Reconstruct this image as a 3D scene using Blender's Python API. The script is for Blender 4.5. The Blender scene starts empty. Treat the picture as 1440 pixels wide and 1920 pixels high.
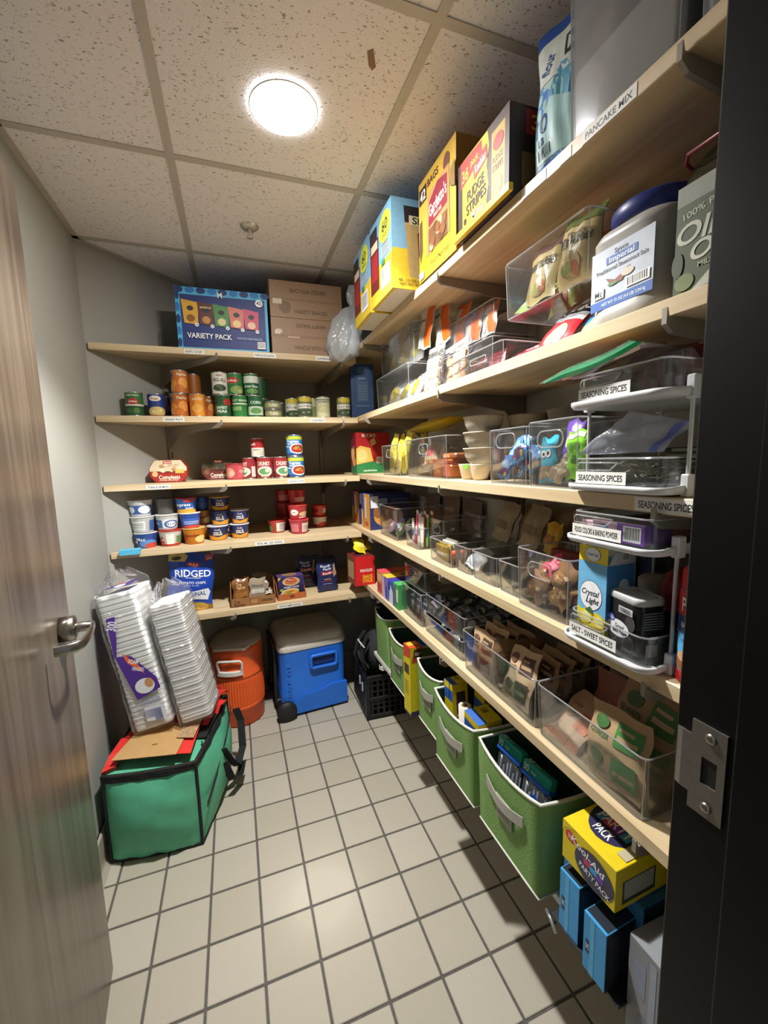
import bpy, math, random
from math import sin, cos, pi, radians as R_
from mathutils import Vector, Matrix

SC = bpy.context.scene
COL = SC.collection
RND = random.Random(7)

# ------------------------------------------------------------------ camera
CAM_POS = (0.0, 0.0, 1.481)
YAW, PITCH, ROLL = 0.3339, -0.1255, -0.0268
fw = Vector((sin(YAW)*cos(PITCH), cos(YAW)*cos(PITCH), sin(PITCH)))
rt = Vector((cos(YAW), -sin(YAW), 0)); up = rt.cross(fw)
rt, up = cos(ROLL)*rt+sin(ROLL)*up, -sin(ROLL)*rt+cos(ROLL)*up
cd = bpy.data.cameras.new('camera'); cam = bpy.data.objects.new('camera', cd); COL.objects.link(cam)
cam.matrix_world = Matrix(((rt.x, up.x, -fw.x, 0), (rt.y, up.y, -fw.y, 0), (rt.z, up.z, -fw.z, CAM_POS[2]), (0, 0, 0, 1)))
cd.sensor_fit = 'AUTO'; cd.sensor_width = 36; cd.lens = 771.535/1920*36
cd.shift_x = (720-709.42)/1920; cd.shift_y = 0.0; cd.clip_start = 0.02
SC.camera = cam

# ------------------------------------------------------------------ light and exposure
LX, LY, H = 0.193, 1.245, 2.4317
W = bpy.data.worlds.new('doorway_fill'); SC.world = W; W.use_nodes = True
W.node_tree.nodes['Background'].inputs[0].default_value = (0.95, 0.97, 1.0, 1)
W.node_tree.nodes['Background'].inputs[1].default_value = 0.12  # even grey fill added outside the doorway to lift ceiling and shadows
def spot(name, z, energy, size, blend, rad, col):
    d = bpy.data.lights.new(name, 'SPOT'); d.energy = energy; d.spot_size = R_(size); d.spot_blend = blend
    d.shadow_soft_size = rad; d.color = col
    o = bpy.data.objects.new(name, d); o.location = (LX, LY, z); COL.objects.link(o); return o
spot('downlight_lamp', H-0.012, 150, 118, 0.42, 0.045, (1.0, 0.985, 0.95))
al = bpy.data.lights.new('downlight_spill', 'AREA'); al.shape = 'DISK'; al.size = 0.14; al.energy = 8.5; al.color = (1.0, 0.98, 0.95)
ao = bpy.data.objects.new('downlight_spill', al); ao.location = (LX, LY, H-0.014); COL.objects.link(ao)
SC.view_settings.view_transform = 'Standard'; SC.view_settings.look = 'None'
SC.view_settings.gamma = 1.0; SC.view_settings.use_curve_mapping = False
SC.view_settings.exposure = 0.80
SC.cycles.max_bounces = 14; SC.cycles.diffuse_bounces = 8; SC.cycles.glossy_bounces = 4
SC.cycles.transparent_max_bounces = 48; SC.cycles.transmission_bounces = 6
SC.cycles.caustics_reflective = False; SC.cycles.caustics_refractive = False
SC.cycles.sample_clamp_indirect = 6.0

# ------------------------------------------------------------------ materials
def lin(h):
    h = h.lstrip('#'); c = [int(h[i:i+2], 16)/255 for i in (0, 2, 4)]
    return tuple(x/12.92 if x <= .04045 else ((x+.055)/1.055)**2.4 for x in c)
_M = {}
def M(h, r=.5, m=0.0, n=.06, s=60, b=0.0, **k):
    """plain coloured stuff with a little procedural mottling (n) and relief (b) at noise scale s"""
    key = (h, r, m, n, s, b)
    if key in _M: return _M[key]
    a = bpy.data.materials.new('mat_'+h.lstrip('#')); a.use_nodes = True; t = a.node_tree; p = t.nodes['Principled BSDF']
    c = lin(h); p.inputs['Roughness'].default_value = r; p.inputs['Metallic'].default_value = m
    tc = t.nodes.new('ShaderNodeTexCoord'); no = t.nodes.new('ShaderNodeTexNoise')
    no.inputs['Scale'].default_value = s; no.inputs['Detail'].default_value = 3
    t.links.new(tc.outputs['Object'], no.inputs['Vector'])
    cr = t.nodes.new('ShaderNodeValToRGB'); cr.color_ramp.elements[0].position = .3; cr.color_ramp.elements[1].position = .7
    cr.color_ramp.elements[0].color = tuple(x*(1-n) for x in c)+(1,); cr.color_ramp.elements[1].color = tuple(min(1, x*(1+n)) for x in c)+(1,)
    t.links.new(no.outputs['Fac'], cr.inputs[0]); t.links.new(cr.outputs[0], p.inputs['Base Color'])
    if b:
        bu = t.nodes.new('ShaderNodeBump'); bu.inputs['Strength'].default_value = b; bu.inputs['Distance'].default_value = .004
        t.links.new(no.outputs['Fac'], bu.inputs['Height']); t.links.new(bu.outputs[0], p.inputs['Normal'])
    _M[key] = a; return a
def nodes(name):
    a = bpy.data.materials.new(name); a.use_nodes = True; t = a.node_tree; t.nodes.clear()
    o = t.nodes.new('ShaderNodeOutputMaterial'); return a, t, o
def clear(name, tint='#f4f6f8', base=.03, rough=.04, haze=.0, bump=0.0, bs=30, hcol='#ffffff'):
    """thin see-through plastic: transparent + a Fresnel sheen (+ a share of milky diffuse)"""
    key = ('c', name)
    if key in _M: return _M[key]
    a, t, o = nodes(name); N = t.nodes.new
    tr = N('ShaderNodeBsdfTransparent'); tr.inputs[0].default_value = lin(tint)+(1,)
    gl = N('ShaderNodeBsdfGlossy'); gl.inputs['Roughness'].default_value = rough
    lw = N('ShaderNodeLayerWeight'); lw.inputs[0].default_value = .18
    ma = N('ShaderNodeMath'); ma.operation = 'MULTIPLY_ADD'; ma.inputs[1].default_value = .55; ma.inputs[2].default_value = base
    mx = N('ShaderNodeMixShader')
    t.links.new(lw.outputs['Fresnel'], ma.inputs[0]); t.links.new(ma.outputs[0], mx.inputs[0])
    src = tr
    if haze:
        df = N('ShaderNodeBsdfDiffuse'); df.inputs[0].default_value = lin(hcol)+(1,)
        tl = N('ShaderNodeBsdfTranslucent'); tl.inputs[0].default_value = lin(hcol)+(1,)
        ad = N('ShaderNodeMixShader'); ad.inputs[0].default_value = .4
        t.links.new(df.outputs[0], ad.inputs[1]); t.links.new(tl.outputs[0], ad.inputs[2])
        hz = N('ShaderNodeMixShader'); hz.inputs[0].default_value = haze
        t.links.new(tr.outputs[0], hz.inputs[1]); t.links.new(ad.outputs[0], hz.inputs[2]); src = hz
    if bump:
        tc = N('ShaderNodeTexCoord'); no = N('ShaderNodeTexNoise'); no.inputs['Scale'].default_value = bs; no.inputs['Detail'].default_value = 2; no.inputs['Distortion'].default_value = 1.5
        bu = N('ShaderNodeBump'); bu.inputs['Strength'].default_value = bump; bu.inputs['Distance'].default_value = .02
        t.links.new(tc.outputs['Object'], no.inputs['Vector']); t.links.new(no.outputs['Fac'], bu.inputs['Height'])
        t.links.new(bu.outputs[0], gl.inputs['Normal'])
    t.links.new(src.outputs[0], mx.inputs[1]); t.links.new(gl.outputs[0], mx.inputs[2]); t.links.new(mx.outputs[0], o.inputs[0])
    _M[key] = a; return a
def CLEAR(): return clear('clear_plastic', '#fafbfb', .02, .05, .02)
def RIM(): return clear('clear_plastic_edge', '#e8eaec', .10, .08, .30)
def FILM(): return clear('clear_film', '#fcfcfd', .03, .14, .07, .9, 28)
def MILKY(): return clear('milky_film', '#f2f4f6', .05, .2, .60, .6, 22, '#e8edf2')
def EMIT(name, col, st):
    a, t, o = nodes(name); e = t.nodes.new('ShaderNodeEmission'); e.inputs[0].default_value = lin(col)+(1,); e.inputs[1].default_value = st
    t.links.new(e.outputs[0], o.inputs[0]); return a
def WOOD(name, c1, c2, axis='Y', r=.45, sc=(1, 1, 1), n2=None):
    a = bpy.data.materials.new(name); a.use_nodes = True; t = a.node_tree; p = t.nodes['Principled BSDF']; N = t.nodes.new
    tc = N('ShaderNodeTexCoord'); mp = N('ShaderNodeMapping')
    mp.inputs['Scale'].default_value = {'X': (1.2, 22, 22), 'Y': (22, 1.2, 22), 'Z': (22, 22, 1.2)}[axis]
    no = N('ShaderNodeTexNoise'); no.inputs['Scale'].default_value = 1.6*sc[0]; no.inputs['Detail'].default_value = 6; no.inputs['Distortion'].default_value = .8
    cr = N('ShaderNodeValToRGB'); cr.color_ramp.elements[0].position = .33; cr.color_ramp.elements[1].position = .68
    cr.color_ramp.elements[0].color = lin(c1)+(1,); cr.color_ramp.elements[1].color = lin(c2)+(1,)
    t.links.new(tc.outputs['Object'], mp.inputs[0]); t.links.new(mp.outputs[0], no.inputs['Vector']); t.links.new(no.outputs['Fac'], cr.inputs[0])
    t.links.new(cr.outputs[0], p.inputs['Base Color']); p.inputs['Roughness'].default_value = r
    return a

# ------------------------------------------------------------------ mesh building
class B:
    def __init__(s): s.v = []; s.f = []; s.m = []; s.sm = []
    def add(s, vs, fs, mat, smooth=False):
        k = len(s.v); s.v += [tuple(x) for x in vs]
        for f in fs: s.f.append([k+i for i in f]); s.m.append(mat); s.sm.append(smooth)
        return s
    def box(s, x0, y0, z0, x1, y1, z1, mat, c=0.0):
        X, Y, Z = (x0, x1), (y0, y1), (z0, z1)
        if c <= 0:
            vs = [(X[i], Y[j], Z[k]) for k in (0, 1) for j in (0, 1) for i in (0, 1)]
            return s.add(vs, [(0, 2, 3, 1), (4, 5, 7, 6), (0, 1, 5, 4), (2, 6, 7, 3), (0, 4, 6, 2), (1, 3, 7, 5)], mat)
        c = min(c, abs(x1-x0)*.49, abs(y1-y0)*.49, abs(z1-z0)*.49)
        vs = []; idx = {}
        for i in (0, 1):
            for j in (0, 1):
                for k in (0, 1):
                    for a in range(3):
                        p = [X[i]+(c if i == 0 else -c), Y[j]+(c if j == 0 else -c), Z[k]+(c if k == 0 else -c)]
                        p[a] = (X, Y, Z)[a][(i, j, k)[a]]
                        idx[i, j, k, a] = len(vs); vs.append(p)
        fs = []
        for a in range(3):
            b, d = (a+1) % 3, (a+2) % 3
            for e in (0, 1):
                q = []
                for (x, y) in ((0, 0), (1, 0), (1, 1), (0, 1)):
                    t = [0, 0, 0]; t[a] = e; t[b] = x; t[d] = y; q.append(idx[t[0], t[1], t[2], a])
                fs.append(q if e else q[::-1])
        for a in range(3):
            b, d = (a+1) % 3, (a+2) % 3
            for x in (0, 1):
                for y in (0, 1):
                    t0 = [0, 0, 0]; t0[b] = x; t0[d] = y; t1 = list(t0); t1[a] = 1
                    q = [idx[(*t0, b)], idx[(*t1, b)], idx[(*t1, d)], idx[(*t0, d)]]
                    fs.append(q if (x+y) % 2 else q[::-1])
        for i in (0, 1):
            for j in (0, 1):
                for k in (0, 1):
                    q = [idx[i, j, k, 0], idx[i, j, k, 1], idx[i, j, k, 2]]
                    fs.append(q if (i+j+k) % 2 else q[::-1])
        return s.add(vs, fs, mat)
    def loft(s, secs, mat, cap0=True, cap1=True, smooth=False, closed=True):
        n = len(secs[0]); vs = [p for q in secs for p in q]; fs = []
        for i in range(len(secs)-1):
            for j in range(n if closed else n-1):
                k = (j+1) % n; fs.append((i*n+j, i*n+k, (i+1)*n+k, (i+1)*n+j))
        s.add(vs, fs, mat, smooth)
        if cap0: s.add(secs[0], [tuple(range(n))[::-1]], mat)
        if cap1: s.add(secs[-1], [tuple(range(n))], mat)
        return s
    def lathe(s, prof, mat, n=24, c=(0, 0, 0), smooth=True, cap0=False, cap1=False):
        secs = [[(c[0]+r*cos(2*pi*i/n), c[1]+r*sin(2*pi*i/n), c[2]+z) for i in range(n)] for r, z in prof]
        return s.loft(secs, mat, cap0, cap1, smooth)
    def tube(s, pts, r, mat, n=8, closed=False, smooth=True):
        P = [Vector(p) for p in pts]; secs = []; prev = None
        for i, p in enumerate(P):
            if closed: d = P[(i+1) % len(P)]-P[i-1]
            else: d = P[min(i+1, len(P)-1)]-P[max(i-1, 0)]
            d = d.normalized() if d.length > 1e-9 else Vector((0, 0, 1))
            if prev is None: u = d.orthogonal().normalized()
            else: u = (prev-d*prev.dot(d)); u = u.normalized() if u.length > 1e-6 else d.orthogonal().normalized()
            prev = u; w = d.cross(u); rr_ = r[i] if isinstance(r, (list, tuple)) else r
            secs.append([tuple(p+(u*cos(2*pi*k/n)+w*sin(2*pi*k/n))*rr_) for k in range(n)])
        if closed: secs.append(secs[0])
        return s.loft(secs, mat, not closed, not closed, smooth)
    def strip(s, pts, wdir, w, th, mat):
        """a flat band (strap, flap) of width w along wdir through pts"""
        P = [Vector(p) for p in pts]; wd = Vector(wdir).normalized()*w/2; secs = []
        for i, p in enumerate(P):
            d = (P[min(i+1, len(P)-1)]-P[max(i-1, 0)]).normalized(); nn = d.cross(wd).normalized()*th/2
            secs.append([tuple(p-wd-nn), tuple(p+wd-nn), tuple(p+wd+nn), tuple(p-wd+nn)])
        return s.loft(secs, mat)
    def grid(s, fn, nu, nv, mat, smooth=True, flip=False):
        vs = [fn(i/nu, j/nv) for j in range(nv+1) for i in range(nu+1)]; fs = []
        for j in range(nv):
            for i in range(nu):
                a = j*(nu+1)+i; q = (a, a+1, a+nu+2, a+nu+1); fs.append(q[::-1] if flip else q)
        return s.add(vs, fs, mat, smooth)
    def mesh(s, name):
        me = bpy.data.meshes.new(name); me.from_pydata(s.v, [], s.f); mats = []; mi = []
        for m in s.m:
            if m not in mats: mats.append(m)
            mi.append(mats.index(m))
        for m in mats: me.materials.append(m)
        me.polygons.foreach_set('material_index', mi); me.polygons.foreach_set('use_smooth', s.sm); me.update()
        return me
def rr(w, d, r, n=3, cx=0, cy=0):
    """rounded rectangle outline, counter-clockwise"""
    r = min(r, w/2-1e-5, d/2-1e-5); o = []
    for (sx, sy, a) in ((1, -1, -pi/2), (1, 1, 0), (-1, 1, pi/2), (-1, -1, pi)):
        for k in range(n+1):
            t = a+pi/2*k/n; o.append((cx+sx*(w/2-r)+r*cos(t), cy+sy*(d/2-r)+r*sin(t)))
    return o
def at(o, z): return [(x, y, z) for x, y in o]
def obj(name, b, parent=None, label=None, kind=None, loc=None, rot=None):
    o = bpy.data.objects.new(name, b.mesh(name) if isinstance(b, B) else b); COL.objects.link(o); o.parent = parent
    if label: o['label'] = label
    if kind: o['kind'] = kind
    if loc: o.location = loc
    if rot: o.rotation_euler = rot
    return o
def T(name, label, cat, loc=(0, 0, 0), rz=0, group=None, rot=None):
    o = bpy.data.objects.new(name, None); COL.objects.link(o); o.location = loc; o.empty_display_size = .05
    o.rotation_euler = tuple(R_(x) for x in rot) if rot else (0, 0, R_(rz))
    o['label'] = label; o['category'] = cat
    if group: o['group'] = group
    return o
def tag(o, label, cat, group=None):
    o['label'] = label; o['category'] = cat
    if group: o['group'] = group
    return o
def dup(root, loc, rz=None, label=None, rot=None):
    def cp(o, p):
        c = o.copy(); COL.objects.link(c)
        if p: c.parent = p
        for ch in kids.get(o.name, ()): cp(ch, c)
        return c
    kids = {}
    for o in list(COL.objects):
        if o.parent: kids.setdefault(o.parent.name, []).append(o)
    c = cp(root, None); c.location = loc
    if rot is not None: c.rotation_euler = tuple(R_(x) for x in rot)
    elif rz is not None: c.rotation_euler = (0, 0, R_(rz))
    if label: c['label'] = label
    return c

# ------------------------------------------------------------------ flat print (lettering, pictures on packs)
_TX = {}
def txt(st):
    if st in _TX: return _TX[st]
    cu = bpy.data.curves.new('t', 'FONT'); cu.body = st; cu.size = 1; cu.resolution_u = 4; cu.fill_mode = 'FRONT'; cu.offset = .018
    o = bpy.data.objects.new('t', cu); COL.objects.link(o)
    me = o.evaluated_get(bpy.context.evaluated_depsgraph_get()).to_mesh()
    me.calc_loop_triangles(); vs = [(v.co.x, v.co.y) for v in me.vertices]; fs = [tuple(t.vertices) for t in me.loop_triangles]
    bpy.data.objects.remove(o); bpy.data.curves.remove(cu)
    if vs:
        x0 = min(v[0] for v in vs); x1 = max(v[0] for v in vs); y0 = min(v[1] for v in vs); y1 = max(v[1] for v in vs)
        hh = .72; vs = [((x-(x0+x1)/2)/hh, (y-.36)/hh) for x, y in vs]; w = (x1-x0)/hh
    else: w = 1
    _TX[st] = (vs, fs, w); return _TX[st]
def tess(p):
    from mathutils.geometry import tessellate_polygon
    return [tuple(t) for t in tessellate_polygon([[Vector((x, y, 0)) for x, y in p]])]
def decal(b, fn, W_, H_, items, o0=.0004, step=.00016, sub=1, mr=.5):
    L = max(W_, H_)/sub if sub > 1 else 1e9
    def put(pts, tris, off, m):
        """lay 2-D triangles on the surface, split until no edge is longer than L"""
        if sub <= 1: b.add([fn(u, v, off) for u, v in pts], tris, m); return
        idx = {}; vs = []; out = []
        def vi(p):
            k = (round(p[0], 5), round(p[1], 5))
            if k not in idx: idx[k] = len(vs); vs.append(p)
            return idx[k]
        st = [tuple(pts[i] for i in t) for t in tris]
        while st:
            a, c, d = st.pop(); e = [math.hypot((p[0]-q[0])*W_, (p[1]-q[1])*H_) for p, q in ((a, c), (c, d), (d, a))]
            k = max(range(3), key=lambda i: e[i])
            if e[k] > L:
                a, c, d = ((a, c, d), (c, d, a), (d, a, c))[k]; m_ = ((a[0]+c[0])/2, (a[1]+c[1])/2); st += [(a, m_, d), (m_, c, d)]
            else: out.append((vi(a), vi(c), vi(d)))
        b.add([fn(u, v, off) for u, v in vs], out, m)
    """fn(u, v, offset)->point; items in face fractions: r rect, e ellipse, p polygon, t text, bars barcode"""
    for k, it in enumerate(items):
        off = o0+k*step; q = it[0]
        if q == 'r':
            u0, v0, u1, v1 = it[1:5]; m = M(it[5], mr)
            b.grid(lambda a, c: fn(u0+(u1-u0)*a, v0+(v1-v0)*c, off), max(1, int(sub*abs(u1-u0)+.99)), max(1, int(sub*abs(v1-v0)+.99)), m, sub > 1)
        elif q == 'e':
            cu, cv, ru, rv = it[1:5]; n = 20; m = M(it[5], mr)
            put([(cu, cv)]+[(cu+ru*cos(2*pi*i/n), cv+rv*sin(2*pi*i/n)) for i in range(n)], [(0, i+1, (i+1) % n+1) for i in range(n)], off, m)
        elif q == 'p':
            if sub <= 1: b.add([fn(u, v, off) for u, v in it[1]], [tuple(range(len(it[1])))], M(it[2], mr))
            else: put(it[1], [(0, 0, 0)][:0]+tess(it[1]), off, M(it[2], mr))
        elif q == 'bars':
            u0, v0, u1, v1 = it[1:5]; b.add([fn(u, v, off) for u, v in ((u0, v0), (u1, v0), (u1, v1), (u0, v1))], [(0, 1, 2, 3)], M('#f2f2f0', mr))
            rn = random.Random(int((u0+v0)*1e4)); u = u0+(u1-u0)*.08
            while u < u1-(u1-u0)*.08:
                w = (u1-u0)*rn.choice((.02, .03, .05)); b.add([fn(x, y, off+.0001) for x, y in ((u, v0+.15*(v1-v0)), (u+w, v0+.15*(v1-v0)), (u+w, v1-.08*(v1-v0)), (u, v1-.08*(v1-v0)))], [(0, 1, 2, 3)], M('#1a1a1a', mr)); u += w+(u1-u0)*rn.choice((.03, .04))
        elif q == 't':
            st, cu, cv, hh, col = it[1:6]; op = it[6] if len(it) > 6 else {}
            vs, fs, w = txt(st); hm = hh*H_; sx = 1.0
            if 'w' in op: sx = op['w']*W_/(w*hm)
            a = R_(op.get('rot', 0)); sh = op.get('sh', 0); pts = []
            for x, y in vs:
                x = (x+sh*y)*hm*sx; y = y*hm; pts.append((cu+(x*cos(a)-y*sin(a))/W_, cv+(x*sin(a)+y*cos(a))/H_))
            put(pts, fs, off, M(col, mr))
def face(which, sx, sy, sz):
    F_ = {'F': (lambda u, v, o: (-sx/2+u*sx, -sy/2-o, v*sz), sx, sz), 'K': (lambda u, v, o: (sx/2-u*sx, sy/2+o, v*sz), sx, sz),
          'R': (lambda u, v, o: (sx/2+o, -sy/2+u*sy, v*sz), sy, sz), 'L': (lambda u, v, o: (-sx/2-o, sy/2-u*sy, v*sz), sy, sz),
          'T': (lambda u, v, o: (-sx/2+u*sx, -sy/2+v*sy, sz+o), sx, sy), 'D': (lambda u, v, o: (-sx/2+u*sx, sy/2-v*sy, -o), sx, sy)}
    return F_[which]
def carton(name, label, loc, dims, col, prints, rz=0, group=None, cat='box', rot=None, c=.002, r=.5, flaps=None):
    """a closed paperboard box; base centre at loc, front = local -y"""
    t = T(name, label, cat, loc, rz, group, rot); sx, sy, sz = dims
    obj('carton_body', B().box(-sx/2, -sy/2, 0, sx/2, sy/2, sz, M(col, r, n=.04), c), t)
    if prints:
        for w, items in prints.items():
            if items: p = B(); fn, a, h = face(w, sx, sy, sz); decal(p, fn, a, h, items); obj('label_print', p, t)
    if flaps:
        f = B()
        for q in flaps: f.box(*q)
        obj('top_flap', f, t)
    return t
# ================================================================== the room
LWX, RWX, BWY, FWY, CY0 = -0.565, 0.97, 2.75, 0.20, 2.147
CX1 = 0.045                                     # where the angled wall meets the back wall
def wallmat(name, c, n=.05):
    a = M(c, .85, n=n, s=9, b=.0); a.name = name; return a
WALL = M('#a1a19a', .8, n=.03, s=420, b=.25)
def struct(name, b, parent=None, label=None):
    o = obj(name, b, parent); o['kind'] = 'structure'
    if label: o['label'] = label
    return o
def wall(name, x0, y0, x1, y1, z1=H+.12, th=.08, z0=0):
    d = Vector((x1-x0, y1-y0, 0)).normalized(); n = Vector((-d.y, d.x, 0))*-th      # thickness away from the room (to the other side)
    p = [(x0, y0), (x1, y1), (x1+n.x, y1+n.y), (x0+n.x, y0+n.y)]
    return struct(name, B().loft([at(p, z0), at(p, z1)], WALL))
wall('wall_left', LWX, CY0, LWX, FWY-.1)
wall('wall_corner', CX1, BWY, LWX, CY0)
wall('wall_back', RWX, BWY, CX1, BWY)
wall('wall_right', RWX, FWY-.1, RWX, BWY)
# front wall around the doorway (jamb faces at x=-.485 and x=.482)
JX, JY0, JY1, HX, DH = 0.482, 0.205, 0.318, -0.49, 2.16
fwm = B(); fwm.box(JX+.05, JY0, 0, RWX, JY1-.012, H+.1, WALL); fwm.box(LWX, JY0, 0, HX-.05, JY1-.012, H+.1, WALL); fwm.box(HX-.05, JY0, DH+.05, JX+.05, JY1-.012, H+.1, WALL)
struct('wall_front', fwm)

# floor slab of grout with every tile a piece of its own
PT = 0.1605; GX0 = -2.0652*PT; GY0 = 9.6329*PT
GROUT = M('#5d5a55', .9, n=.15, s=90)
floor = struct('floor', B().box(-1.6, -.9, -.06, 1.4, 3.2, -.004, GROUT))
def tilemat():
    a = M('#b5ae9f', .6, n=.03, s=240, b=.06); return a
TILE = tilemat()
TILES = [TILE, M('#b9b2a4', .6, n=.03, s=200, b=.06), M('#b1aa9a', .62, n=.03, s=220, b=.06)]
for m in TILES: m.node_tree.nodes['Principled BSDF'].inputs['Specular IOR Level'].default_value = .22
tme = [B().box(-.0765, -.0765, -.006, .0765, .0765, 0, m, .0018).mesh('tile') for m in TILES]
def in_room(x, y):
    if x < LWX-.05 or x > RWX+.05 or y > BWY+.05 or y < -.4: return False
    return y-CY0 < (x-LWX)*.985+.12
for i in range(-3, 9):
    for j in range(-12, 9):
        x, y = GX0+(i+.5)*PT, GY0+(j+.5)*PT
        if in_room(x, y): obj('tile', tme[(i*7+j*3+i*j) % 3], floor, loc=(x, y, 0))

# baseboards: pale tile base with a cove foot
BASE = M('#a9a293', .5, n=.05, s=30)
def base(name, x0, y0, x1, y1, h=.125):
    d = Vector((x1-x0, y1-y0, 0)); L = d.length; a = math.atan2(d.y, d.x)
    prof = [(0, 0), (.034, 0), (.026, .006), (.016, .016), (.013, .03), (.013, h-.004), (.009, h), (0, h)]
    b = B(); k = max(1, round(L/.1605)); r = struct(name, B().box(0, -.004, 0, L, 0.002, h, GROUT))
    r.location = (x0, y0, 0); r.rotation_euler = (0, 0, a)
    for q in range(k):
        u0, u1 = L*q/k+.0015, L*(q+1)/k-.0015
        obj('tile', B().loft([[(u0, -y, z) for y, z in prof], [(u1, -y, z) for y, z in prof]], BASE), r)
base('baseboard_left', LWX, 1.0, LWX, CY0)
base('baseboard_corner', LWX, CY0, CX1, BWY)
base('baseboard_back', CX1, BWY, RWX, BWY)
base('baseboard_right', RWX, BWY, RWX, .33)

# ceiling: fissured lay-in panels in a grid of T bars
def panelmat():
    a = bpy.data.materials.new('ceiling_panel'); a.use_nodes = True; t = a.node_tree; p = t.nodes['Principled BSDF']; N = t.nodes.new
    tc = N('ShaderNodeTexCoord'); mp = N('ShaderNodeMapping'); mp.inputs['Scale'].default_value = (95, 165, 90); mp.inputs['Rotation'].default_value = (0, 0, .5)
    vo = N('ShaderNodeTexNoise'); vo.inputs['Scale'].default_value = 1.1; vo.inputs['Detail'].default_value = 2.5; vo.inputs['Roughness'].default_value = .6
    cr = N('ShaderNodeValToRGB'); e = cr.color_ramp.elements; e[0].position = .33; e[0].color = lin('#9c9088')+(1,); e[1].position = .385; e[1].color = lin('#ebe7e8')+(1,)
    n2 = N('ShaderNodeTexNoise'); n2.inputs['Scale'].default_value = 300
    bu = N('ShaderNodeBump'); bu.inputs['Strength'].default_value = .5; bu.inputs['Distance'].default_value = .004
    ad = N('ShaderNodeMath'); ad.operation = 'ADD'
    t.links.new(tc.outputs['Object'], mp.inputs[0]); t.links.new(mp.outputs[0], vo.inputs['Vector']); t.links.new(vo.outputs['Fac'], cr.inputs[0])
    t.links.new(tc.outputs['Object'], n2.inputs['Vector']); t.links.new(cr.outputs[0], ad.inputs[0]); t.links.new(n2.outputs['Fac'], ad.inputs[1])
    t.links.new(cr.outputs[0], p.inputs['Base Color']); t.links.new(ad.outputs[0], bu.inputs['Height']); t.links.new(bu.outputs[0], p.inputs['Normal'])
    p.inputs['Roughness'].default_value = .95; return a
PANEL = panelmat(); TBAR = M('#b9b3aa', .5, n=.03)
ceil = struct('ceiling', B().box(LWX-.1, JY0, H+.06, RWX+.1, BWY+.1, H+.1, M('#777777', .9)))
G0X, G0Y, GP = -0.1211, 1.5246, 0.6096
def clip_poly(p):
    # cut a convex outline by the angled wall line and the room sides
    def cut(p, f):
        o = []
        for i in range(len(p)):
            a, b = p[i], p[(i+1) % len(p)]; fa, fb = f(a), f(b)
            if fa >= 0: o.append(a)
            if fa*fb < 0: t = fa/(fa-fb); o.append((a[0]+(b[0]-a[0])*t, a[1]+(b[1]-a[1])*t))
        return o
    for f in (lambda q: q[0]-LWX, lambda q: RWX-q[0], lambda q: BWY-q[1], lambda q: q[1]-JY1+.012, lambda q: (q[0]-LWX)*.9885+CY0-q[1]):
        if p: p = cut(p, f)
    return p
for i in range(-2, 3):
    for j in range(-3, 4):
        x0, y0 = G0X+i*GP, G0Y+j*GP
        p = clip_poly([(x0+.002, y0+.002), (x0+GP-.002, y0+.002), (x0+GP-.002, y0+GP-.002), (x0+.002, y0+GP-.002)])
        if len(p) > 2:
            cx, cy = sum(a for a, _ in p)/len(p), sum(b for _, b in p)/len(p)
            q = [(a-cx, b-cy) for a, b in p]
            obj('ceiling_panel', B().loft([at(q, .006), at(q, .016)], PANEL), ceil, loc=(cx, cy, H-.006))
def tbar(p0, p1, w=.012):
    d = Vector((p1[0]-p0[0], p1[1]-p0[1], 0)).normalized(); n = Vector((-d.y, d.x, 0))*w
    p = clip_poly([(p0[0]-n.x, p0[1]-n.y), (p1[0]-n.x, p1[1]-n.y), (p1[0]+n.x, p1[1]+n.y), (p0[0]+n.x, p0[1]+n.y)])
    if len(p) > 2:
        b = B(); b.loft([at(p, H-.003), at(p, H+.001)], TBAR); obj('grid_bar', b, ceil)
for i in range(-1, 3): tbar((G0X+i*GP, 0.2), (G0X+i*GP, 3))
for j in range(-2, 4):
    for i in range(-2, 3): tbar((G0X+i*GP+.012, G0Y+j*GP), (G0X+(i+1)*GP-.012, G0Y+j*GP))
for a, c in (((LWX, .2), (LWX, CY0)), ((LWX, CY0), (CX1, BWY)), ((CX1, BWY), (RWX, BWY)), ((RWX, .2), (RWX, BWY))):
    tbar(a, c, .022)
tag(obj('paper_scrap', B().loft([at([(.36, 1.03), (.372, 1.02), (.392, 1.06), (.386, 1.072), (.374, 1.062)], H-.0012), at([(.36, 1.03), (.372, 1.02), (.392, 1.06), (.386, 1.072), (.374, 1.062)], H-.0002)], M('#8c7059', .9))), 'small brown stain chip stuck on the ceiling panel beside the lamp', 'stain')

# recessed downlight
dl = T('downlight', 'round recessed downlight glowing white in the ceiling panel', 'lamp', (LX, LY, H-.006))
obj('trim_ring', B().lathe([(.0885, -.001), (.090, -.002), (.0915, -.0015), (.092, .001)], M('#efeeea', .4), 40), dl)
obj('diffuser', B().lathe([(.0, -.0045), (.04, -.0045), (.080, -.003), (.0885, -.0)], EMIT('lamp_glow', '#fdfcfa', 9.0), 40), dl)
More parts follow.
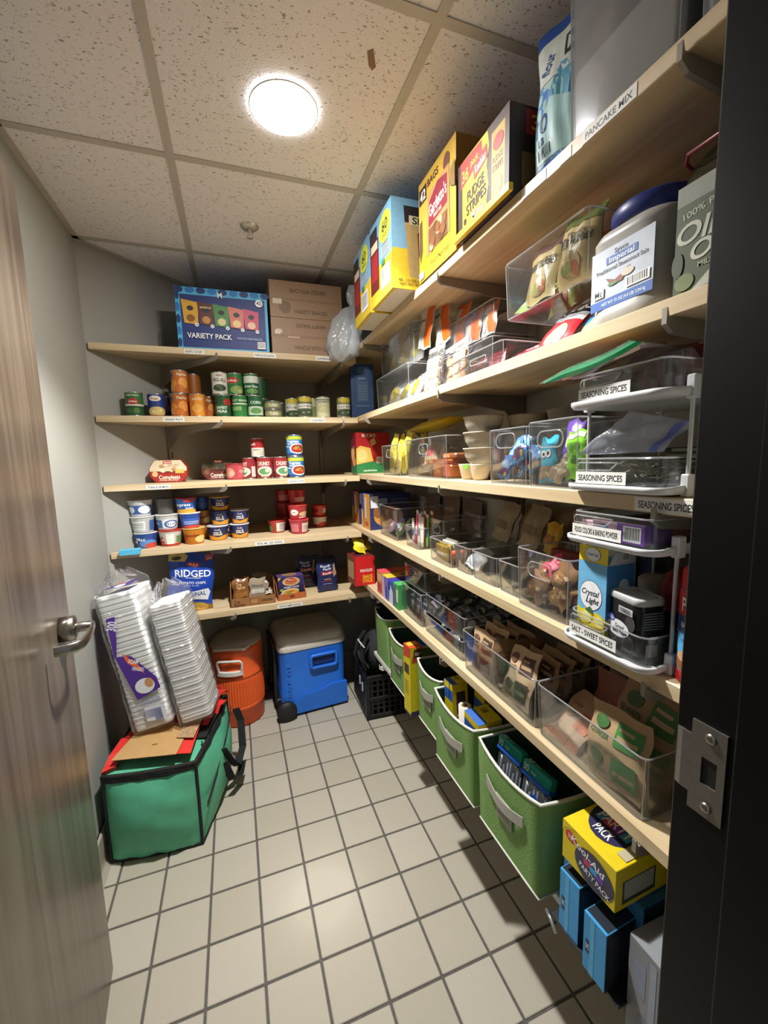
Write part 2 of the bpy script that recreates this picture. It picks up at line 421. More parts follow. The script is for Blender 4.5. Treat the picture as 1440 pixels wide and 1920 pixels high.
# fire sprinkler head
sp = T('sprinkler', 'small chrome fire sprinkler head hanging from ceiling', 'sprinkler', (0.126, 1.86, H))
chrome = M('#c9c5bd', .35, .6)
obj('escutcheon', B().lathe([(.0, -.012), (.014, -.012), (.03, -.008), (.036, -.002), (.037, 0)], chrome, 28), sp)
s_ = B().lathe([(.007, -.012), (.007, -.022), (.004, -.024), (.003, -.04), (.0, -.04)], chrome, 12)
s_.tube([(.006, 0, -.02), (.012, 0, -.03), (.004, 0, -.042)], .0018, chrome, 6); s_.tube([(-.006, 0, -.02), (-.012, 0, -.03), (-.004, 0, -.042)], .0018, chrome, 6)
s_.lathe([(.0, -.043), (.012, -.043), (.013, -.041), (0, -.041)], chrome, 16); obj('deflector', s_, sp)

# door leaf standing open along the left side, lever on it
DOORW = WOOD('door_veneer', '#54483d', '#6e6254', 'Z', .30)
d1 = struct('door_1', B().box(0, -.93, .01, .044, 0, 2.145, DOORW, .0015)); d1.location = (-.434-.044, 1.255, 0); d1.rotation_euler = (0, 0, R_(6.0))
d1.location = Vector((-.434, 1.255, 0))-Matrix.Rotation(R_(6.0), 3, 'Z') @ Vector((.044, 0, 0))
steel = M('#a8a49c', .28, 1.0, n=.05, s=200)
lv = T('door_handle', 'x', 'handle'); del lv['category']; del lv['label']; lv.parent = d1; lv.location = (.044, -.088, 1.09); lv.scale = (1.12, 1.12, 1.12)
lb = B()
lb.lathe([(0, .030), (.018, .030), (.0275, .026), (.0275, 0), (0, 0)], steel, 28); lb.lathe([(.011, .03), (.011, .046), (.0085, .05), (.0085, .062), (0, .062)], steel, 18)
rose = obj('rose', lb, lv, rot=(0, pi/2, 0))
pl_ = []
g = B(); path = [(.052, .012, 0), (.060, -.004, 0), (.0615, -.03, -.001), (.0615, -.065, -.003), (.058, -.092, -.004), (.049, -.108, -.005), (.034, -.114, -.005), (.014, -.115, -.005)]
secs = []
for i, p in enumerate(path):
    P = Vector(p); d = (Vector(path[min(i+1, len(path)-1)])-Vector(path[max(i-1, 0)])).normalized(); w = Vector((0, 0, 1)); nn = d.cross(w)
    hh = .011 if i else .009; th = .0045
    secs.append([tuple(P+w*hh*cos(a)+nn*th*sin(a)) for a in [2*pi*k/12 for k in range(12)]])
g.loft(secs, steel, True, True, True)
obj('lever', g, lv)
# door frame (black steel jamb, head and stops) with strike plate
BLK = M('#040405', .45, n=.1); BLK.node_tree.nodes['Principled BSDF'].inputs['Specular IOR Level'].default_value = .22
fr = B()
fr.box(JX, JY0-.03, 0, JX+.05, JY1, DH+.05, BLK, .003); fr.box(JX-.016, JY0-.03, 0, JX, JY0+.045, DH+.02, BLK, .003); fr.box(JX+.05, JY1-.012, 0, JX+.10, JY1, DH+.05, BLK, .003); fr.box(JX+.045, JY0-.03, 0, JX+.10, JY0-.012, DH+.05, BLK, .003)
fr.box(HX-.05, JY0-.03, 0, HX, JY1, DH+.05, BLK, .003); fr.box(HX, JY0-.03, DH, JX, JY1, DH+.05, BLK, .003)
jamb = struct('trim_1', fr, label='black steel door frame')
sk = B(); SZ0, SZ1 = 1.067, 1.177; zc = (SZ0+SZ1)/2; nik = M('#8d8983', .38, .85, n=.06, s=120)
# plate with a latch hole and a curved lip towards the room; local y along the jamb depth
y0, y1 = .262, .298; hy0, hy1 = .270, .286; hz0, hz1 = zc-.016, zc+.016
for q in ((y0, SZ0, y1, hz0), (y0, hz1, y1, SZ1), (y0, hz0, hy0, hz1), (hy1, hz0, y1, hz1)): sk.box(JX-.0026, q[0], q[1], JX-.0002, q[2], q[3], nik)
sk.box(JX-.0006, hy0, hz0, JX-.0001, hy1, hz1, M('#08080a', .6))
lip = [(JX-.0014, y1-.002), (JX-.0016, y1+.012), (JX-.004, y1+.018), (JX-.002, y1+.0225)]
lip = [(JX-.0026, y1-.002), (JX-.0027, y1+.010), (JX+.000, y1+.017), (JX+.006, y1+.0215), (JX+.0065, y1+.020), (JX+.0012, y1+.0155), (JX-.0004, y1+.009), (JX-.0004, y1-.002)]
sk.loft([at(lip, zc-.036), at(lip, zc+.036)], nik)
skt = obj('strike_plate', sk, jamb)
for z in (zc-.042, zc+.042):
    b = B(); b.lathe([(0, .003), (.003, .0031), (.0055, .0022), (.006, .0005)], steel, 16); obj('screw', b, skt, loc=(JX-.0026, .278, z), rot=(0, -pi/2, 0))
# ================================================================== shelves on brackets and slotted uprights
SHW = {a: WOOD('birch_'+a, '#c2aa82', '#d9c5a2', a, .42) for a in 'XY'}
LABW = '#e4e2dc'
BRK = M('#8e877b', .45, .3, n=.05, s=80)
RT = {1: 2.07, 2: 1.715, 3: 1.41, 4: 1.11, 5: 0.81}          # right-hand shelf tops
BT = {1: 2.015, 2: 1.708, 3: 1.40, 4: 1.092, 5: 0.748}       # back shelf tops
RX, BY, RY0, TH = 0.645, 2.14, 0.325, 0.028
ordn = {1: 'top', 2: 'second', 3: 'third', 4: 'fourth', 5: 'fifth'}
def bracket(b, L, d=.075, m=None):
    """bracket arm along +x from the wall (x=0) to its tip at x=L, top at z=0: a stamped plate 3 mm... with a lip at the tip"""
    m = m or BRK
    o = [(0, 0), (L, 0), (L+.004, .012), (L+.006, .012), (L+.006, -.012), (L-.01, -.024), (L*.55, -.035), (L*.22, -.052), (.04, -d-.012), (0, -d-.03)]
    b.loft([[(x, -.004, z) for x, z in o], [(x, .004, z) for x, z in o]], m)
def edge_label(t, u, w, s, axis, z, h=.02):
    """typed paper strip on the shelf edge; u = centre along the edge"""
    p = B()
    if axis == 'Y':      # right-hand shelf, faces -x ; text runs towards -y
        fn = lambda a, c, o: (RX-.0006-o, u+w/2-a*w, z-TH+.002+c*h)
    else:
        fn = lambda a, c, o: (u-w/2+a*w, BY-.0006-o, z-TH+.002+c*h)
    decal(p, fn, w, h, [('r', 0, 0, 1, 1, LABW)]+([('t', s, .5, .5, .5, '#26262a', {'w': .86})] if s else []), o0=.0003)
    obj('edge_label', p, t)
def right_shelf(k, y1):
    z = RT[k]; t = T('wall_shelf', f'{ordn[k]} birch plank shelf on the long wall of stacked shelving', 'shelf', (0, 0, 0))
    b = B().box(RX, RY0, z-TH, RWX-.012, y1, z, SHW['Y'], .0015); obj('board', b, t)
    for y in (.475, 1.215, 1.99):
        if y < y1:
            b = B(); bracket(b, RWX-.012-RX+.006, m=BRK)
            obj('bracket', b, t, loc=(RWX-.012, y, z-TH-.0005), rot=(0, 0, pi))
    return t
def back_shelf(k, x1):
    z = BT[k]; t = T('wall_shelf', f'{ordn[k]} birch plank shelf between angled corner wall and back wall', 'shelf')
    g = .010; s = math.sqrt(.5)
    pts = [(LWX+.012, BY), (x1, BY), (x1, BWY-g), (CX1+.004, BWY-g), (LWX+.010, CY0+.001)]
    b = B().loft([at(pts, z-TH), at(pts, z)], SHW['X']); obj('board', b, t)
    b = B(); bracket(b, BWY-.012-BY+.004); obj('bracket', b, t, loc=(.56, BWY-.012, z-TH-.0005), rot=(0, 0, -pi/2))
    b = B(); bracket(b, .36, .07); a = math.atan2(-.71, .70); obj('bracket', b, t, loc=(-.303+.008, 2.4-.01, z-TH-.0005), rot=(0, 0, a))
    return t
S_R = {k: right_shelf(k, {1: 2.71, 2: 2.71, 3: 2.71, 4: 2.71, 5: 2.33}[k]) for k in RT}
S_B = {k: back_shelf(k, {1: .640, 2: .641, 3: .641, 4: .641, 5: .70}[k]) for k in BT}
def upright(name, loc, rz, z0, z1, label):
    b = B(); m = M('#a19a8d', .45, .3)
    b.box(-.0125, 0, z0, .0125, .002, z1, m); b.box(-.0125, 0, z0, -.0105, .011, z1, m); b.box(.0105, 0, z0, .0125, .011, z1, m)
    b.box(-.0125, .0095, z0, -.003, .011, z1, m); b.box(.003, .0095, z0, .0125, .011, z1, m)
    k = int((z1-z0)/.05)
    for i in range(k): b.box(-.003, .0095, z0+i*.05, .003, .011, z0+i*.05+.02, m)
    tag(obj(name, b, loc=loc, rot=(0, 0, R_(rz))), label, 'rail')
for y, w in ((.475, 'nearest the door frame'), (1.215, 'halfway along the long wall'), (1.99, 'on the long wall next to the back corner')):
    upright('shelf_upright', (RWX-.0005, y, 0), 90, .3, 2.16, 'slotted metal shelf upright '+w)
upright('shelf_upright', (.56, BWY-.0005, 0), 180, .45, 2.16, 'slotted metal shelf upright on the back wall')
upright('shelf_upright', (-.303, 2.4-.001, 0), 180+44.0, .45, 2.14, 'slotted metal shelf upright on the angled corner wall')
for u, w, s in ((-.135, .085, 'PLASTIC CUTLERY'), (.18, .105, 'PAPER PLATES & BOWLS'), (.47, .08, 'NAPKINS')): edge_label(S_B[1], u, w, s, 'X', BT[1])
for u, w, s in ((-.245, .09, 'CANNED FRUITS'), (.425, .075, 'CANNED BEANS')): edge_label(S_B[2], u, w, s, 'X', BT[2])
for u, w, s in ((-.335, .10, 'TUNA & SALMON'), (.3, .085, 'CANNED SOUPS')): edge_label(S_B[3], u, w, s, 'X', BT[3])
edge_label(S_B[4], .15, .145, 'PASTAS - MAC - RICE - NOODLES', 'X', BT[4])
edge_label(S_B[5], .235, .13, 'INSTANT RAMEN NOODLES', 'X', BT[5])
b = B().box(0, 0, 0, .082, .05, .022, M('#57b3d8', .7)); tag(obj('sticky_note_pad', b, loc=(-.515, BY-.022, BT[4]+.0005-.012)), 'blue sticky note stuck over the shelf edge beside the noodle cups', 'note')
edge_label(S_R[1], .79, .075, '', 'Y', RT[1], .022); edge_label(S_R[1], .605, .11, 'PANCAKE MIX', 'Y', RT[1], .022); edge_label(S_R[1], .70, .03, '', 'Y', RT[1], .02)
edge_label(S_R[2], 1.3, .075, '', 'Y', RT[2]); edge_label(S_R[2], 1.5, .06, '', 'Y', RT[2])
edge_label(S_R[3], .465, .105, 'SEASONING SPICES', 'Y', RT[3], .024)
# low white shelf that carries the fabric bins
LZ, LXF = 0.395, 0.69
WHT = M('#d6d5cf', .5, n=.03)
t = T('wall_shelf', 'low white shelf board carrying the green fabric bins', 'shelf')
obj('board', B().box(LXF, RY0, LZ-.022, RWX-.012, 2.2, LZ, WHT, .002), t)
for y in (.6, 1.215, 1.99):
    b = B(); bracket(b, RWX-.012-LXF+.012, m=WHT); obj('bracket', b, t, loc=(RWX-.012, y, LZ-.0225), rot=(0, 0, pi))
b = B(); b.tube([(LXF+.01, .60, LZ-.03), (LXF-.05, .605, LZ-.018), (LXF-.06, .64, LZ-.03), (LXF-.052, .645, LZ-.05)], .004, M('#b9b9b9', .3, .8)); 
# ================================================================== goods on the back shelves
def canfn(r, h, span=210, z0=0):
    s = R_(span)
    return (lambda u, v, o: ((r+o)*cos(-pi/2+(u-.5)*s), (r+o)*sin(-pi/2+(u-.5)*s), z0+v*h)), r*s, h
def can(label, loc, col, prints, r=.0365, h=.108, rz=0, lid='#b9b8b4', group='cans of the back shelving', label_rng=(.045, .955), nm='food_can'):
    t = T(nm, label, 'can', loc, rz, group)
    mt = M(lid, .3, .9, n=.03); z0, z1 = h*label_rng[0], h*label_rng[1]
    b = B(); b.lathe([(0, .002), (r-.004, .002), (r-.002, 0), (r+.0012, .001), (r+.0012, .0035), (r-.0003, z0), (r-.0003, z1), (r+.0012, h-.0035), (r+.0012, h-.0005), (r-.001, h), (r-.003, h-.004), (r*.75, h-.004), (r*.72, h-.003), (r*.4, h-.003), (0, h-.003)], mt, 28)
    obj('tin_body', b, t)
    p = B(); p.lathe([(r+.0002, z0), (r+.0002, z1)], M(col, .35), 32)
    fn, a, hh = canfn(r+.0002, z1-z0, 210, z0)
    if prints: decal(p, fn, a, hh, prints, sub=14, mr=.35)
    obj('paper_label', p, t); return t
def at_can(px, y): return px
Z2 = BT[2]+.0005
greenp = [('r', 0, 0, 1, .5, '#27502f'), ('r', 0, .42, 1, .50, '#d8d6c8'), ('e', .5, .62, .19, .14, '#a82f25'), ('t', 'Del Monte', .5, .62, .09, '#f0e8d8', {'w': .25}), ('t', 'GREEN BEANS', .5, .9, .07, '#dfe3c8', {'w': .4}), ('e', .38, .2, .09, .12, '#406b35'), ('e', .6, .2, .1, .13, '#4c7a3a')]
can('green vegetable can with red badge standing alone at the wall end', (-.41, 2.20, Z2), '#2f6c3a', greenp)
can('blue vegetable can with a yellow food picture beside the green can', (-.325, 2.235, Z2), '#2a3f83', [('e', .5, .82, .2, .13, '#e8e3d6'), ('t', 'Kroger', .5, .82, .1, '#a82f2f', {'w': .24}), ('e', .55, .22, .32, .22, '#d7c27c'), ('e', .42, .2, .06, .07, '#efe0a0'), ('e', .66, .26, .06, .07, '#efe0a0'), ('r', 0, 0, 1, .05, '#a82f2f')])
can('dark purple can tucked behind the blue can', (-.262, 2.31, Z2), '#4a2b48', [('r', .1, .3, .9, .6, '#7a4a6e')])
orp = [('e', .30, .32, .17, .26, '#d98a3c'), ('e', .66, .45, .18, .25, '#e59a45'), ('e', .50, .2, .16, .18, '#c9702a'), ('e', .2, .82, .12, .1, '#3b5d9c'), ('t', 'Peaches', .62, .85, .12, '#f3e6c8', {'w': .34}), ('r', .02, .06, .25, .36, '#cfd2cf')]
o1 = can('orange peach can at the front, under the top peach can', (-.222, 2.21, Z2), '#b8672a', orp)
can('orange peach can beside the two stacked peach cans', (-.142, 2.205, Z2), '#c4702c', [('r', .0, 0, .3, 1, '#d6852f'), ('r', .42, .0, .72, 1, '#d9902f'), ('t', 'SLICED', .5, .8, .11, '#efe3c0'), ('e', .5, .35, .2, .2, '#e0a048')])
can('dark orange fruit can half hidden behind the peach cans', (-.098, 2.29, Z2), '#a3571f', orp)
can('orange peach can on top of another peach can', (-.216, 2.222, Z2+.1085), '#bb6a2b', orp)
can('amber fruit can in the upper layer behind the top peach can', (-.163, 2.30, Z2+.1085), '#96551f', None)
o2 = can('plain amber can standing under the upper rear fruit can', (-.177, 2.30, Z2), '#8c4f1e', None)
g1 = [('r', .05, .55, .6, .95, '#dfe2d3'), ('t', 'SWEET', .45, .42, .13, '#e8efe0', {'w': .4}), ('t', 'PEAS', .45, .24, .13, '#e8efe0', {'w': .34}), ('e', .66, .7, .16, .12, '#a53128')]
G = 'vegetable cans stacked on the second shelf'
can('dark green can with red badge, bottom row under the white labelled can', (-.028, 2.215, Z2), '#1f5230', [('e', .72, .7, .2, .17, '#a53128'), ('r', .04, .1, .5, .55, '#3d6a44')]+g1[1:3], group=G)
can('bright green bean can, bottom middle of the vegetable stack', (.051, 2.225, Z2), '#2f7a3c', [('r', .1, .6, .9, .66, '#dfe7d3'), ('r', .1, .3, .55, .5, '#80a86b'), ('t', 'CUT BEANS', .5, .8, .1, '#e8f0dd', {'w': .6})], group=G)
can('green can with pale lower panel, bottom row nearest the tuna tins', (.126, 2.215, Z2), '#23603a', [('r', .05, .08, .95, .5, '#c9cfc0'), ('t', 'CORN', .5, .7, .14, '#e8efe0', {'w': .4}), ('e', .5, .28, .2, .16, '#5b8f4f')], group=G)
can('white labelled vegetable can with a dark leafy picture in the top row', (-.037, 2.225, Z2+.1085), '#d3d1c4', [('t', 'VEG-ALL', .5, .66, .16, '#2b2b28', {'w': .5}), ('e', .5, .28, .24, .17, '#3a4a35'), ('t', 'FRESH', .5, .88, .08, '#8a2f28'), ('e', .45, .36, .07, .06, '#5a7048')], group=G)
can('green can with a large red badge in the top row', (.034, 2.235, Z2+.1085), '#2c7038', [('e', .38, .68, .27, .15, '#b03a2f'), ('t', 'Del Monte', .38, .68, .1, '#f1ead8', {'w': .36}), ('e', .6, .22, .28, .2, '#8aa05a'), ('e', .7, .16, .1, .1, '#b9c27f')], group=G)
can('green can with white panel in the top row nearest the tuna tins', (.112, 2.232, Z2+.1085), '#226038', [('r', .1, .58, .9, .92, '#cfd6c8'), ('t', 'Green Beans', .5, .42, .12, '#e9f0df', {'w': .6}), ('e', .55, .18, .25, .13, '#6f9a56')], group=G)
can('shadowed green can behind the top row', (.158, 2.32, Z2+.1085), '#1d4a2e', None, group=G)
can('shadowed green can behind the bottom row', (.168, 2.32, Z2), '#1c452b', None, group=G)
tun = [('r', 0, .2, 1, .8, '#8b8a62'), ('t', 'TUNA', .5, .5, .4, '#d9d8c0', {'w': .3})]
can('low tuna tin, lower of the two stacked beside the green cans', (.212, 2.215, Z2), '#5d6248', tun, r=.0425, h=.041, group='tuna tins')
can('low tuna tin, upper of the two stacked beside the green cans', (.210, 2.217, Z2+.0415), '#646850', tun, r=.0425, h=.041, group='tuna tins')
can('small shaded can behind the low tuna tins', (.268, 2.33, Z2), '#33402f', None, h=.09)
bn = lambda a: [('e', .5, .9, .3, .14, '#c5b23d'), ('r', .12, .44, .88, .66, '#e6e4d8'), ('t', 'BLACK BEANS' if a else 'PINTO BEANS', .5, .55, .12, '#23221f', {'w': .6}), ('e', .5, .22, .34, .18, '#3b4a38'), ('e', .4, .22, .06, .06, '#6f7d5c'), ('e', .62, .24, .07, .06, '#7f8c66')]
can('white and green bean can behind the yellow topped black bean can', (.318, 2.275, Z2), '#c9c8b6', bn(0), group='bean cans')
can('black bean can with yellow top band in front of two others', (.372, 2.205, Z2), '#6f7355', bn(1), group='bean cans')
can('pale bean can hiding behind the black bean can, next to the cream can', (.428, 2.27, Z2), '#b9b68e', [('r', .3, 0, .7, .6, '#7c8a55')], group='bean cans')
can('cream coloured can with a pale leaf picture and silver rim', (.468, 2.20, Z2), '#c9c4a4', [('r', 0, .86, 1, .92, '#6c7a72'), ('e', .5, .42, .3, .2, '#b5b583'), ('e', .5, .42, .22, .14, '#bfbd90'), ('t', 'HOMINY', .5, .78, .1, '#5f6b52', {'w': .45})], r=.037, group='bean cans')
can('bean can standing alone next to the tall dark blue carton', (.580, 2.20, Z2), '#84835f', bn(1), r=.036, group='bean cans')

# top shelf: chips carton, two cartons, knotted bag
Z1 = BT[1]+.0005
scal = [('r', 0, 0, 1, 1, '#4db1e0'), ('r', .05, .03, .97, .88, '#1a2f72')]
for i in range(9): scal.append(('e', .04+i*.117, .955, .05, .05, '#2777bd' if i % 2 else '#17356f'))
for i in range(5): scal.append(('e', .022, .1+i*.19, .022, .07, '#2777bd' if i % 2 else '#17356f'))
pk = [('#d9a534', '#8a5a1c'), ('#5c2f28', '#c28a4a'), ('#4f8a4f', '#d7cf93'), ('#d37a6a', '#efd08e'), ('#c8506e', '#e9c7a2')]
for i, (a, c) in enumerate(pk):
    u = .15+i*.165
    scal += [('p', [(u-.07, .42-.01*i), (u+.075, .40-.01*i), (u+.085, .76-.022*i), (u-.09, .80-.022*i)], a), ('e', u, .66-.02*i, .035, .04, '#2b2a30'), ('e', u, .50-.015*i, .045, .06, c), ('e', u+.06, .40-.015*i, .021, .031, '#eef0f2'), ('t', '10' if i < 2 else '8', u+.06, .40-.015*i, .03, '#1a2f72')]
scal += [('t', 'M', .475, .90, .09, '#eef0f2', {'w': .05}), ('e', .905, .82, .043, .062, '#f3f4f4'), ('t', '42', .905, .825, .06, '#1a2f72'), ('t', 'VARIETY PACK', .34, .22, .085, '#eff2f5', {'w': .48}), ('t', 'POTATO CHIP SNACKS', .78, .21, .038, '#9fb4d8', {'w': .28}), ('bars', .865, .05, .955, .17), ('t', 'BARBECUE', .315, .68, .03, '#f0dca0', {'w': .12})]
sidep = [('r', 0, 0, .12, 1, '#4db1e0'), ('r', .2, .2, .8, .8, '#203a86')]
carton('snack_carton', 'blue chips carton reading VARIETY PACK with five bag pictures', (.005, 2.30, Z1), (.405, .29, .272), '#1c3a80', {'F': scal, 'R': sidep, 'L': sidep, 'T': [('r', 0, 0, 1, 1, '#2a74b8')]}, rz=-1)
kr = '#96785c'; kd = '#5b4332'
def kraft(z, lines, lbl):
    t = carton('cardboard_carton', lbl, (.398, 2.315, z), (.36, .33, .172), kr, {'F': [('r', 0, .47, 1, .53, '#8b6d52')]+lines, 'L': [('r', 0, .45, 1, .55, '#a98a69')]}, group='plain cardboard cartons')
kraft(Z1, [('t', 'HANDLE WITH CARE', .57, .2, .12, kd, {'w': .52}), ('e', .1, .62, .05, .07, '#c9b79c'), ('t', 'VARIETY SNACKS', .55, .80, .10, kd, {'w': .42, 'rot': 180}), ('e', .86, .66, .07, .15, '#866a51'), ('r', .05, .54, .12, .64, '#d3c8b4'), ('r', .22, .45, .38, .50, '#b6a080')], 'brown cardboard carton under an equal one, reading HANDLE WITH CARE')
kraft(Z1+.1725, [('t', 'HANDLE WITH CARE', .52, .74, .12, kd, {'w': .5, 'rot': 180}), ('t', 'VARIETY SNACKS', .55, .19, .11, kd, {'w': .46}), ('e', .2, .28, .08, .17, '#7b5f48'), ('r', .04, .36, .16, .50, '#cfc3ae')], 'brown cardboard carton stacked on top of an equal carton')
# knotted plastic bag of something, slumped over the shelf corner
t = T('plastic_bag', 'white knotted plastic bag hanging over the shelf corner beside cartons', 'bag', (.602, 2.105, 1.985))
def bagfn(u, v):
    a = 2*pi*u; z = v
    r = [(0, .012), (.06, .055), (.2, .082), (.4, .078), (.55, .066), (.68, .038), (.74, .020), (.80, .032), (.9, .040), (1, .028)]
    for i in range(len(r)-1):
        if r[i][0] <= z <= r[i+1][0]:
            q = (z-r[i][0])/(r[i+1][0]-r[i][0]); rad = r[i][1]*(1-q)+r[i+1][1]*q; break
    rad *= 1+.10*sin(5*a+9*z)+.06*sin(9*a-14*z)
    return (rad*cos(a)*1.05-.055+.055*min(1, z*1.6)+(.03 if z > .7 else 0), rad*sin(a)*.62, .37*z-.005)
obj('film', B().grid(bagfn, 40, 30, MILKY()), t)
b = B(); b.lathe([(0, .02), (.045, .03), (.058, .08), (.05, .15), (.03, .2), (0, .21)], M('#c3ccd3', .8, n=.1, s=25, b=.4), 18); obj('contents', b, t)
# tall dark blue carton in the corner of shelf two
carton('pantry_box', 'tall dark blue carton with pale text panel standing in the shelf corner', (.70, 2.245, RT[2]+.0005), (.125, .07, .285), '#163a66', {'F': [('r', .3, .82, .65, .95, '#365f86'), ('r', .28, .3, .76, .68, '#39536f'), ('t', 'pasta', .5, .74, .05, '#7d98b5')]+[('r', .32, .34+i*.05, .72, .355+i*.05, '#54708c') for i in range(6)]+[('t', 'COOKING DIRECTIONS', .5, .22, .03, '#6a88a8', {'w': .6})]}, rz=-12)

# ---------------- third shelf: meals, soups
Z3 = BT[3]+.0005
def meal(label, loc, dark, rz=0):
    t = T('meal_tray_box', label, 'food box', loc, rz, 'eight sided ready meals')
    w, h, d = .17, .108, .045
    o = [(-.06, 0), (.06, 0), (.085, .03), (.085, .072), (.06, .108), (-.06, .108), (-.085, .072), (-.085, .03)]
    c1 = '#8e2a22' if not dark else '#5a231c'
    obj('carton_body', B().loft([[(x, -d/2, z) for x, z in o], [(x, d/2, z) for x, z in o]], M(c1, .4)), t)
    fn = lambda u, v, q: (-.085+.17*u, -d/2-q, .108*v)
    top = [(.02, .5), (.98, .5), (.985, .66), (.84, .985), (.16, .985), (.015, .66)]
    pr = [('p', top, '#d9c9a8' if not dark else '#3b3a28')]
    rn = random.Random(3+dark)
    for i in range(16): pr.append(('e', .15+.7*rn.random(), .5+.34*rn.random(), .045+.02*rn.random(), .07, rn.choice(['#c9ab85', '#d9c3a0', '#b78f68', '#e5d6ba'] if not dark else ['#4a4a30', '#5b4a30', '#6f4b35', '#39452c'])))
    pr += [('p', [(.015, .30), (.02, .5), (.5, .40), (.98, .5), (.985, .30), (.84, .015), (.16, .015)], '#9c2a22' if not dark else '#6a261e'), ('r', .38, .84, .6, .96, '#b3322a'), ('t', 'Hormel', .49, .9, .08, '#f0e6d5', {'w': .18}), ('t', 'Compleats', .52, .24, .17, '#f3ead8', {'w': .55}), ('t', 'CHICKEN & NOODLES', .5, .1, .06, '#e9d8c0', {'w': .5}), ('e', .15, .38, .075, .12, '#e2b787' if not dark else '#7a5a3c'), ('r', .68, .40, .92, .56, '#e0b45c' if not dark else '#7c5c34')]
    p = B(); decal(p, fn, .17, .108, pr); obj('label_print', p, t)
meal('red and cream ready meal box with dumplings picture', (-.298, 2.262, Z3), False, -4)
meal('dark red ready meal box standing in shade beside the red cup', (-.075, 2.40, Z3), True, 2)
def cup(label, loc, c1, prints, r0=.038, r1=.05, h=.07, lid='#d9d9d6', rz=0, group='noodle and macaroni cups', lidr=None, nm='food_cup', squeeze=1):
    t = T(nm, label, 'cup', loc, rz, group); lr = lidr or r1+.0022
    b = B(); b.lathe([(0, .003), (r0-.004, .003), (r0-.002, 0), (r0, .002), (r1, h-.008), (r1+.002, h-.004)], M(c1, .4), 30); obj('cup_body', b, t)
    b = B(); b.lathe([(r1-.003, h-.0035), (lr, h-.0055), (lr+.001, h-.002), (lr-.002, h), (lr-.006, h-.001), (0, h-.001)], M(lid, .35), 30); obj('lid', b, t)
    fn = lambda u, v, o: ((r0+(r1-r0)*v+o+.0003)*cos(-pi/2+(u-.5)*3.7), (r0+(r1-r0)*v+o+.0003)*sin(-pi/2+(u-.5)*3.7), .002+v*(h-.01))
    if prints: p = B(); decal(p, fn, (r0+r1)/2*3.7, h-.01, prints, sub=14, mr=.4); obj('label_print', p, t)
    return t
cup('pink red microwave soup cup with flat red lid', (.012, 2.320, Z3), '#9e3a44', [('r', 0, 0, 1, 1, '#a8404a'), ('e', .3, .45, .16, .36, '#c98a78'), ('e', .36, .4, .1, .2, '#d9a890'), ('r', .55, .1, .98, .9, '#b4515a'), ('t', 'CHILI', .72, .55, .2, '#e8c9c2', {'w': .25})], .048, .05, .083, '#b03338', group='soups on the third shelf')
SG = 'soups on the third shelf'
ck = [('r', 0, 0, 1, .3, '#6e2025'), ('r', 0, .86, 1, 1, '#8e2a2c'), ('t', 'CHUNKY', .45, .72, .2, '#efe3d0', {'w': .46}), ('e', .5, .33, .3, .24, '#d8dcc8'), ('e', .48, .32, .2, .17, '#5d8a5a'), ('e', .58, .36, .08, .09, '#c9cfae'), ('r', .84, .06, 1, .6, '#c9bfb4'), ('t', 'SOUP', .5, .1, .1, '#e3c9a8', {'w': .3})]
k1 = can('red chunky soup can under the tall red and white can', (.155, 2.265, Z3), '#98323a', ck, r=.0395, h=.112, group=SG)
can('red chunky soup can beside the tall stack, nearest the blue cans', (.238, 2.262, Z3), '#98323a', ck, r=.0385, h=.112, rz=20, group=SG)
can('red soup can at the outer end of the chunky soup cans', (.082, 2.30, Z3), '#8d2c33', ck, r=.036, h=.111, rz=-60, group=SG)
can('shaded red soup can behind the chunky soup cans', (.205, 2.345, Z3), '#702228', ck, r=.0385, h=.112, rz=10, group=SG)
can('red over white condensed soup can on top of the chunky cans', (.127, 2.285, Z3+.1125), '#d6d0c4', [('r', 0, .5, 1, 1, '#a32328'), ('t', "Campbell's", .22, .72, .17, '#f0e6d8', {'w': .36, 'sh': .2}), ('t', 'CREAM OF', .45, .38, .08, '#7c2226', {'w': .3}), ('e', .6, .2, .18, .12, '#c9bfa4')], r=.0335, h=.098, group=SG)
pg = [('r', 0, .80, 1, .97, '#b9c43a'), ('r', 0, 0, 1, .1, '#1f3f74'), ('t', 'Progresso', .42, .72, .15, '#f0f0ea', {'w': .42, 'sh': .15}), ('e', .58, .34, .28, .27, '#e8e4d8'), ('e', .58, .34, .23, .22, '#9c3322'), ('e', .52, .36, .07, .07, '#d28a48'), ('e', .66, .30, .06, .06, '#c9702f'), ('e', .6, .42, .05, .05, '#7a9a48'), ('r', .12, .42, .3, .46, '#dfe6ec'), ('t', 'BROTH', .36, .57, .08, '#dfe8f0', {'w': .26})]
can('blue soup can with lime band, lower of the stacked pair', (.318, 2.245, Z3), '#2c6fae', pg, r=.0425, h=.112, group=SG)
can('blue soup can with lime band, upper of the stacked pair', (.314, 2.248, Z3+.1125), '#2f78b8', pg, r=.0425, h=.112, group=SG)

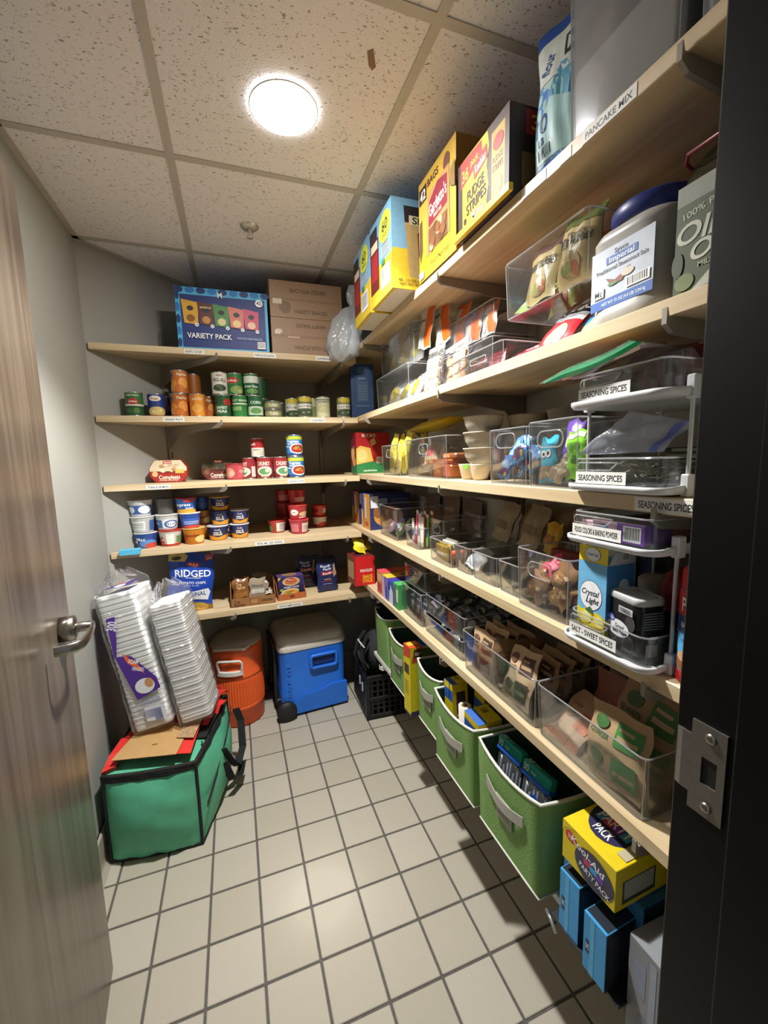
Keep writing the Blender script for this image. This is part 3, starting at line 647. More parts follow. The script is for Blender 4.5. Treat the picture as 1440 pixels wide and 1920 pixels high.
# ---------------- fourth shelf: cups
Z4 = BT[4]+.0005
wp = [('r', .05, .1, .95, .8, '#e4e5e2'), ('e', .65, .42, .2, .3, '#3a62a8'), ('e', .65, .42, .14, .22, '#dfe3e6'), ('r', .08, .15, .4, .75, '#4a6fa8'), ('t', 'RICE', .22, .5, .2, '#eef0f0', {'w': .18})]
bp = [('t', 'EASY MAC', .5, .55, .26, '#eef2f6', {'w': .55}), ('r', 0, .0, 1, .16, '#26489a'), ('e', .78, .28, .14, .2, '#d69a35'), ('e', .22, .75, .1, .12, '#c23a2c')]
ep = [('t', 'express', .42, .62, .24, '#e8f2f8', {'w': .45}), ('t', 'mac', .62, .36, .2, '#e8f2f8', {'w': .24}), ('e', .5, .05, .5, .22, '#e0a63a'), ('e', .62, .9, .18, .1, '#c93a30')]
yp = [('r', 0, .0, 1, .12, '#b86a1c'), ('t', 'Noodles', .45, .6, .24, '#8a2c18', {'w': .42}), ('e', .72, .32, .18, .26, '#e8d08a'), ('r', .06, .2, .3, .5, '#c9481f')]
rp = [('r', 0, 0, 1, .16, '#b03028'), ('r', .42, .14, .62, .86, '#e9e6df'), ('r', .68, .2, .96, .7, '#6a8a58'), ('t', 'CUP', .22, .55, .22, '#b03028', {'w': .2}), ('r', .1, .2, .35, .34, '#b03028')]
np_ = [('p', [(.22, .0), (.78, .0), (.9, .42), (.66, .34), (.5, .22), (.34, .34), (.1, .42)], '#d9952f'), ('t', 'Kraft', .5, .82, .12, '#dfe3ea', {'w': .14}), ('t', 'mac &', .5, .62, .2, '#f0ead8', {'w': .22}), ('t', 'cheese', .5, .46, .16, '#f0ead8', {'w': .26})]
cc = lambda *a, **k: cup(*a, **k)
cc('blue noodle cup, bottom of the column nearest the wall', (-.422, 2.235, Z4), '#2c4fa0', [('e', .6, .3, .25, .3, '#5f8fc8'), ('t', 'Mac', .4, .65, .25, '#e6ecf4', {'w': .25}), ('e', .7, .15, .2, .2, '#c24a3a'), ('r', .05, .35, .3, .5, '#d8dde4')], .042, .050, .074, '#c9cbd0')
cc('white rice cup in the middle of the column nearest the wall', (-.430, 2.24, Z4+.0745), '#cfd0cd', [('r', .1, .15, .6, .8, '#e4e4e0')]+[('r', .15, .25+i*.12, .55, .29+i*.12, '#8c8f92') for i in range(4)]+[('r', .7, .1, .98, .85, '#47659e')], .042, .051, .077, '#d9dadb')
cc('white rice cup on top of the column nearest the wall', (-.436, 2.242, Z4+.152), '#cfd2d3', [('r', .1, .15, .9, .75, '#3d5f9e'), ('e', .66, .45, .17, .28, '#e6e8ea'), ('e', .3, .45, .1, .24, '#dde2e8')], .042, .052, .078, '#dcdddd')
cc('white cup with red rim and green panel, bottom of the second column', (-.314, 2.228, Z4), '#dddad2', rp, .042, .051, .078, '#b8362e')
cc('white rice cup with blue panels, middle of the second column', (-.324, 2.235, Z4+.0785), '#d6d6d2', wp, .041, .050, .076, '#d6d6d4')
cc('grey foam cup on top of the second column', (-.330, 2.262, Z4+.155), '#5e5c58', None, .038, .044, .074, '#6a6966')
cc('orange noodle cup, bottom of the third column', (-.208, 2.235, Z4), '#d3861f', yp, .042, .052, .080, '#d8b06a')
cc('blue macaroni cup in the middle of the third column', (-.222, 2.24, Z4+.0805), '#2c55b4', [('r', .3, .2, .9, .7, '#4468bd'), ('r', .35, .28, .8, .34, '#c8d2e6'), ('r', .35, .42, .8, .48, '#c8d2e6'), ('e', .6, .08, .3, .12, '#c94a3a')], .040, .048, .075, '#d9dbe0')
cc('blue macaroni cup reading express mac on top of the third column', (-.234, 2.242, Z4+.156), '#2d66b8', ep, .040, .048, .074, '#a82f2c')
cc('small blue cup on top behind the express mac cup', (-.172, 2.36, Z4+.152), '#2b4d94', [('r', .2, .2, .8, .7, '#4b6cb0')], .032, .036, .068, '#30538f')
cc('orange cup behind the blue macaroni cup', (-.170, 2.362, Z4+.076), '#bd7a24', yp, .033, .038, .075, '#c98a35')
cc('amber cup behind the bottom orange noodle cup', (-.165, 2.365, Z4), '#a4691f', None, .034, .038, .075, '#b47a2c')
NG = 'navy macaroni cups'
cc('navy macaroni cup at the bottom front, wider than the rest', (-.098, 2.285, Z4), '#1e2f6b', np_, .042, .052, .075, '#c7cbd6', group=NG)
cc('navy macaroni cup at the bottom nearest the middle of the shelf', (.010, 2.30, Z4), '#1f3170', np_, .040, .048, .075, '#ccd0da', group=NG)
cc('navy macaroni cup hidden behind the bottom navy cups', (-.045, 2.385, Z4), '#1b2a60', np_, .038, .045, .075, '#c7cbd6', group=NG)
cc('navy macaroni cup in the second layer under the topmost navy cup', (-.083, 2.31, Z4+.0755), '#1a2962', np_, .040, .047, .074, '#2a3a74', group=NG)
cc('navy macaroni cup in the second layer with open side panel', (.016, 2.306, Z4+.0755), '#1d2f6e', np_+[('r', .82, .2, 1, .8, '#9aa6c4')], .038, .046, .073, '#ccd0da', group=NG)
cc('navy macaroni cup at the very top of the navy stack', (-.079, 2.312, Z4+.150), '#18265a', np_, .039, .047, .072, '#c9a04a', group=NG)
RG = 'red noodle cups'
rd = [('e', .35, .55, .13, .24, '#ecebe4'), ('t', 'NN', .35, .55, .12, '#b02a2c', {'w': .1}), ('e', .7, .4, .2, .2, '#d9b38a'), ('r', .5, .1, .9, .18, '#e6d2c8')]
cc('low white and red cup with nutrition panel beside the red stack', (.212, 2.365, Z4), '#b8443a', [('r', .45, .1, .95, .92, '#dcdad2')]+[('r', .55, .2+i*.14, .88, .25+i*.14, '#6f6d68') for i in range(5)]+[('e', .2, .4, .13, .3, '#5a7a3a')], .038, .048, .07, '#c23c34', group=RG)
cc('red noodle cup, bottom front of the red stack', (.322, 2.275, Z4), '#b23a4a', [('r', .2, .15, .45, .8, '#c8707c'), ('r', .55, .12, .92, .82, '#ddd2cc')]+[('r', .58, .2+i*.13, .88, .24+i*.13, '#8c6a68') for i in range(4)], .043, .053, .079, '#c43a3c', group=RG)
cc('red noodle cup, second from the bottom of the red stack', (.318, 2.275, Z4+.0795), '#c03a44', rd, .042, .052, .078, '#c9403e', group=RG)
cc('red noodle cup on its side rim at the top of the rear red stack', (.33, 2.375, Z4+.1585), '#b5323c', [('r', .4, .1, .9, .5, '#d9a8a4')], .040, .048, .074, '#bd3a38', group=RG)
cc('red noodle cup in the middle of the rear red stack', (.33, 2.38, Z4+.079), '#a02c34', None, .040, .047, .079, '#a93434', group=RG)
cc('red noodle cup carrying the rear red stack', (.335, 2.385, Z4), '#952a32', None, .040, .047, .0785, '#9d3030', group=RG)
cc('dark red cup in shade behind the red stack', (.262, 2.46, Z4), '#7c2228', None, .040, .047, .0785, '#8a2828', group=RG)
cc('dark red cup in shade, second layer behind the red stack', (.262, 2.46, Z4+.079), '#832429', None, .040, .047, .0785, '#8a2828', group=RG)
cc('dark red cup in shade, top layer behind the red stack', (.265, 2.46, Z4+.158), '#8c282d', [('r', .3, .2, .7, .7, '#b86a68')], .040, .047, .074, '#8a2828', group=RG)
cc('small red and white cup standing next to the upright', (.470, 2.44, Z4), '#ccc3b4', [('r', 0, 0, 1, .3, '#b8382c'), ('e', .6, .35, .18, .2, '#c8402f')], .037, .043, .066, '#bf3a30', group=RG)
cc('small red cup on top of the red and white cup', (.469, 2.44, Z4+.0665), '#b8382f', [('r', .6, .3, .95, .8, '#d9c7b4'), ('r', .1, .4, .4, .7, '#8c2a22')], .037, .043, .066, '#bf2f28', group=RG)
# ================================================================== goods on the long right-hand shelves
def pillow(name, label, cat, loc, rot, Wd, Hh, Th, col, prints=None, group=None, seed=1, rough=.35, crimp=.07, n=(12, 14), col2=None, wr=.10, mat=None, taper=0.0, metal=0.0, band=None):
    """a sealed film bag: front = local -y, base centre at the origin, crimped at both ends"""
    rn = random.Random(seed); ph = [rn.random()*6.28 for _ in range(6)]
    t = T(name, label, cat, loc, 0, group, rot)
    def prof(u, v):
        e = max(0.0, 1-abs(2*u-1)**2.4)**.6; q = (v-crimp)/(1-2*crimp)
        k = sin(pi*min(1, max(0, q)))**.5 if 0 < q < 1 else 0
        w = 1+wr*(sin(7*u*3+ph[0]+5*v)+.7*sin(15*v+ph[1]-6*u)+.6*sin(19*u+ph[2]+9*v))
        edge = .5+.5*abs(cos(pi*v))
        return Th/2*e*k*w
    def xz(u, v):
        pin = .06*sin(pi*v)*(.25 if rough >= .6 or crimp <= .03 else 1)
        return (u-.5)*Wd*(1-pin)*(1-taper*v)+.004*sin(11*v+ph[3])*(abs(2*u-1)), v*Hh+(.002 if rough >= .6 else .004)*sin(9*u+ph[4])*(2*v-1)
    fr = lambda u, v, o=0: (xz(u, v)[0], -prof(u, v)-.0006-o, xz(u, v)[1])
    bk = lambda u, v, o=0: (xz(u, v)[0], prof(u, v)+.0006+o, xz(u, v)[1])
    tab = [[Vector(fr(i/n[0], j/n[1])) for i in range(n[0]+1)] for j in range(n[1]+1)]
    def fp(u, v, o=0):
        i = min(n[0]-1, max(0, int(u*n[0]))); j = min(n[1]-1, max(0, int(v*n[1]))); a = u*n[0]-i; c = v*n[1]-j
        q = (tab[j][i]*(1-a)+tab[j][i+1]*a)*(1-c)+(tab[j+1][i]*(1-a)+tab[j+1][i+1]*a)*c
        return (q.x, q.y-o, q.z)
    m = mat or M(col, rough, metal, n=.05, s=40); m2 = M(col2, rough, metal) if col2 else m
    b = B(); b.grid(lambda u, v: fr(u, v), n[0], n[1], m); b.grid(lambda u, v: bk(u, v), n[0], n[1], m2, flip=True)
    for v0 in (0, 1): b.loft([[fr(i/n[0], v0) for i in range(n[0]+1)], [bk(i/n[0], v0) for i in range(n[0]+1)]], m, False, False, closed=False)
    obj('film', b, t)
    if prints: p = B(); decal(p, fp, Wd, Hh, prints, o0=.0016, step=.0002, sub=n[0]+4, mr=rough); obj('label_print', p, t)
    return t
def clearbin(label, loc, dims, rz=-90, handle=True, group='clear plastic bins', taper=.96, name='plastic_bin', th=.0022, hz=.72):
    w, d, h = dims; t = T(name, label, 'bin', loc, rz, group)
    o = lambda k, z, e=0: at(rr(w*k-2*e, d*k-2*e, .014, 3), z)
    b = B(); b.loft([o(taper, 0), o(1, h)], CLEAR(), False, False, True); b.loft([o(taper, .003, th), o(1, h, th)][::-1], CLEAR(), False, False, True)
    b.add(o(taper, 0), [tuple(range(16))[::-1]], CLEAR()); b.add(o(taper, .003, th), [tuple(range(16))], CLEAR())
    obj('bin_body', b, t)
    b = B(); b.tube(o(1, h-.0012, .0012), .0019, RIM(), 6, True); b.tube(o(taper, .0015, .001), .0014, RIM(), 5, True)
    for (sx, sy) in ((1, -1), (-1, -1)): b.tube([(sx*(w*taper/2-.004), sy*(d*taper/2-.004), .002), (sx*(w/2-.004), sy*(d/2-.004), h-.002)], .0013, RIM(), 5)
    obj('rim', b, t)
    if handle:
        hw = min(.078, w*.5); hh = min(.036, h*.26); z = h*hz; y = -d/2*(taper+(1-taper)*hz)-.0012
        ps = [(x, y, z+q) for x, q in rr(hw, hh, hh*.45, 4)]
        b = B(); b.tube(ps, .0016, RIM(), 6, True); obj('handle', b, t)
    return t
RZ = -90
def rcarton(name, label, x, y, z, w, d, h, col, prints, group=None, yaw=0, **k):
    """carton on the right-hand shelves with its front (local -y) at world x, centred on y"""
    return carton(name, label, (x+d/2, y, z+.0005), (w, d, h), col, prints, RZ+yaw, group, **k)
# ---------------- top shelf
z = RT[1]
zig = lambda c: [('p', [(.0, 0), (.09, 0), (.07, .2), (.10, .4), (.08, .6), (.10, .8), (.08, 1), (0, 1)], c)]
kb = [('r', 0, 0, .10, 1, '#3a2320'), ('p', [(.10, 0), (.62, 0), (.60, .2), (.64, .4), (.6, .6), (.64, .8), (.62, 1), (.10, 1)], '#e3c31d'), ('p', [(.06, .66), (.52, .78), (.5, .98), (.06, 1)], '#b32a22'), ('t', '36', .16, .80, .15, '#f0c63a', {'w': .14}), ('t', 'pack', .36, .86, .09, '#f0c63a', {'w': .16}), ('p', [(.36, .60), (.62, .70), (.60, .86), (.46, .83), (.34, .72)], '#a52320'), ('t', 'Keebler', .48, .735, .11, '#f3ead4', {'w': .22, 'rot': 10}), ('t', 'FUDGE', .38, .50, .13, '#2b1d1a', {'w': .34, 'rot': 6}), ('t', 'STRIPES', .39, .34, .13, '#2b1d1a', {'w': .40, 'rot': 6}), ('t', 'Minis', .42, .19, .11, '#f2eee2', {'w': .22, 'rot': 6}), ('e', .16, .2, .025, .04, '#2b1d1a'), ('p', [(.64, 0), (1, 0), (1, 1), (.62, 1), (.66, .75), (.62, .5), (.66, .25)], '#4b3430'), ('r', .70, .14, .93, .88, '#c9a545'), ('t', 'FUDGE', .81, .55, .07, '#5a3a22', {'w': .18}), ('t', 'STRIPES', .81, .45, .07, '#5a3a22', {'w': .18}), ('e', .8, .24, .09, .12, '#b98d5a'), ('e', .82, .72, .09, .09, '#b9302a')]
t = rcarton('cookie_box', 'yellow and brown cookie box reading FUDGE STRIPES on the top shelf', .632, .968, z, .225, .26, .192, '#3b2522', {'F': kb, 'R': [('r', .0, 0, .9, 1, '#2e1b1a'), ('r', .16, .7, .5, .97, '#8f2320'), ('t', '36', .32, .84, .16, '#d9b63a', {'w': .2}), ('r', .12, .12, .3, .5, '#6d5a30')]})
obj('tear_tray', B().box(-.118, -.144, 0, .128, -.132, .016, M('#e8c913', .45)), t)
gm = [('r', 0, 0, 1, 1, '#c9a33f'), ('p', [(0, 0), (1, 0), (1, .4), (.6, .3), (.3, .34), (0, .5)], '#e3c22a'), ('p', [(.05, .18), (.12, .3), (.10, .62), (.02, .6), (0, .3)], '#5d4a2c'), ('t', '42', .13, .86, .14, '#f3e9cf', {'w': .17}), ('r', .02, .775, .24, .93, '#3a2420'), ('t', '42', .13, .85, .10, '#f3e9cf', {'w': .16}), ('t', 'BAGS', .42, .90, .07, '#4a2c20', {'w': .3}), ('e', .78, .86, .08, .08, '#6d4030'), ('p', [(.22, .2), (.86, .22), (.84, .82), (.28, .80)], '#b98f55'), ('p', [(.30, .46), (.80, .50), (.80, .76), (.56, .80), (.32, .70)], '#8c2438'), ('t', "Gardetto's", .55, .63, .12, '#f0e3cf', {'w': .46, 'rot': 8}), ('t', 'snack mix', .55, .53, .05, '#e9c9b5', {'w': .22}), ('r', .3, .22, .8, .44, '#7a5230')]
rn = random.Random(5)
for i in range(12): gm.append(('e', .34+.42*rn.random(), .25+.18*rn.random(), .06, .045, rn.choice(['#d9b98a', '#8a5a34', '#c9a06a', '#6a4026'])))
gm += [('bars', .02, .02, .16, .09), ('t', 'SNACK MIX BAGS', .6, .10, .035, '#5a4420', {'w': .5}), ('p', [(.88, .6), (1, .55), (1, .78), (.9, .74)], '#8a6a3a')]
rcarton('snack_box', 'tall gold snack mix carton with 42 in its corner and a dark red badge', .640, 1.228, z, .243, .30, .304, '#b98f4a', {'F': gm, 'R': [('r', 0, 0, 1, 1, '#b0803e'), ('e', .35, .72, .17, .15, '#1d1714'), ('e', .34, .76, .07, .07, '#d9d2c4'), ('r', .28, .62, .42, .70, '#d9d2c4'), ('r', 0, .3, .2, .6, '#7a5a30')]})
rcarton('snack_box', 'plain dark brown box standing behind the gold snack mix carton', .78, 1.374, z, .040, .15, .33, '#5b3d2c', {'F': [('r', .1, .1, .9, .9, '#6b4a35')]})
sy = [('r', 0, .42, 1, 1, '#7fb2d3'), ('r', 0, 0, 1, .42, '#d9bd3a'), ('r', .0, .16, .42, .78, '#6d2a26'), ('r', .06, .3, .36, .62, '#a32c30'), ('r', .05, .66, .37, .76, '#d9cfb4'), ('r', 0, .78, .36, .93, '#2c2830'), ('e', .72, .78, .26, .17, '#dbe04a'), ('t', '60', .72, .80, .12, '#2b2f30', {'w': .24}), ('t', 'COUNT', .72, .69, .04, '#2b2f30', {'w': .26}), ('r', .55, .46, .9, .60, '#b9cfdd'), ('bars', .52, .1, .92, .34)]+[('r', .58, .48+i*.035, .88, .49+i*.035, '#4a5a66') for i in range(4)]+[('r', .56, .37, .7, .43, '#4c8a5a')]
sys_ = [('r', 0, .45, 1, 1, '#7aaed2'), ('r', 0, 0, 1, .45, '#d8bb38'), ('p', [(.20, .14), (.86, .10), (.9, .92), (.14, .92)], '#b9a06a'), ('p', [(.15, .74), (.88, .74), (.9, .92), (.14, .92)], '#27232b'), ('r', .2, .72, .84, .82, '#d5cba8'), ('t', "SNYDER'S", .52, .77, .075, '#27232b', {'w': .56}), ('p', [(.32, .18), (.84, .15), (.86, .64), (.30, .64)], '#7c1f26'), ('t', 'MINI', .58, .55, .06, '#e3d3b5', {'w': .2}), ('e', .56, .36, .15, .12, '#b97a3a'), ('e', .56, .36, .07, .06, '#7c1f26'), ('t', '60 - 1.5 OZ (42.5g) BAGS', .3, .1, .03, '#5a4c20', {'w': .46}), ('t', 'NET WT 90 OZ (5 LBS)', .3, .055, .03, '#5a4c20', {'w': .44})]
syb = [('r', .02, .04, .98, .96, '#cfc9bd'), ('r', .3, .1, .7, .3, '#8a857a'), ('r', 0, .46, 1, .52, '#b8b2a4')]
sn = rcarton('pretzel_carton', 'blue and yellow pretzel carton with 60 badge, touching the gold snack mix carton', .560, 1.513, z, .228, .32, .292, '#d8bb38', {'F': sy, 'R': sys_, 'D': syb, 'T': [('r', 0, 0, 1, 1, '#6fa6cc')]}, group='pretzel cartons')
dup(sn, (.562+.16, 1.756, z+.0005), None, 'blue and yellow pretzel carton with 60 badge, farther one by the knotted bag', rot=(0, 0, -91.5))
fl = [('p', [(0, .0), (1, .0), (1, .13), (0, .10)], '#2f6fb0'), ('r', .02, .12, .98, .58, '#9fc4c4'), ('p', [(0, .30), (.42, .52), (.0, .66)], '#3a78b8'), ('p', [(.35, .5), (1, .38), (1, .62), (.55, .66)], '#4f93ad'), ('r', .0, .60, 1, .9, '#c9cfc8'), ('t', '10', .22, .36, .12, '#2a4a80', {'w': .26}), ('t', 'LB', .22, .25, .05, '#2a4a80', {'w': .12}), ('bars', .1, .13, .42, .22), ('r', .62, .68, .98, .82, '#2b2d33'), ('t', 'M', .74, .75, .09, '#d5d9d8', {'w': .14}), ('t', 'flour', .28, .72, .10, '#2a4a80', {'w': .34, 'rot': 70}), ('r', 0, .9, 1, 1, '#1f4fa0')]
pillow('flour_bag', 'teal and white flour bag marked 10 LB beside the clear tub', 'bag', (.690, .768, z+.001), (-3, 0, RZ+14), .130, .315, .085, '#b9c9c6', fl, seed=4, rough=.5, crimp=.05)
def powderbin(label, y, w, d, h, x, ph, scoop):
    t = clearbin(label, (x+d/2, y, z+.001), (w, d, h), handle=False, group='tall clear tubs on the top shelf', taper=.94, th=.003)
    for c in t.children:
        if c.name.startswith('bin_body'):
            for i in range(len(c.data.materials)): c.data.materials[i] = clear('cloudy_tub', '#eceef1', .05, .15, .16, 0, 30, '#e3e6ea')
    if ph:
        o = lambda k, zz: at(rr(w*.94*k-.008, d*.94*k-.008, .012, 3), zz)
        b = B().loft([o(1, .004), o(1.01, ph*.8), o(.99, ph), o(.55, ph+.012)], M('#ddd8cc', .95, n=.04, s=90, b=.3), True, True, True); obj('powder', b, t)
    return t
powderbin('tall clear tub half filled with white pancake powder', .592, .225, .27, .345, .640, .115, 1)
b = B(); b.loft([at([(x*.6, y*.6) for x, y in rr(.03, .10, .012)], 0), at(rr(.04, .115, .018), .012), at(rr(.036, .11, .018), .02)], M('#2b2b2e', .5)); b.tube([(0, .05, .012), (0, .09, .03), (0, .115, .06)], .006, M('#2b2b2e', .5))
tag(obj('measuring_scoop', b, loc=(.70, .60, z+.114+.09), rot=(R_(70), R_(10), R_(60))), 'black measuring scoop inside the tall powder tub', 'scoop')
powderbin('tall empty cloudy tub cut off by the door frame', .388, .17, .26, .34, .650, 0, 0)

# ---------------- second shelf
z = RT[2]+.0005
lowb = clearbin('lower clear chip bin at the far end of the second shelf', (.665+.13, 1.715, z), (.385, .26, .14), handle=False, group='stacked chip bins')
upb = clearbin('upper clear chip bin stacked at the far end of the second shelf', (.685+.13, 1.715, z+.147), (.385, .25, .15), handle=False, group='stacked chip bins')
chp = lambda a, c: [('r', .1, .55, .9, .95, a), ('e', .5, .36, .34, .24, c), ('r', .38, .66, .66, .80, '#4a4d52'), ('t', 'M', .52, .73, .08, '#dfe1e2', {'w': .16}), ('e', .45, .3, .14, .1, '#e3d089')]
for i, (dy, lean, c) in enumerate(((.115, 14, '#c9b23c'), (-.005, 20, '#d3bb40'), (-.115, 16, '#c7b04a'))):
    pillow('chip_bag', ('silver and yellow chip bag lying low in the lower chip bin, farthest', 'silver and yellow chip bag in the middle of the lower chip bin', 'silver and yellow chip bag in the lower chip bin beside the zip bags')[i], 'bag', (.715, 1.715+dy, z+.006), (-lean-18, 0, RZ+8-6*i), .115, .150, .05, '#c2c3c4', chp('#c9cacb', c), 'silver chip bags', seed=20+i, rough=.3)
for i, (dy, c) in enumerate(((.125, '#9c9440'), (.0, '#a39a48'), (-.115, '#a39a48'))):
    pillow('chip_bag', ('grey and yellow chip bag standing in the upper chip bin, farthest', 'grey and yellow chip bag standing in the middle of the upper bin', 'grey and yellow chip bag in the upper bin next to the orange packs')[i], 'bag', (.735, 1.715+dy, z+.153), (-10, 4-5*i, RZ+10), .115, .19, .06, '#9fa0a0', chp('#a6a7a6', c), 'silver chip bags', seed=30+i, rough=.3)
clearbin('clear bin of dark red packs hidden behind the zip bags', (.862, 1.30, z), (.36, .18, .135), handle=False, group='stacked cracker bins')
clearbin('clear bin of orange cracker packs close under the top shelf', (.862, 1.30, z+.142), (.37, .18, .10), handle=False, group='stacked cracker bins')
for i in range(3): pillow('snack_pack', ('dark red snack pack at the far end of the hidden bin', 'dark red snack pack in the middle of the hidden bin', 'dark red snack pack at the near end of the hidden bin')[i], 'snack pack', (.82, 1.41-.11*i, z+.008), (-14, 0, RZ), .10, .11, .04, '#6d2028', [('r', .2, .3, .8, .6, '#9a4048')], 'dark red packs', seed=40+i)
ol = ['orange and white cracker pack standing out at the front corner of the orange bin', 'orange and white cracker pack leaning outward in front of another', 'grey and orange cracker pack behind the two leaning ones', 'orange cracker pack lying along the top of the bin', 'orange striped cracker pack facing the aisle in the bin middle', 'orange striped cracker pack facing the aisle near the bin end', 'pale cracker pack lying flat at the back of the bin']
op = [('r', .0, .9, 1, 1, '#c9571c'), ('r', .55, .05, .98, .9, '#d0601f'), ('r', .12, .62, .5, .66, '#3a3a40'), ('r', .12, .40, .4, .43, '#3a3a40'), ('e', .3, .3, .16, .16, '#b9babc')]
for i, (x, y, zz, rt_, w, h) in enumerate(((.722, 1.495, .185, (-4, 10, RZ+10), .085, .165), (.76, 1.435, .19, (-6, -8, RZ+12), .095, .18), (.80, 1.38, .15, (-12, 5, RZ), .10, .17), (.83, 1.30, .235, (-78, 0, RZ), .22, .10), (.79, 1.255, .148, (-8, 0, RZ), .11, .105), (.795, 1.150, .148, (-8, 0, RZ-6), .10, .10), (.87, 1.2, .225, (-82, 0, RZ), .14, .09))):
    if i < 2: x -= .0
    pillow('cracker_pack', ol[i], 'snack pack', (x, y, z+zz), rt_, w, h, .03, '#c4bfb6' if i != 3 else '#a8998a', op if i < 3 or i in (4, 5) else [('r', .1, .3, .9, .7, '#c05a24')], 'orange cracker packs', seed=50+i, rough=.35)
def zipbag(label, loc, rot, w, h, th, inner, seed):
    t = T('zip_bag', label, 'bag', loc, 0, 'clear zip bags', rot); rn = random.Random(seed)
    def pf(u, v): return th/2*max(0, 1-abs(2*u-1)**3)**.6*(max(0, 1-v)**.45 if v > .0 else 0)*min(1, (v+.04)*8)*(1+.12*sin(17*u+9*v+seed))
    b = B()
    for s in (-1, 1): b.grid(lambda u, v: ((u-.5)*w, s*(pf(u, v)+.0006), v*h), 14, 14, FILM(), flip=s > 0)
    obj('film', b, t)
    b = B().box(-w/2, -.0016, h*.9, w/2, .0016, h*.93, M('#d5dbe6', .4)); b.box(-w/2, -.0012, h*.93, w/2, .0012, h, clear('zip_lip', '#dfe5f0', .06, .2, .5)); obj('zip', b, t)
    b = B()
    for r_ in range(3):
        for c_ in range(3):
            cx, cz = (c_-1)*w*.27+.006*rn.random(), h*(.14+.24*r_); s = w*.135
            b = B(); a = rn.random()*.5-.25; zz = [(cx+x*cos(a)-y*sin(a), cz+x*sin(a)+y*cos(a)) for x, y in rr(2*s, 2*s, .006, 2)]
            y0 = -.004-.003*rn.random(); b.loft([[(x, y0-.004, q) for x, q in zz], [(x, y0+.004, q) for x, q in zz]], M(inner, .8, n=.15, s=60, b=.3)); obj('cracker', b, t)
    return t
zipbag('clear zip bag of pale crackers with dark writing leaning at shelf edge', (.672, 1.335, z+.001), (-8, 3, RZ-2), .125, .150, .045, '#cfc3a4', 3)
p_ = B(); decal(p_, lambda u, v, o: (.66-.001-o+.012*v-.006, 1.385-u*.05, z+.09+v*.035), .05, .035, [('t', '2/1', .4, .6, .7, '#23222a', {'sh': .3})]); 
zipbag('clear zip bag of tan crackers leaning behind the pale cracker bag', (.715, 1.235, z+.001), (-12, -12, RZ+14), .11, .155, .045, '#b58a5c', 4)
clearbin('low clear bin with handle slot holding red bags on the second shelf', (.665+.13, 1.035, z), (.23, .26, .062), group='low bins of the second shelf', hz=.55)
for i in range(2): pillow('snack_bag', ('red snack bag lying in the low clear bin, farther from the tub', 'red snack bag lying in the low clear bin, slumped to the rim')[i], 'bag', (.735, 1.085-.10*i, z+.024), (-76, 0, RZ+6*i), .085, .13, .030, '#8f2434', [('r', .2, .2, .8, .5, '#b0505c')], 'red snack bags', seed=60+i)
pc = lambda a, c: [('r', 0, .56, 1, .82, '#1e1d24'), ('t', 'POPCORNERS', .5, .69, .14, '#e6e4de', {'w': .9}), ('p', [(0, .5), (1, .42), (1, .56), (0, .56)], '#c9ccd0'), ('e', .6, .22, .24, .16, '#d9b98a'), ('e', .4, .16, .14, .1, '#c9a070')]
pillow('chip_bag', 'red and black corn chip bag lying at the shelf edge', 'bag', (.69, .79, z+.006), (-44, 0, RZ-4), .130, .155, .05, '#b8242f', pc(0, 0), 'corn chip bags', seed=70)
pillow('chip_bag', 'red corn chip bag slumped lower, in front of the low clear bin', 'bag', (.690, .868, z+.004), (-66, 0, RZ+14), .10, .15, .035, '#b3202e', [('r', .1, .3, .9, .5, '#d0606a'), ('t', 'CORN', .5, .4, .1, '#f0dada')], 'corn chip bags', seed=71)
pillow('chip_bag', 'blue and black corn chip bag wedged beside the big white tub', 'bag', (.705, .705, z+.004), (-48, 0, RZ-4), .065, .14, .05, '#2f7fc0', pc(1, 1), 'corn chip bags', seed=72)
ub = clearbin('clear bin with kettle chip bags raised above the corn chips', (.675+.135, .812, z+.112), (.272, .25, .135), handle=False, group='raised clear bins')
clearbin('clear bin underneath the kettle chip bin', (.80+.073, .765, z), (.19, .146, .108), handle=False, group='raised clear bins')
b = B(); b.tube([(.668, .953, z+.012), (.668, .953, z+.10), (.664, .956, z+.15), (.668, .953, z+.24)], .0016, M('#c9c9c9', .3, .8), 6)
mv = lambda c: [('r', 0, .80, 1, .96, c), ('t', 'Miss Vickies', .5, .60, .15, '#2e2a20', {'w': .85, 'sh': .3}), ('e', .5, .26, .26, .17, '#b9a06a'), ('e', .4, .2, .14, .1, '#7d8c40'), ('e', .62, .2, .12, .1, '#a35a30')]
for i, (dy, lab, cc_, tp, zz, lean) in enumerate(((.118, 'kettle chip bag with green corner at the far end of raised bin', '#b7b86a', '#8a9a4a', .118, 30), (.045, 'kettle chip bag with dark brown top in the raised bin', '#b09c62', '#5a2a20', .122, 12), (-.035, 'kettle chip bag with orange top in the raised bin, middle', '#c9b483', '#b5582c', .124, 8), (-.112, 'kettle chip bag in the raised bin standing behind the tub lid', '#c2ab72', '#6a7a34', .126, 6))):
    pillow('chip_bag', lab, 'bag', ((.715 if i % 2 else .80), .812+dy*.92, z+zz), (-min(lean, 12), 3*(i-1), RZ), .105, .145 if i else .13, .05, cc_, mv(tp), 'kettle chip bags', seed=80+i, rough=.4)
pillow('lettuce_pack', 'light green snack bag sagging over the rim of the raised bin', 'bag', (.685, .925, z+.120), (-48, 0, RZ+20), .07, .12, .035, '#a8c860', [('e', .5, .6, .3, .14, '#4f7a3a'), ('r', .1, .15, .8, .3, '#d9e8b0')], None, seed=90)
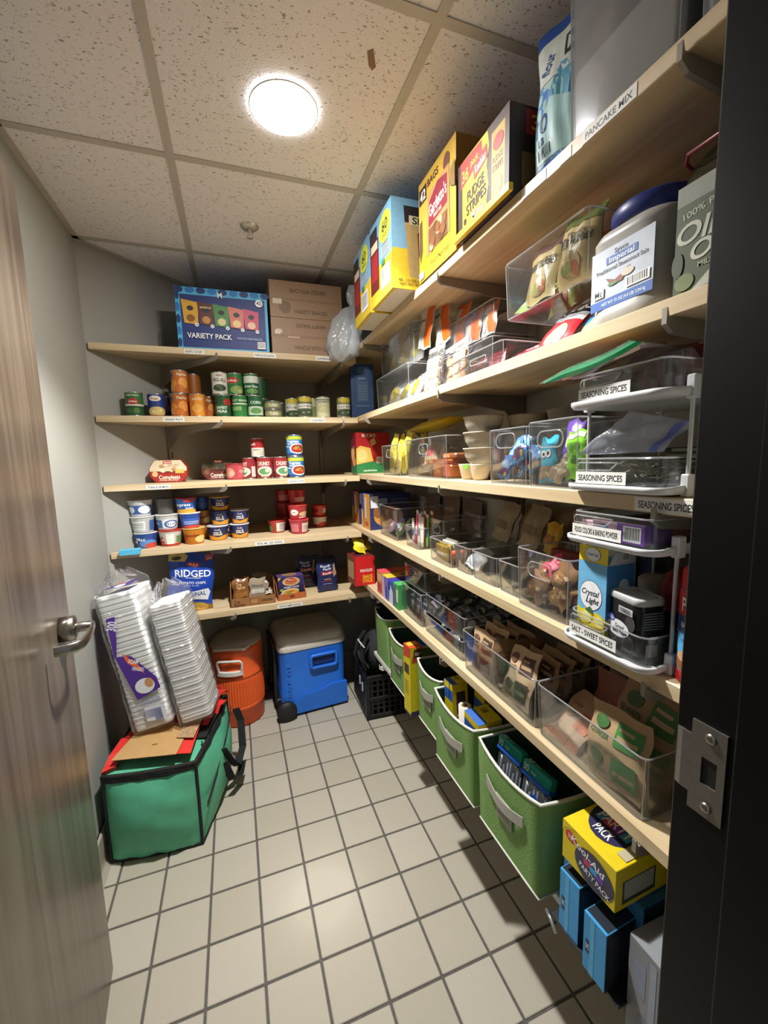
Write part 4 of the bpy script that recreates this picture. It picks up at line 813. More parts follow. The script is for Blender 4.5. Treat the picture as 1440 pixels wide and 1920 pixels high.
# big seasoning tub
t = T('seasoning_tub', 'large white seasoning tub with dark blue screw lid and blue label', 'tub', (.66+.085, .584, z), RZ)
o = lambda k, zz: at(rr(.165*k, .165*k, .05*k, 5), zz); gt = M('#b3b2ad', .35, n=.03)
b = B().loft([o(.92, 0), o(.99, .006), o(1, .02), o(.965, .03), o(.965, .135), o(1, .145), o(1, .152), o(.92, .163), o(.80, .168)], gt, True, True, True); b.lathe([(.062, .166), (.062, .18)], gt, 32); obj('tub_body', b, t)
b = B().lathe([(.067, .172), (.071, .175), (.071, .198), (.068, .202), (0, .202)], M('#22307c', .4), 36)
obj('lid', b, t)
fn = lambda u, v, o_: (-.062+.124*u, -.0796-o_, .031+.103*v)
p = B(); decal(p, fn, .124, .108, [('r', 0, 0, 1, 1, '#c3cdda'), ('r', 0, .0, 1, .16, '#2a5fae'), ('t', 'NET WT 72 OZ (4.5 LB) 2.04 kg', .55, .08, .05, '#dfe7f2', {'w': .7}), ('t', 'Sysco', .5, .90, .07, '#3a4a6a', {'w': .22}), ('r', .26, .72, .76, .84, '#2a5fae'), ('t', 'Imperial', .51, .78, .09, '#e6edf6', {'w': .4}), ('t', 'Traditional Seasoned Salt', .5, .64, .06, '#2b3346', {'w': .84}), ('p', [(.26, .50), (.42, .42), (.5, .46), (.66, .56), (.54, .36), (.36, .34)], '#8a4a34'), ('e', .62, .46, .1, .06, '#d9cbb8'), ('e', .38, .37, .08, .03, '#5a8a48'), ('bars', .60, .2, .96, .36), ('r', .06, .2, .24, .36, '#e6e8ea'), ('t', 'Mc', .15, .28, .1, '#2b2d33', {'w': .13})]); obj('label_print', p, t)
# olive oil jug
t = T('oil_jug', 'clear square oil jug with green label reading Olive Oil', 'jug', (.668+.075, .421, z), RZ)
o = lambda k, zz, e=0: at(rr(.148*k, .14*k, .02, 4), zz)
b = B().loft([o(.96, 0), o(1, .006), o(1, .165), o(.9, .19), o(.55, .222), o(.3, .235)], clear('jug_plastic', '#8f9080', .07, .08, .12, 0, 30, '#6d6a4a'), True, True, True); obj('jug_body', b, t)
b = B().lathe([(.02, .235), (.022, .238), (.022, .262), (0, .264)], M('#5c1f2a', .4), 24); obj('cap', b, t)
b = B(); b.tube([(-.068, -.03, .185), (-.07, -.06, .20), (-.06, -.072, .205), (.03, -.074, .205), (.07, -.07, .18)], .003, M('#7a2436', .35), 8); obj('handle', b, t)
p = B(); decal(p, lambda u, v, o_: (-.072+.144*u, -.0703-o_, .008+.155*v), .144, .155, [('r', 0, 0, 1, 1, '#3c4a20'), ('r', 0, .82, 1, 1, '#8d9183'), ('e', .45, .91, .03, .03, '#2b301e'), ('t', '100% PURE', .32, .74, .06, '#b9bfa6', {'w': .5, 'rot': 8}), ('t', 'Olive', .36, .55, .19, '#cdd0bd', {'w': .68, 'sh': .2}), ('t', 'Oil', .34, .36, .17, '#cdd0bd', {'w': .34, 'sh': .2}), ('t', 'MILD TASTE', .45, .22, .045, '#a9af96', {'w': .4}), ('p', [(.2, 0), (1, .04), (1, .18), (.4, .16)], '#b3b5a8'), ('e', .12, .1, .1, .08, '#6a7840'), ('e', .04, .28, .06, .12, '#37431f')]); obj('label_print', p, t)

# ---------------- third shelf
z = RT[3]+.0005
rz_ = [('r', 0, 0, 1, .28, '#2e7a42'), ('r', 0, .28, 1, 1, '#a3201f'), ('p', [(0, .22), (.5, .30), (.42, .62), (.12, .68), (0, .6)], '#d9b458'), ('e', .18, .44, .15, .16, '#e3c67a'), ('p', [(.46, .66), (.60, .74), (.54, .88), (.4, .8)], '#d3b070'), ('r', .60, .24, .78, .40, '#e0d8c0'), ('t', '10', .69, .32, .12, '#2b2a22', {'w': .12}), ('t', 'RITZ BITS', .38, .93, .07, '#e8dcc4', {'w': .4}), ('t', 'sandwiches', .4, .07, .05, '#e0efe0', {'w': .4})]
carton('cracker_box', 'red and green cracker box with a yellow cracker picture', (.735, 2.232, z), (.20, .085, .222), '#8f1d1f', {'F': rz_, 'L': [('r', 0, 0, 1, .2, '#2e5f3a'), ('r', 0, .2, 1, 1, '#7c1c22'), ('e', .4, .5, .3, .2, '#c9b074'), ('e', .6, .3, .3, .12, '#b98f58'), ('r', .12, .62, .5, .9, '#5a2a50')]}, rz=4)
clearbin('clear bin packed with upright yellow snack bags', (.665+.125, 1.745, z), (.225, .25, .135), handle=True, group='clear bins of the third shelf')
yl = lambda i: [('r', .1, .15, .9, .3, '#c9b02a'), ('r', .2, .5, .6, .8, '#e9dc70'), ('e', .6, .4, .2, .14, '#b99c24')]
for i, (dx, dy, rx, ry) in enumerate(((.0, .075, -6, 6), (.0, -.005, -10, -4), (.005, -.075, -6, 8), (.08, .06, -8, -6), (.08, -.04, -12, 3))):
    pillow('snack_bag', ('yellow snack bag at the front far corner of the bin', 'yellow snack bag at the front middle of the bin', 'yellow snack bag at the front near corner of the bin', 'yellow snack bag in the rear row next to the red box', 'yellow snack bag in the rear row by the cracker bin')[i], 'bag', (.705+dx, 1.745+dy*.9, z+.005), (rx, ry, RZ), .060, .185, .04, '#d8c43a' if i % 2 else '#e2d04a', yl(i), 'yellow snack bags', seed=100+i, rough=.3)
pillow('snack_bag', 'large yellow snack bag lying across the tops of the others', 'bag', (.80, 1.78, z+.192), (-84, 0, 190), .13, .34, .055, '#cdb52e', [('r', .15, .2, .85, .45, '#b89c22'), ('r', .2, .6, .8, .75, '#dcc95a')], 'yellow snack bags', seed=110, rough=.3)
clearbin('clear bin with orange peanut butter cracker packs and a red tag', (.675+.14, 1.415, z), (.35, .28, .148), group='clear bins of the third shelf')
def brick_pack(label, loc, dims, col, prints, rz, group, rot=None, nm='cracker_pack'):
    return carton(nm, label, loc, dims, col, prints, rz, group, cat='snack pack', c=.006, r=.3, rot=rot)
cp = [('r', .0, .0, .48, 1, '#d9762c'), ('r', .52, .1, .98, .9, '#c96a4a'), ('r', .1, .3, .4, .6, '#e0a060')]
PG = 'cracker packs in the orange bin'
brick_pack('orange cracker pack at the front bottom of the bin', (.725, 1.31, z+.004), (.13, .05, .045), '#d0702c', {'F': cp, 'T': cp}, RZ, PG)
brick_pack('orange cracker pack lying flat above the bottom one', (.735, 1.37, z+.05), (.14, .06, .018), '#d97a30', {'F': cp}, RZ+8, PG)
brick_pack('brown cracker pack on top of the orange pile', (.76, 1.32, z+.069), (.12, .06, .02), '#8a5230', {'F': [('r', .1, .2, .6, .8, '#b98a5c')]}, RZ-6, PG)
brick_pack('tan cracker pack at the bottom far end of the bin', (.73, 1.475, z+.004), (.12, .05, .022), '#a87a4a', {'F': [('r', .1, .2, .9, .5, '#6d4a2a')]}, RZ, PG)
brick_pack('tan cracker pack upon another at the far end of the bin', (.735, 1.47, z+.027), (.12, .05, .022), '#b08552', {'F': [('r', .1, .2, .9, .5, '#7c5530')]}, RZ+6, PG)
brick_pack('dark brown wafer pack at the back of the orange bin', (.87, 1.36, z+.004), (.16, .05, .09), '#5d3a28', {'F': [('r', .1, .2, .9, .7, '#7a4d38')]}, RZ, PG)
pillow('snack_pack', 'clear cookie pouch with a red tag leaning in the orange bin', 'snack pack', (.745, 1.545, z+.01), (-16, 6, RZ+10), .09, .13, .04, '#a58d6c', [('p', [(.3, .5), (.7, .55), (.62, .8), (.4, .78)], '#c23a4a'), ('e', .5, .3, .3, .15, '#c2a880')], PG, seed=120)
fib = M('#a89f8f', .95, n=.08, s=70, b=.4)
def bowl(label, loc, rz, grn=True, dk=None):
    t = T('fibre_bowl', label, 'bowl', loc, rz, 'stacked fibre bowls'); m = dk or fib
    b = B().lathe([(0, 0), (.040, 0), (.050, .008), (.058, .024), (.0615, .044), (.065, .046), (.065, .050), (.058, .049), (.048, .018), (.03, .007), (0, .007)], m, 30); obj('bowl_body', b, t)
    if grn: obj('leaf_tag', B().loft([[( -.064, -.018, .047), (-.074, .0, .05), (-.062, .02, .047)], [(-.063, -.018, .052), (-.073, .0, .054), (-.061, .02, .052)]], M('#6fae3c', .6)), t)
    return t
t = T('fibre_carrier', 'moulded pale fibre cup tray at the foot of the bowl stack', 'tray', (.765, 1.155, z), RZ)
b = B()
for sx in (-1, 1):
    for sy_ in (-1, 1): b.lathe([(0, 0), (.018, 0), (.024, .006), (.033, .046), (.0345, .05), (.033, .05), (.022, .012), (0, .008)], M('#c9bea8', .95, n=.08, s=70, b=.4), 20, (sx*.033, sy_*.033, 0))
obj('tray_body', b, t); obj('leaf_tag', B().loft([[(-.02, -.066, .047), (.03, -.068, .05), (.002, -.066, .03)], [(-.02, -.0665, .048), (.03, -.0685, .051), (.002, -.0665, .031)]], M('#6fae3c', .6)), t)
for i in range(3): bowl(('fibre bowl resting on the moulded tray, lowest of three', 'fibre bowl in the middle of the green tagged stack', 'fibre bowl on top of the green tagged stack')[i], (.765, 1.155, z+.051+.0495*i), RZ+90*0-20*i)
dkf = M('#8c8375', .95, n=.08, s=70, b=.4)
for i in range(4): bowl(('fibre bowl at the foot of the rear stack', 'fibre bowl second in the rear stack', 'fibre bowl third in the rear stack', 'fibre bowl topmost in the rear stack, without tag')[i], (.885, 1.09, z+.0495*i), RZ, False, dkf)
for i in range(4): bowl(('fibre bowl at the foot of the stack behind the blue pouch bin', 'fibre bowl second in the stack behind the blue pouch bin', 'fibre bowl third in the stack behind the blue pouch bin', 'fibre bowl topmost behind the blue pouch bin')[i], (.895, .925, z+.0495*i), RZ, False, dkf)
clearbin('clear bin with handle slot full of blue fruit snack pouches', (.665+.082, .903, z), (.158, .165, .142), group='clear bins of the third shelf', hz=.78)
rn = random.Random(11)
pos = ['bottom far corner', 'bottom middle', 'bottom near corner', 'second layer far side', 'second layer near side', 'top far side', 'top near side']
for i, (dy, dz, a) in enumerate(((.045, .006, 20), (0, .01, -30), (-.045, .006, 35), (.03, .036, -25), (-.03, .034, 30), (.035, .065, 25), (-.028, .06, -40))):
    pillow('fruit_pouch', 'blue fruit snack pouch at the %s of its bin' % pos[i], 'snack pack', (.70+.012*(i % 3), .903+dy, z+dz), (-12-8*(i % 2), a, RZ), .05, .065, .022, '#4d83bd', [('r', .1, .5, .9, .8, '#7fb0e0'), ('p', [(.1, .1), (.9, .3), (.9, .48), (.1, .4)], ('#7a2d6a', '#8a3050', '#5a3a8a')[i % 3]), ('e', .3, .65, .14, .1, '#c9dcf0'), ('e', .7, .2, .12, .1, '#d9c24a')], 'blue fruit snack pouches', seed=130+i, rough=.22, n=(8, 8))
clearbin('clear bin with handle slot holding coloured gummy pouches', (.66+.085, .740, z), (.155, .17, .148), group='clear bins of the third shelf', hz=.72)
mon = lambda a, eye: [('e', .42, .62, .14, .09, '#eeece4'), ('e', .43, .62, .06, .045, '#23222a')]+([('e', .7, .62, .14, .09, '#eeece4'), ('e', .7, .62, .06, .045, '#23222a')] if eye else [])+[('r', .05, .06, .95, .34, '#a58f74'), ('r', .2, .1, .7, .2, '#c9b596')]
pillow('gummy_pouch', 'turquoise gummy pouch standing at the bin end by the blue pouches', 'snack pack', (.69, .79, z+.005), (-5, -5, RZ), .055, .105, .028, '#27a5c4', mon(0, 1), 'gummy pouches', seed=140)
pillow('gummy_pouch', 'purple gummy pouch with one eye rising above the bin rim', 'snack pack', (.70, .742, z+.012), (-8, 8, RZ), .05, .135, .028, '#5a2f9a', mon(0, 0), 'gummy pouches', seed=141)
pillow('gummy_pouch', 'lime green gummy pouch at the end of the bin', 'snack pack', (.69, .692, z+.005), (-5, -4, RZ), .058, .11, .028, '#7ec81f', [('e', .35, .66, .12, .07, '#4a8a18'), ('e', .65, .66, .12, .07, '#4a8a18'), ('p', [(.3, .35), (.7, .35), (.6, .5), (.4, .5)], '#3f7a14'), ('r', .1, .86, .9, .96, '#d9cbb0')], 'gummy pouches', seed=142)
pillow('gummy_pouch', 'tan wrapped bar lying in front of the gummy pouches', 'snack pack', (.683, .738, z+.004), (-20, 40, RZ), .045, .06, .02, '#9c8468', [('r', .2, .3, .8, .6, '#c9b596')], 'gummy pouches', seed=143)
# ---------------- two tier organisers (white trays, thin posts, clear drawers)
WP = M('#cfd0d2', .35, n=.02); POST = M('#c6c8ca', .3, .3)
def organizer(label, loc, w, d, th, texts):
    """front = local -y; th = height of the upper tray above the lower one"""
    t = T('tiered_organizer', label, 'organizer', loc, RZ, 'two tier organizers')
    def tray(z):
        ol = rr(w, d, .028, 5); il = rr(w-.008, d-.008, .024, 5)
        def hz(x, y):
            q = (y+d/2)/.10; s = min(1, max(0, (q-.35)/.5)); s = s*s*(3-2*s)
            return .012+.026*s
        b = B()
        b.loft([[(x*.97, y*.97, z+.004) for x, y in ol], [(x, y, z+.010) for x, y in ol], [(x, y, z+.004+hz(x, y)) for x, y in ol], [(x, y, z+.004+hz(x, y)) for x, y in il], [(x, y, z+.010) for x, y in il]], WP, True, True, True)
        for sx in (-1, 1):
            for yy in (-d/2+.062, d/2-.04): b.box(sx*(w/2-.001)-.007, yy-.009, z, sx*(w/2-.001)+.007, yy+.009, z+.036, WP, .002)
        obj('tray', b, t)
    tray(0); tray(th)
    for sx in (-1, 1):
        for yy in (-d/2+.062, d/2-.04):
            b = B().lathe([(.0034, .03), (.0034, th+.006)], POST, 10, (sx*(w/2-.002), yy, 0)); obj('post', b, t)
    for k, s in enumerate(texts):
        z0 = .0112+k*th; h = .052; o = lambda kk, zz, e=0: at(rr((w-.022)*kk-2*e, (d-.03)*kk-2*e, .018, 4), zz)
        dr = B(); dr.loft([o(.97, z0), o(1, z0+h)], CLEAR(), True, False, True); dr.loft([o(1, z0+h, .002), o(.97, z0+.003, .002)], CLEAR(), False, True, True)
        dobj = obj('drawer', dr, t)
        r = B(); r.tube(o(1, z0+h-.001, .001), .0017, RIM(), 6, True)
        y = -(d-.03)/2-.0012
        hp = [(-.075, z0+.040), (-.075, z0+.030), (-.004, z0+.030), (.008, z0+.040), (.012, z0+.044), (-.072, z0+.044)]
        r.tube([(x, y, zz) for x, zz in hp], .0014, RIM(), 5, True); obj('rim', r, dobj)
        if s:
            p = B(); decal(p, lambda u, v, q: (-.078+.108*u, y-.001-q, z0+.0055+.022*v), .108, .022, [('r', 0, 0, 1, 1, LABW), ('t', s, .5, .5, .5, '#26262a', {'w': .88})]); obj('edge_label', p, dobj)
    return t
O1 = (.612+.15, .550, RT[3]+.0005); O2 = (.610+.15, .552, RT[4]+.0005)
organizer('white two tier organizer with SEASONING SPICES strips on the third shelf', O1, .200, .30, .152, ('SEASONING SPICES', 'SEASONING SPICES'))
organizer('white two tier organizer holding the yellow lemonade carton', O2, .190, .30, .200, ('SALT - SWEET SPICES', 'FOOD COLORS & BAKING POWDER'))
def draped(name, label, P, inner, seed, bulge=.02, zipc=None, mat=None):
    """a limp film bag spanned over four corner points, with a zip strip along its first edge"""
    t = T(name, label, 'bag', P[0], 0, 'zip bags in the organizers'); O = Vector(P[0]); Q = [Vector(p)-O for p in P]; rn = random.Random(seed)
    nn = (Q[1]-Q[0]).cross(Q[3]-Q[0]).normalized()
    def f(u, v, s): 
        p = (Q[0]*(1-u)+Q[1]*u)*(1-v)+(Q[3]*(1-u)+Q[2]*u)*v
        k = bulge*sin(pi*u)**.7*(min(1, v*2.2)*max(0, 1-v)**.3)*(1+.35*sin(11*u+7*v+seed)+.25*sin(17*v-9*u))
        return tuple(p+nn*(s*k+.0008*s+.004*sin(13*v+5*u)*sin(pi*u)))
    b = B(); m = mat or FILM()
    for s in (-1, 1): b.grid(lambda u, v: f(u, v, s), 14, 14, m, flip=s < 0)
    obj('film', b, t)
    if zipc:
        b = B(); b.loft([[f(u/10, v, s) for (v, s) in ((.07, 1.15), (.15, 1.15), (.15, -1.15), (.07, -1.15))] for u in range(11)], M(zipc, .35)); obj('zip', b, t)
    if inner:
        b = B()
        for i in range(9):
            u, v = .22+.28*(i % 3)+.06*rn.random(), .38+.2*(i//3); c = Vector(f(u, v, 0)); e = (Q[1]-Q[0]).normalized()*.026; g_ = (Q[3]-Q[0]).normalized()*.022
            b.loft([[tuple(c-e-g_-nn*.003), tuple(c+e-g_-nn*.003), tuple(c+e+g_-nn*.003), tuple(c-e+g_-nn*.003)], [tuple(c-e-g_+nn*.003), tuple(c+e-g_+nn*.003), tuple(c+e+g_+nn*.003), tuple(c-e+g_+nn*.003)]], M(inner[i % len(inner)], .5))
        obj('packets', b, t)
    return t
zo = O1[2]
draped('zip_bag', 'clear zip bag with a bright green seal over the upper spice drawer', [(.585, .692, zo+.212), (.600, .505, zo+.246), (.75, .485, zo+.236), (.72, .640, zo+.234)], ('#8a3a2c', '#b08a48', '#6d4a30'), 3, .014, '#1fae6a')
draped('film_pouch', 'crumpled clear pouch with red packet next to the green sealed bag', [(.675, .52, zo+.235), (.70, .475, zo+.235), (.72, .452, zo+.185), (.68, .51, zo+.18)], None, 8, .012)
rn = random.Random(4)
for i in range(5):
    y = .475+.032*i; carton('spice_packet', ('dark red spice packet nearest the door frame in the upper drawer', 'red spice packet second from the door frame in the upper drawer', 'maroon spice packet in the middle of the upper drawer', 'brown spice packet behind the green sealed bag', 'maroon spice packet at the far end of the upper drawer')[i], (.745+.012*(i % 2), y, zo+.168), (.10, .008, .082), ('#7a2028', '#8a2a2a', '#6a1c24', '#7a4a30', '#6d2430')[i], {'F': [('r', .1, .1, .6, .5, '#b9a890'), ('r', .1, .7, .9, .9, '#5c151b')], 'R': []}, -20, 'spice packets', rot=None, cat='packet', c=.001)
draped('zip_bag', 'large frosted zip bag with bluish seal above dark herbs', [(.668, .490, zo+.072), (.700, .466, zo+.118), (.645, .535, zo+.142), (.634, .636, zo+.070)], None, 5, .018, '#5f6fb0', clear('frosted_film', '#eef0f6', .05, .22, .42, .8, 24, '#e6eaf4'))
b = B()
for i in range(160):
    x, y = .66+.17*rn.random(), .485+.125*rn.random(); z = zo+.024+.030*rn.random(); a = rn.random()*6.28; l = .012+.01*rn.random()
    d = Vector((cos(a), sin(a), rn.random()-.4))*l; w_ = Vector((-sin(a), cos(a), .3))*.004; p = Vector((x, y, z))
    b.add([tuple(p-d), tuple(p+w_), tuple(p+d), tuple(p-w_)], [(0, 1, 2, 3)], M(rn.choice(['#4a4634', '#5c563c', '#6d6648', '#39382a', '#7a7355']), .9))
s_ = obj('dried_herbs', b); s_['kind'] = 'stuff'; tag(s_, 'dark dried herb leaves filling the lower spice drawer', 'herbs')
for i in range(6):
    carton('spice_packet', ('flat dark spice packet at the bottom of the pile by the posts', 'flat dark spice packet second in the pile by the posts', 'flat olive spice packet third in the pile by the posts', 'flat dark spice packet fourth in the pile by the posts', 'flat tan spice packet fifth in the pile by the posts', 'flat dark spice packet on top of the pile by the posts')[i], (.845, .520+.004*(i % 2), zo+.0145+.011*i), (.13, .075, .010), ('#23211c', '#2d2a22', '#3a3626', '#1e1d1a', '#5a5040', '#262420')[i], {'F': [('r', .1, .2, .6, .8, '#8a866f')]}, RZ+3*i-8, 'dark spice packets', cat='packet', c=.002)
t = T('spice_jar', 'spice jar with a blue cap in the shade behind the organizer post', 'jar', (.875, .445, zo+.0815), 0)
b = B().lathe([(0, 0), (.016, 0), (.017, .003), (.017, .018), (.013, .022)], M('#6d675c', .3), 18); obj('jar_body', b, t); obj('cap', B().lathe([(.015, .021), (.016, .023), (.016, .036), (0, .037)], M('#2a3f9a', .4), 18), t)
# contents of the lower organizer
zo = O2[2]
t = carton('drink_mix_carton', 'yellow and blue lemonade drink carton with opened flap', (.636+.035, .592, zo+.0155), (.066, .068, .150), '#6fb4dd', {'F': [('r', 0, .0, 1, 1, '#6fb4dd'), ('p', [(0, 0), (1, 0), (1, .30), (.7, .36), (.4, .30), (0, .38)], '#e0cb2a'), ('e', .48, .56, .40, .20, '#3a3f58'), ('e', .48, .56, .385, .192, '#eef0f2'), ('t', 'Crystal', .46, .60, .075, '#2b3046', {'w': .6, 'sh': .3}), ('t', 'Light', .56, .50, .075, '#2b3046', {'w': .44, 'sh': .3}), ('e', .36, .28, .20, .10, '#e8d33c'), ('e', .36, .28, .15, .07, '#f3e98a'), ('e', .80, .24, .19, .11, '#e3c82f'), ('e', .80, .24, .14, .08, '#f0e27a'), ('p', [(.3, .36), (.5, .42), (.6, .33), (.46, .33)], '#3c6b34'), ('t', 'LEMONADE', .66, .10, .05, '#2f4a34', {'w': .56}), ('e', .15, .12, .07, .03, '#3a4a34')], 'R': [('r', 0, 0, 1, .99, '#3f7fb4'), ('p', [(0, 0), (1, 0), (1, .25), (.4, .36), (0, .3)], '#b9a824'), ('e', .62, .72, .18, .09, '#c3d6e4'), ('t', 'Crystal', .55, .58, .05, '#cfdce8', {'w': .5}), ('r', .2, .4, .8, .5, '#2f6a9c')]}, RZ, c=.001)
b = B(); b.loft([[(-.033, -.034, .150), (.033, -.034, .150), (.033, -.033, .150), (-.033, -.033, .150)], [(-.033, -.0335, .181), (.033, -.0335, .181), (.033, -.0325, .181), (-.033, -.0325, .181)]], M('#e6cf22', .45))
decal(b, lambda u, v, o: (-.033+.066*u, -.0341-o, .150+.031*v), .066, .031, [('e', .5, .5, .27, .44, '#3a6fb0'), ('e', .5, .5, .255, .42, '#e9edf2'), ('t', 'Crystal Light', .5, .5, .16, '#3a6fb0', {'w': .4})]); obj('front_flap', b, t)
b = B(); b.loft([[(-.033, .033, .150), (.033, .033, .150), (.033, .034, .150), (-.033, .034, .150)], [(-.028, .036, .176), (.028, .036, .176), (.028, .037, .176), (-.028, .037, .176)]], M('#cfd2d2', .6)); b.loft([[(.0325, -.03, .150), (.0335, -.03, .150), (.0335, .033, .150), (.0325, .033, .150)], [(.036, -.02, .174), (.037, -.02, .174), (.037, .03, .177), (.036, .03, .177)]], M('#c9cbca', .6)); decal(b, lambda u, v, o: (.0338+.003*v+o, -.02+.05*u, .150+.03*v), .05, .03, [('bars', .35, .2, .75, .75)], o0=.0006); obj('side_flap', b, t)
t = T('pepper_tin', 'black rounded pepper tin with pale lid beside the lemonade carton', 'tin', (.665, .522, zo+.0155), RZ-10)
o = lambda k, zz: at(rr(.074*k, .056*k, .014, 5), zz)
obj('tin_body', B().loft([o(.97, 0), o(1, .003), o(1, .092), o(.98, .095)], M('#1c1b1d', .3, .2), True, True, True), t)
obj('lid', B().loft([o(1.01, .094), o(1.04, .096), o(1.04, .103), o(.99, .1065), o(.9, .1065), o(.88, .105)], M('#b5b6b6', .35), True, True, True), t)
p = B(); decal(p, lambda u, v, q: (-.035+.07*u, -.0283-q, .095*v), .07, .095, [('e', .2, .30, .18, .16, '#4c4a4a'), ('e', .2, .30, .15, .135, '#28272a'), ('e', .75, .22, .2, .16, '#454343'), ('e', .75, .22, .16, .13, '#242326'), ('e', .8, .62, .16, .15, '#3c3a3b'), ('e', .40, .44, .38, .165, '#dcdde0'), ('t', 'Ground', .46, .48, .085, '#2a2a30', {'w': .3}), ('t', 'Black Pepper', .48, .39, .085, '#2a2a30', {'w': .5}), ('e', .14, .60, .15, .07, '#5a6fc0'), ('t', 'Great Value', .14, .6, .04, '#e6e9f5', {'w': .24}), ('r', .42, .77, .88, .90, '#c3c4c6')]+[('r', .46+.05*i, .79, .48+.05*i, .88, '#2a2a2e') for i in range(8)]); obj('label_print', p, t)
p = B(); decal(p, lambda u, v, q: (.0373+q, -.024+.048*u, .095*v), .048, .095, [('r', .1, .55+.05*i, .9, .575+.05*i, '#6a6a6c') for i in range(7)]+[('e', .5, .36, .16, .08, '#7a7a7c'), ('r', .25, .04, .75, .28, '#8d8d8d')]); obj('side_print', p, t)
t = T('syrup_bottle', 'red capped container with clear foot behind the pepper tin', 'bottle', (.772, .482, zo+.0155), 0)
obj('bottle_body', B().lathe([(0, 0), (.034, 0), (.036, .004), (.036, .065), (.034, .07)], clear('smoky', '#8f8a84', .06, .1, .25, 0, 30, '#6a655f'), 24), t); obj('cap', B().lathe([(.037, .066), (.038, .07), (.038, .11), (.030, .128), (.018, .14), (0, .142)], M('#8f1c24', .35), 24), t)
t = T('baking_jar', 'tan lidded jar behind the lemonade carton', 'jar', (.80, .575, zo+.0155), 0)
obj('jar_body', B().lathe([(0, 0), (.036, 0), (.038, .01), (.038, .085)], M('#5b3a30', .4), 24), t); obj('lid', B().lathe([(.039, .082), (.040, .085), (.040, .10), (.036, .104), (0, .105)], M('#9c9384', .5), 24), t)
t = T('white_jug', 'white plastic jug in the shade against the wall end of organizer', 'jug', (.868, .470, zo+.0155), 0)
obj('jug_body', B().lathe([(0, 0), (.036, 0), (.038, .005), (.038, .11), (.03, .135), (.016, .15), (.016, .16), (0, .16)], M('#a5a29c', .5), 22), t)
carton('baking_box', 'purple baking soda box lying in the upper drawer', (.70, .540, zo+.2155), (.105, .14, .034), '#5b2a86', {'F': [('r', 0, 0, .5, 1, '#c9a6b2'), ('e', .22, .5, .12, .34, '#4a6fb0'), ('r', .5, 0, 1, 1, '#6a2f9c'), ('bars', .62, .1, .94, .9)], 'T': [('r', 0, 0, 1, 1, '#6a5a52'), ('r', .6, .1, 1, .9, '#5b2a86')]}, RZ, None, c=.001)
carton('food_color_box', 'pink food color box lying flat at the drawer end', (.71, .618, zo+.2155), (.036, .13, .028), '#b98a98', {'F': [('r', .1, .2, .9, .8, '#d9b7c0')]}, RZ, None, c=.001)
carton('baking_box', 'dark red box in the upper drawer at the door frame side', (.76, .462, zo+.2155), (.04, .12, .036), '#6d2420', {'F': [('r', .1, .2, .9, .7, '#8a4a38')]}, RZ, None, c=.001)
# cooking spray by the door frame
t = T('spray_can', 'red and blue cooking spray can cut off by the door frame', 'spray can', (.690, .4235, RT[4]+.0005), 0)
b = B().lathe([(0, 0), (.031, 0), (.033, .002), (.033, .005), (.032, .008)], M('#c3272c', .35), 28); b.lathe([(.032, .008), (.032, .15), (.030, .156)], M('#5aa3d2', .3), 32); obj('can_body', b, t)
obj('cap', B().lathe([(.031, .154), (.031, .182), (.028, .188), (.014, .192), (0, .192)], M('#c3272c', .35), 28), t)
p = B(); fn = lambda u, v, o: ((.0323+o)*cos(R_(112)+u*R_(200)), (.0323+o)*sin(R_(112)+u*R_(200)), .008+.145*v); decal(p, fn, .0323*R_(200), .145, [('r', 0, .72, 1, 1, '#c3272c'), ('r', 0, .52, 1, .72, '#27406f'), ('r', 0, 0, 1, .08, '#b8252a'), ('t', 'PAM', .36, .85, .16, '#f0ece4', {'w': .30}), ('t', 'BAKING', .33, .62, .06, '#e6ebf2', {'w': .22}), ('t', 'PERFECT', .33, .44, .035, '#2c5a86', {'w': .2}), ('e', .36, .18, .2, .12, '#8a5634'), ('e', .30, .26, .12, .06, '#c99a70'), ('e', .45, .24, .1, .06, '#b07a4c')], sub=14); obj('label_print', p, t)

# ---------------- fourth shelf
z = RT[4]+.0005
bx = lambda k: {'F': [('r', 0, 0, 1, 1, '#252f63'), ('e', .45, .36, .36, .3, '#c98f3a'), ('e', .2, .5, .12, .18, '#8a5a2c'), ('r', .1, .72, .42, .88, '#8f97b8'), ('r', .02, .62, .2, .95, '#d9dade'), ('r', .5, .74, .95, .78, '#59628f'), ('r', .5, .82, .95, .86, '#59628f')], 'L': [('r', 0, 0, .30, 1, '#3c4a9c'), ('r', .30, 0, 1, 1, '#c8913a' if k else '#a9762c'), ('r', .42, .3, .62, .9, '#c9c4c0'), ('e', .6, .14, .2, .07, '#b9482c'), ('p', [(0, 0), (.25, 0), (.2, .5), (0, .55)], '#d9a53a')]}
carton('biscuit_box', 'blue and orange biscuit box at the very corner of the fourth shelf', (.80, 2.36, z), (.25, .14, .19), '#2b3876', bx(0), group='blue biscuit boxes')
carton('biscuit_box', 'blue and orange biscuit box with white barcode patch in front of another', (.785, 2.135, z), (.235, .15, .19), '#2b3876', bx(1), group='blue biscuit boxes')
B4g = 'clear bins of the fourth shelf'
clearbin('clear bin with small purple and green sweets next to the biscuit box', (.680+.125, 1.84, z), (.24, .25, .15), handle=False, group=B4g)
